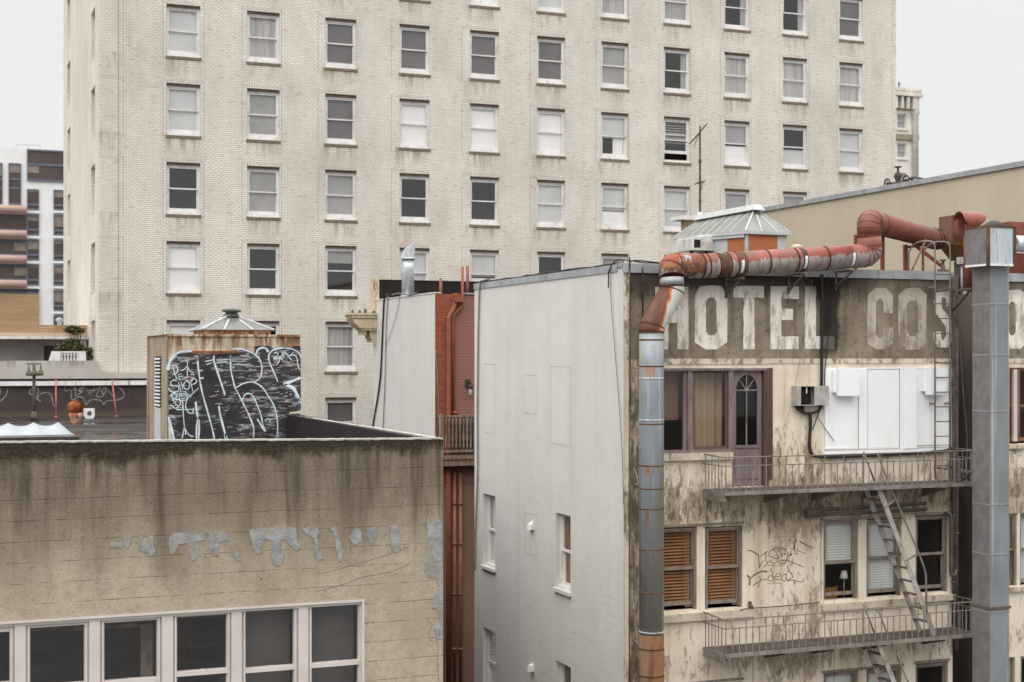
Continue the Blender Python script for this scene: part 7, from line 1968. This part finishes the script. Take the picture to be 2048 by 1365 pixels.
# ------------------------------------------------------------------ fire escape
FYf = 22.88                             # outer edge
fx0, fx1 = xa(1450, FYf), xa(1957, FYf)
def landing(z, label):
    t = thing("fire_escape_landing", label, "fire escape", ((fx0 + fx1) / 2, HY - 0.4, z), "fire escape landings on the hotel front")
    f = MB()
    f.box(fx0, fx1, FYf - 0.006, FYf + 0.03, z - 0.055, z + 0.012); f.box(fx0, fx1, HY - 0.05, HY - 0.015, z - 0.06, z)
    f.box(fx0 - 0.004, fx0 + 0.025, FYf + 0.031, HY - 0.051, z - 0.12, z + 0.01); f.box(fx1 - 0.025, fx1 + 0.003, FYf + 0.031, HY - 0.051, z - 0.08, z + 0.01)
    obj("frame", f, MAT["old_iron"], t)
    f = MB(); y = FYf + 0.05
    while y < HY - 0.08:
        f.box(fx0 + 0.03, fx1 - 0.03, y, y + 0.022, z - 0.03, z); y += 0.044
    k = 0.4
    while fx0 + k < fx1 - 0.1: f.box(fx0 + k, fx0 + k + 0.03, FYf + 0.032, HY - 0.052, z - 0.055, z - 0.031); k += 0.75
    obj("grating", f, MAT["dark_iron"], t)
    zt, zm = z + 0.62, z + 0.465
    f = MB()
    for zz, r in ((zt, 0.013), (zm, 0.010)):
        f.tube([(fx0 - 0.0, HY - 0.02, zz + (0.02 if zz == zt else 0)), (fx0, FYf + 0.02, zz), (fx0 + 0.02, FYf, zz), (fx1 - 0.02, FYf, zz), (fx1, FYf + 0.02, zz), (fx1, HY - 0.02, zz)], r, 6)
    n = 40
    for i in range(n + 1):
        x = fx0 + 0.02 + (fx1 - fx0 - 0.04) * i / n; zz = zt if i % 3 == 0 else zm
        f.box(x - 0.008, x + 0.008, FYf - 0.005, FYf + 0.006, z + 0.0125, zz)
    for i in range(1, 7):
        y = FYf + (HY - FYf) * i / 7
        for x in (fx0, fx1): f.box(x - 0.005, x + 0.005, y - 0.009, y + 0.009, z + 0.011, zt if i % 2 == 0 else zm)
    obj("railing", f, MAT["old_iron"], t)
    for u in (1530, 1625, 1728, 1845):
        x = xH(u); f = MB()
        f.prism([(x - 0.02, HY - 0.005, z - 0.092), (x - 0.02, FYf + 0.15, z - 0.092), (x - 0.02, FYf + 0.15, z - 0.12), (x - 0.02, HY - 0.005, z - 0.30)], (0.04, 0, 0)); obj("bracket", f, MAT["dark_iron"], t)
    f = MB()
    for x in (fx0 + 0.0, ): f.prism([(x + 0.001, FYf + 0.0, z - 0.121), (x + 0.001, HY - 0.01, z - 0.121), (x + 0.001, HY - 0.01, z - 0.16), (x + 0.001, FYf + 0.0, z - 0.17)], (0.02, 0, 0))
    obj("end_plate", f, MAT["grey_wood"], t)
    f = MB()
    for u in (1727, 1848):
        x = xa(u, FYf); f.box(x - 0.012, x + 0.012, FYf - 0.012, FYf - 0.0065, z, zt + 0.015)
    each("post", f, MAT["old_iron"], t)
    return t
l1 = landing(ZL1, "upper iron fire escape landing below the arched door and boarded bay")
l2 = landing(ZL2, "lower iron fire escape landing with the foot of the stair on it")
def stair(dz, label):
    Yb, Yf = HY - 0.30, HY - 0.74
    tb_, bb_ = onY(1731, 985, Yb), onY(1838, 1263, Yb); tf, bf = onY(1754, 988, Yf), onY(1871, 1274, Yf)
    t_x, b_x = (tb_.x + tf.x) / 2, (bb_.x + bf.x) / 2
    zt, zb = ZL1 - 0.01, ZL2 + 0.02
    v = Vector((0, 0, dz))
    t = thing("fire_escape_stair", label, "stair", Vector((b_x, (Yb + Yf) / 2, zb)) + v, "fire escape stairs")
    for Y in (Yb, Yf):
        f = MB(); f.bar(Vector((t_x, Y, zt)) + v, Vector((b_x, Y, zb)) + v, 0.095, 0.022); obj("stringer", f, MAT["stair_iron"], t)
    for i in range(1, 11):
        s_ = i / 11; p = Vector((t_x + (b_x - t_x) * s_, 0, zt + (zb - zt) * s_)) + v
        f = MB(); f.box(p.x - 0.06, p.x + 0.06, Yf + 0.012, Yb - 0.012, p.z - 0.008, p.z + 0.008); obj("tread", f, MAT["dark_iron"], t)
    for Y, full in ((Yf, True), (Yb, False)):
        pts = [onY(a, b, Yf) for a, b in ((1755, 907), (1777, 966), (1838, 1108), (1852, 1146), (1853, 1228))] if full else [onY(a, b, Yf) for a, b in ((1755, 907), (1777, 966))]
        off_ = Vector((0, Y - Yf, 0)) + v
        pts = [p + off_ for p in pts]
        if full: pts[-1].z = max(pts[-1].z, zb + dz)
        f = MB(); f.tube(fillet(pts, 0.12, 3), 0.018, 8); obj("handrail", f, MAT["old_iron"], t)
    for (a, b, c, d) in ((1768, 1017, 1790, 1000), (1812, 1122, 1836, 1108)):
        f = MB(); p, q = onY(a, b, Yf - 0.015) + v, onY(c, d, Yf) + v; f.bar(p, q, 0.035, 0.012); obj("rail_bracket", f, MAT["old_iron"], t)
    return t
stair(0.0, "steep iron stair descending from the upper to the lower landing")
stair(ZL2 - ZL1, "steep iron stair descending below the lower landing out of view")
# roof ladder
ly_ = HY - 0.22
ld = thing("roof_ladder", "vertical iron ladder with hooped tops climbing over the hotel parapet", "ladder", (xa(1885, ly_), ly_, ZL1))
lx0, lx1 = xa(1870, ly_), xa(1900, ly_)
for x, k in ((lx0, -1), (lx1, 1)):
    f = MB(); zt = za(1870, 483, ly_)
    pth = fillet([(x, ly_, ZL1 + 0.05), (x, ly_, zt), (x - 0.16, ly_ + 0.30, zt + 0.02), (x - 0.20, ly_ + 0.55, zt - 0.12), (x - 0.20, ly_ + 0.55, RZH)], 0.12, 3)
    f.tube(pth, 0.015, 8); obj("rail", f, MAT["grey_wood"], ld)
z = ZL1 + 0.30
while z < hz + 0.1:
    f = MB(); f.tube([(lx0, ly_, z), (lx1, ly_, z)], 0.011, 6); obj("rung", f, MAT["dark_iron"], ld); z += 0.285
for z in (hz - 0.25, CZ - 0.9):
    for x in (lx0, lx1):
        f = MB(); f.box(x - 0.025, x + 0.025, ly_ + 0.015, HY - 0.046 if z > CZ else HY - 0.076, z - 0.02, z + 0.02); obj("wall_fixing", f, MAT["old_iron"], ld)

# ------------------------------------------------------------------ boxes, conduits and cables on the hotel front
eb = thing("electrical_box", "open grey electrical box with one dark open half on the hotel wall", "electrical box", onY(1614, 812, HY), "electrical boxes")
bx0, bx1, bz0, bz1 = xH(1583), xH(1647), zH(1614, 811), zH(1614, 772)
t_ = 0.012; yF = HY - 0.17
f = MB(); f.box(bx0, bx1, HY - 0.02, HY - 0.003, bz0, bz1); f.box(bx0, bx1, yF, HY - 0.021, bz1 - t_, bz1); f.box(bx0, bx1, yF, HY - 0.021, bz0, bz0 + t_); f.box(bx0, bx0 + t_, yF, HY - 0.021, bz0 + t_, bz1 - t_); f.box(bx1 - t_, bx1, yF, HY - 0.021, bz0 + t_, bz1 - t_); f.box(bx0 + t_, xH(1592), yF, yF + 0.01, bz0 + t_, bz1 - t_)
obj("case", f, MAT["box_grey"], eb)
f = MB(); f.box(xH(1618), bx1 + 0.004, yF - 0.014, yF - 0.001, bz0 + 0.004, bz1 - 0.004); obj("door", f, MAT["box_grey"], eb)
f = MB(); f.box(bx0 + 0.02, xH(1618), HY - 0.06, HY - 0.0205, bz0 + 0.02, bz1 - 0.02)
for i in range(7): f.tube(smooth_line([(bx0 + 0.1 + 0.02 * i, HY - 0.09, bz0 + 0.02), (bx0 + 0.08 + 0.03 * i, HY - 0.12, bz0 + 0.1), (bx0 + 0.12 + 0.012 * i, HY - 0.1, bz1 - 0.08)], 4), 0.008, 5)
obj("wiring", f, MAT["tar_black"], eb)
f = MB(); f.box(xH(1604), xH(1606), yF + 0.03, yF + 0.035, bz1 - 0.14, bz1 - 0.03); obj("tag", f, MAT["white_metal"], eb)
yc = HY - 0.06
CG = "cables on the hotel front"
f = MB()
for i in range(6):
    r1 = random.Random(i); pts = [onY(1592 + i * 3, 812, yc), onY(1596 + i * 2.5, 820 + i, yc - 0.02 * (i % 3)), onY(1612 + i, 826 + (i % 3), yc), onY(1632 + i, 824 - i % 2, yc - 0.02), onY(1643 - i, 812, yc)]
    f.tube(smooth_line(pts, 5), 0.016, 6)
tag(obj("cable_bundle", f, MAT["black_cable"]), "tangle of black cables looped under the electrical box", "cable", CG)
cable("power_cable", [onY(1620, 825, yc), onY(1621, 850, yc), onY(1619, 890, yc), onY(1624, 908, yc), onY(1640, 914, yc), onY(1700, 913, yc), onY(1790, 909, yc), onY(1880, 903, yc - 0.02), onY(1903, 897, yc)], 0.030, "black_cable", "thick black cable running down from the box and along under the boarded bay", group=CG)
cable("power_cable", [onY(1644, 548, HY - 0.09), onY(1644, 640, yc), onY(1643, 772, yc)], 0.028, "black_cable", "thick black cable dropping from the parapet to the electrical box", group=CG)
cable("power_cable", [onY(1655, 552, HY - 0.09), onY(1657, 660, yc), onY(1650, 740, yc), onY(1648, 800, yc), onY(1636, 830, yc), onY(1625, 860, yc)], 0.010, "black_cable", "thin black wire hanging loosely right of the electrical box feed", group=CG)
cable("power_cable", [onY(1665, 552, HY - 0.09), onY(1660, 640, yc), onY(1652, 720, yc)], 0.008, "black_cable", "fine black wire crossing the black stain by the letter", group=CG)
cable("power_cable", [onY(1634, 832, yc), onY(1652, 860, yc), onY(1668, 882, yc)], 0.007, "black_cable", "fine wire slanting across the white boarded bay", group=CG)
cable("power_cable", [onY(1625, 560, HY - 0.06), onY(1605, 690, HY - 0.03), onY(1585, 800, HY - 0.03), onY(1566, 860, HY - 0.02)], 0.003, "grey_cable", "fine pale wire slanting over the sign and stucco", group=CG)
for i, (u, vt, vb, r, mt, lb) in enumerate(((1258.5, 530, 1400, 0.010, "dark_iron", "thin coppery conduit down the corner of the hotel front"), (1285.5, 527, 645, 0.012, "black_cable", "black cable beside the corner conduit above the duct"), (1906.5, 545, 1250, 0.030, "dark_iron", "dark drain pipe at the right end of the hotel front"), (1912, 545, 1300, 0.045, "dark_iron", "thick dark soil pipe in the light well beside the square duct"))):
    f = MB(); Yp = HY - 0.06
    pts = [onY(u, vt + 8, Yp), onY(u, vb, Yp)]
    f.tube(pts, r, 8)
    for k in range(5): 
        p = pts[0] + (pts[1] - pts[0]) * (0.12 + 0.19 * k); f.lathe(p, [(r * 1.35, 0), (r * 1.35, 0.04)], 8)
    tag(obj("conduit", f, MAT[mt]), lb, "pipe", "upright pipes on the hotel front")
for j, (a0, b0_, c0, lb) in enumerate(((1901, 1908, 1912, "dark loose cable hanging behind the roof ladder"), (1904, 1916, 1914, "loose brown cable bowed against the drain pipes"), (1915, 1926, 1934, "loose thin cable hanging in the light well"))):
    cable("loose_cable", [onY(a0, 548, HY - 0.12), onY(a0 + 3, 660, HY - 0.12), onY(b0_, 780, HY - 0.12), onY(c0, 880, HY - 0.1), onY(c0 - 4, 960, HY - 0.1)], 0.011, "dark_iron", lb, group=CG)
# cables lying on the corner of the parapet and down the flank
zc = hz + 0.09
cable("roof_cable", [(HX - 0.04, HY + 0.55, hz - 0.35), (HX - 0.05, HY + 0.52, hz - 0.2), (HX - 0.06, HY + 0.48, hz - 0.05), (HX + 0.02, HY + 0.40, zc + 0.04), (HX + 0.12, HY + 0.2, zc + 0.05), (HX + 0.4, HY + 0.05, zc), (HX + 0.7, HY + 0.1, zc), (HX + 1.2, HY + 0.15, zc - 0.02)], 0.012, "black_cable", "black cable looping over the hotel corner coping", group="cables on the hotel parapet")
cable("roof_cable", [(HX + 0.1, HY - 0.05, hz - 2.6), (HX + 0.1, HY - 0.05, hz - 0.1), (HX + 0.12, HY - 0.05, zc), (HX + 0.35, HY + 0.02, zc + 0.03), (HX + 0.8, HY + 0.06, zc)], 0.013, "black_cable", "black cable bent over the front of the hotel corner", group="cables on the hotel parapet")
f = MB(); rnd = random.Random(12)
for k in range(4):
    y = HY + 0.5; pts = []
    while y < hyb + 0.1:
        pts.append((HX + 0.08 + 0.06 * math.sin(y * 1.3 + k) + rnd.uniform(-.03, .03), y, hz + 0.075 + abs(rnd.gauss(0, 0.022)))); y += 0.55
    f.tube(smooth_line(pts, 3), 0.010, 5)
tag(obj("wire_bundle", f, MAT["black_cable"]), "loose bundle of thin wires along the hotel flank coping", "cable", "cables on the hotel parapet")
X_ = HX - 0.035
cable("flank_cable", [onX(982, 557, X_ + 0.02), onX(966, 562, X_), onX(960, 570, X_), onX(957, 640, X_), onX(955, 800, X_), onX(955, 950, X_), onX(951, 1060, X_), onX(949.5, 1140, X_)], 0.020, "grey_cable", "dark cable running down the far edge of the grey flank", group=CG)
cable("flank_cable", [onX(1220, 536, X_), onX(1222, 600, X_), onX(1236, 780, X_), onX(1244, 900, X_), onX(1247, 1010, X_)], 0.007, "grey_cable", "fine slanting wire near the front edge of the grey flank", group=CG)
# horizontal pipe pair with an end bracket
pp = thing("pipe_pair", "two dark horizontal pipes ending in a bracket above the lower windows", "pipe", onY(1740, 1025, HY - 0.1))
for (a, b, c, d) in ((1612, 1022, 1850, 1007), (1628, 1031, 1853, 1019)):
    f = MB(); f.tube([onY(a, b, HY - 0.10), onY(c, d, HY - 0.10)], 0.034, 10); obj("tube", f, MAT["dark_iron"], pp)
f = MB(); c_ = onY(1619, 1025, HY); f.tube([(c_.x - 0.09, HY - 0.10, c_.z - 0.03), (c_.x + 0.12, HY - 0.10, c_.z + 0.01)], 0.075, 12); f.box(c_.x - 0.12, c_.x - 0.06, HY - 0.16, HY - 0.003, c_.z - 0.09, c_.z + 0.05); f.box(c_.x + 0.12, c_.x + 0.16, HY - 0.15, HY - 0.003, c_.z - 0.08, c_.z + 0.08); obj("bracket", f, MAT["dark_iron"], pp)
f = MB(); Yp = HY - 0.07; f.tube(fillet([onY(1892, 1026, HY), onY(1892, 1026, Yp), onY(1900, 1027, Yp), onY(1902, 1040, Yp), onY(1902, 1148, Yp), onY(1908, 1152, Yp), onY(1912, 1140, Yp)], 0.05, 3), 0.034, 8)
tag(obj("waste_pipe", f, MAT["dark_iron"]), "short dark waste pipe bent beside the dark lower window", "pipe", "upright pipes on the hotel front")
f = MB(); f.tube(smooth_line([onY(1480, 1220, HY - 0.1), onY(1500, 1217, HY - 0.08), onY(1560, 1213, HY - 0.05), onY(1640, 1205, HY - 0.05)], 4), 0.010, 5); f.box(xH(1496), xH(1501), HY - 0.05, HY - 0.003, zH(1498, 1215), zH(1498, 1203)); f.lathe(onY(1503, 1216, HY - 0.08), [(0.025, 0), (0.025, 0.04)], 8)
tag(obj("wall_wire", f, MAT["dark_iron"]), "dark wire stretched along the stucco above the lower landing", "cable", CG)
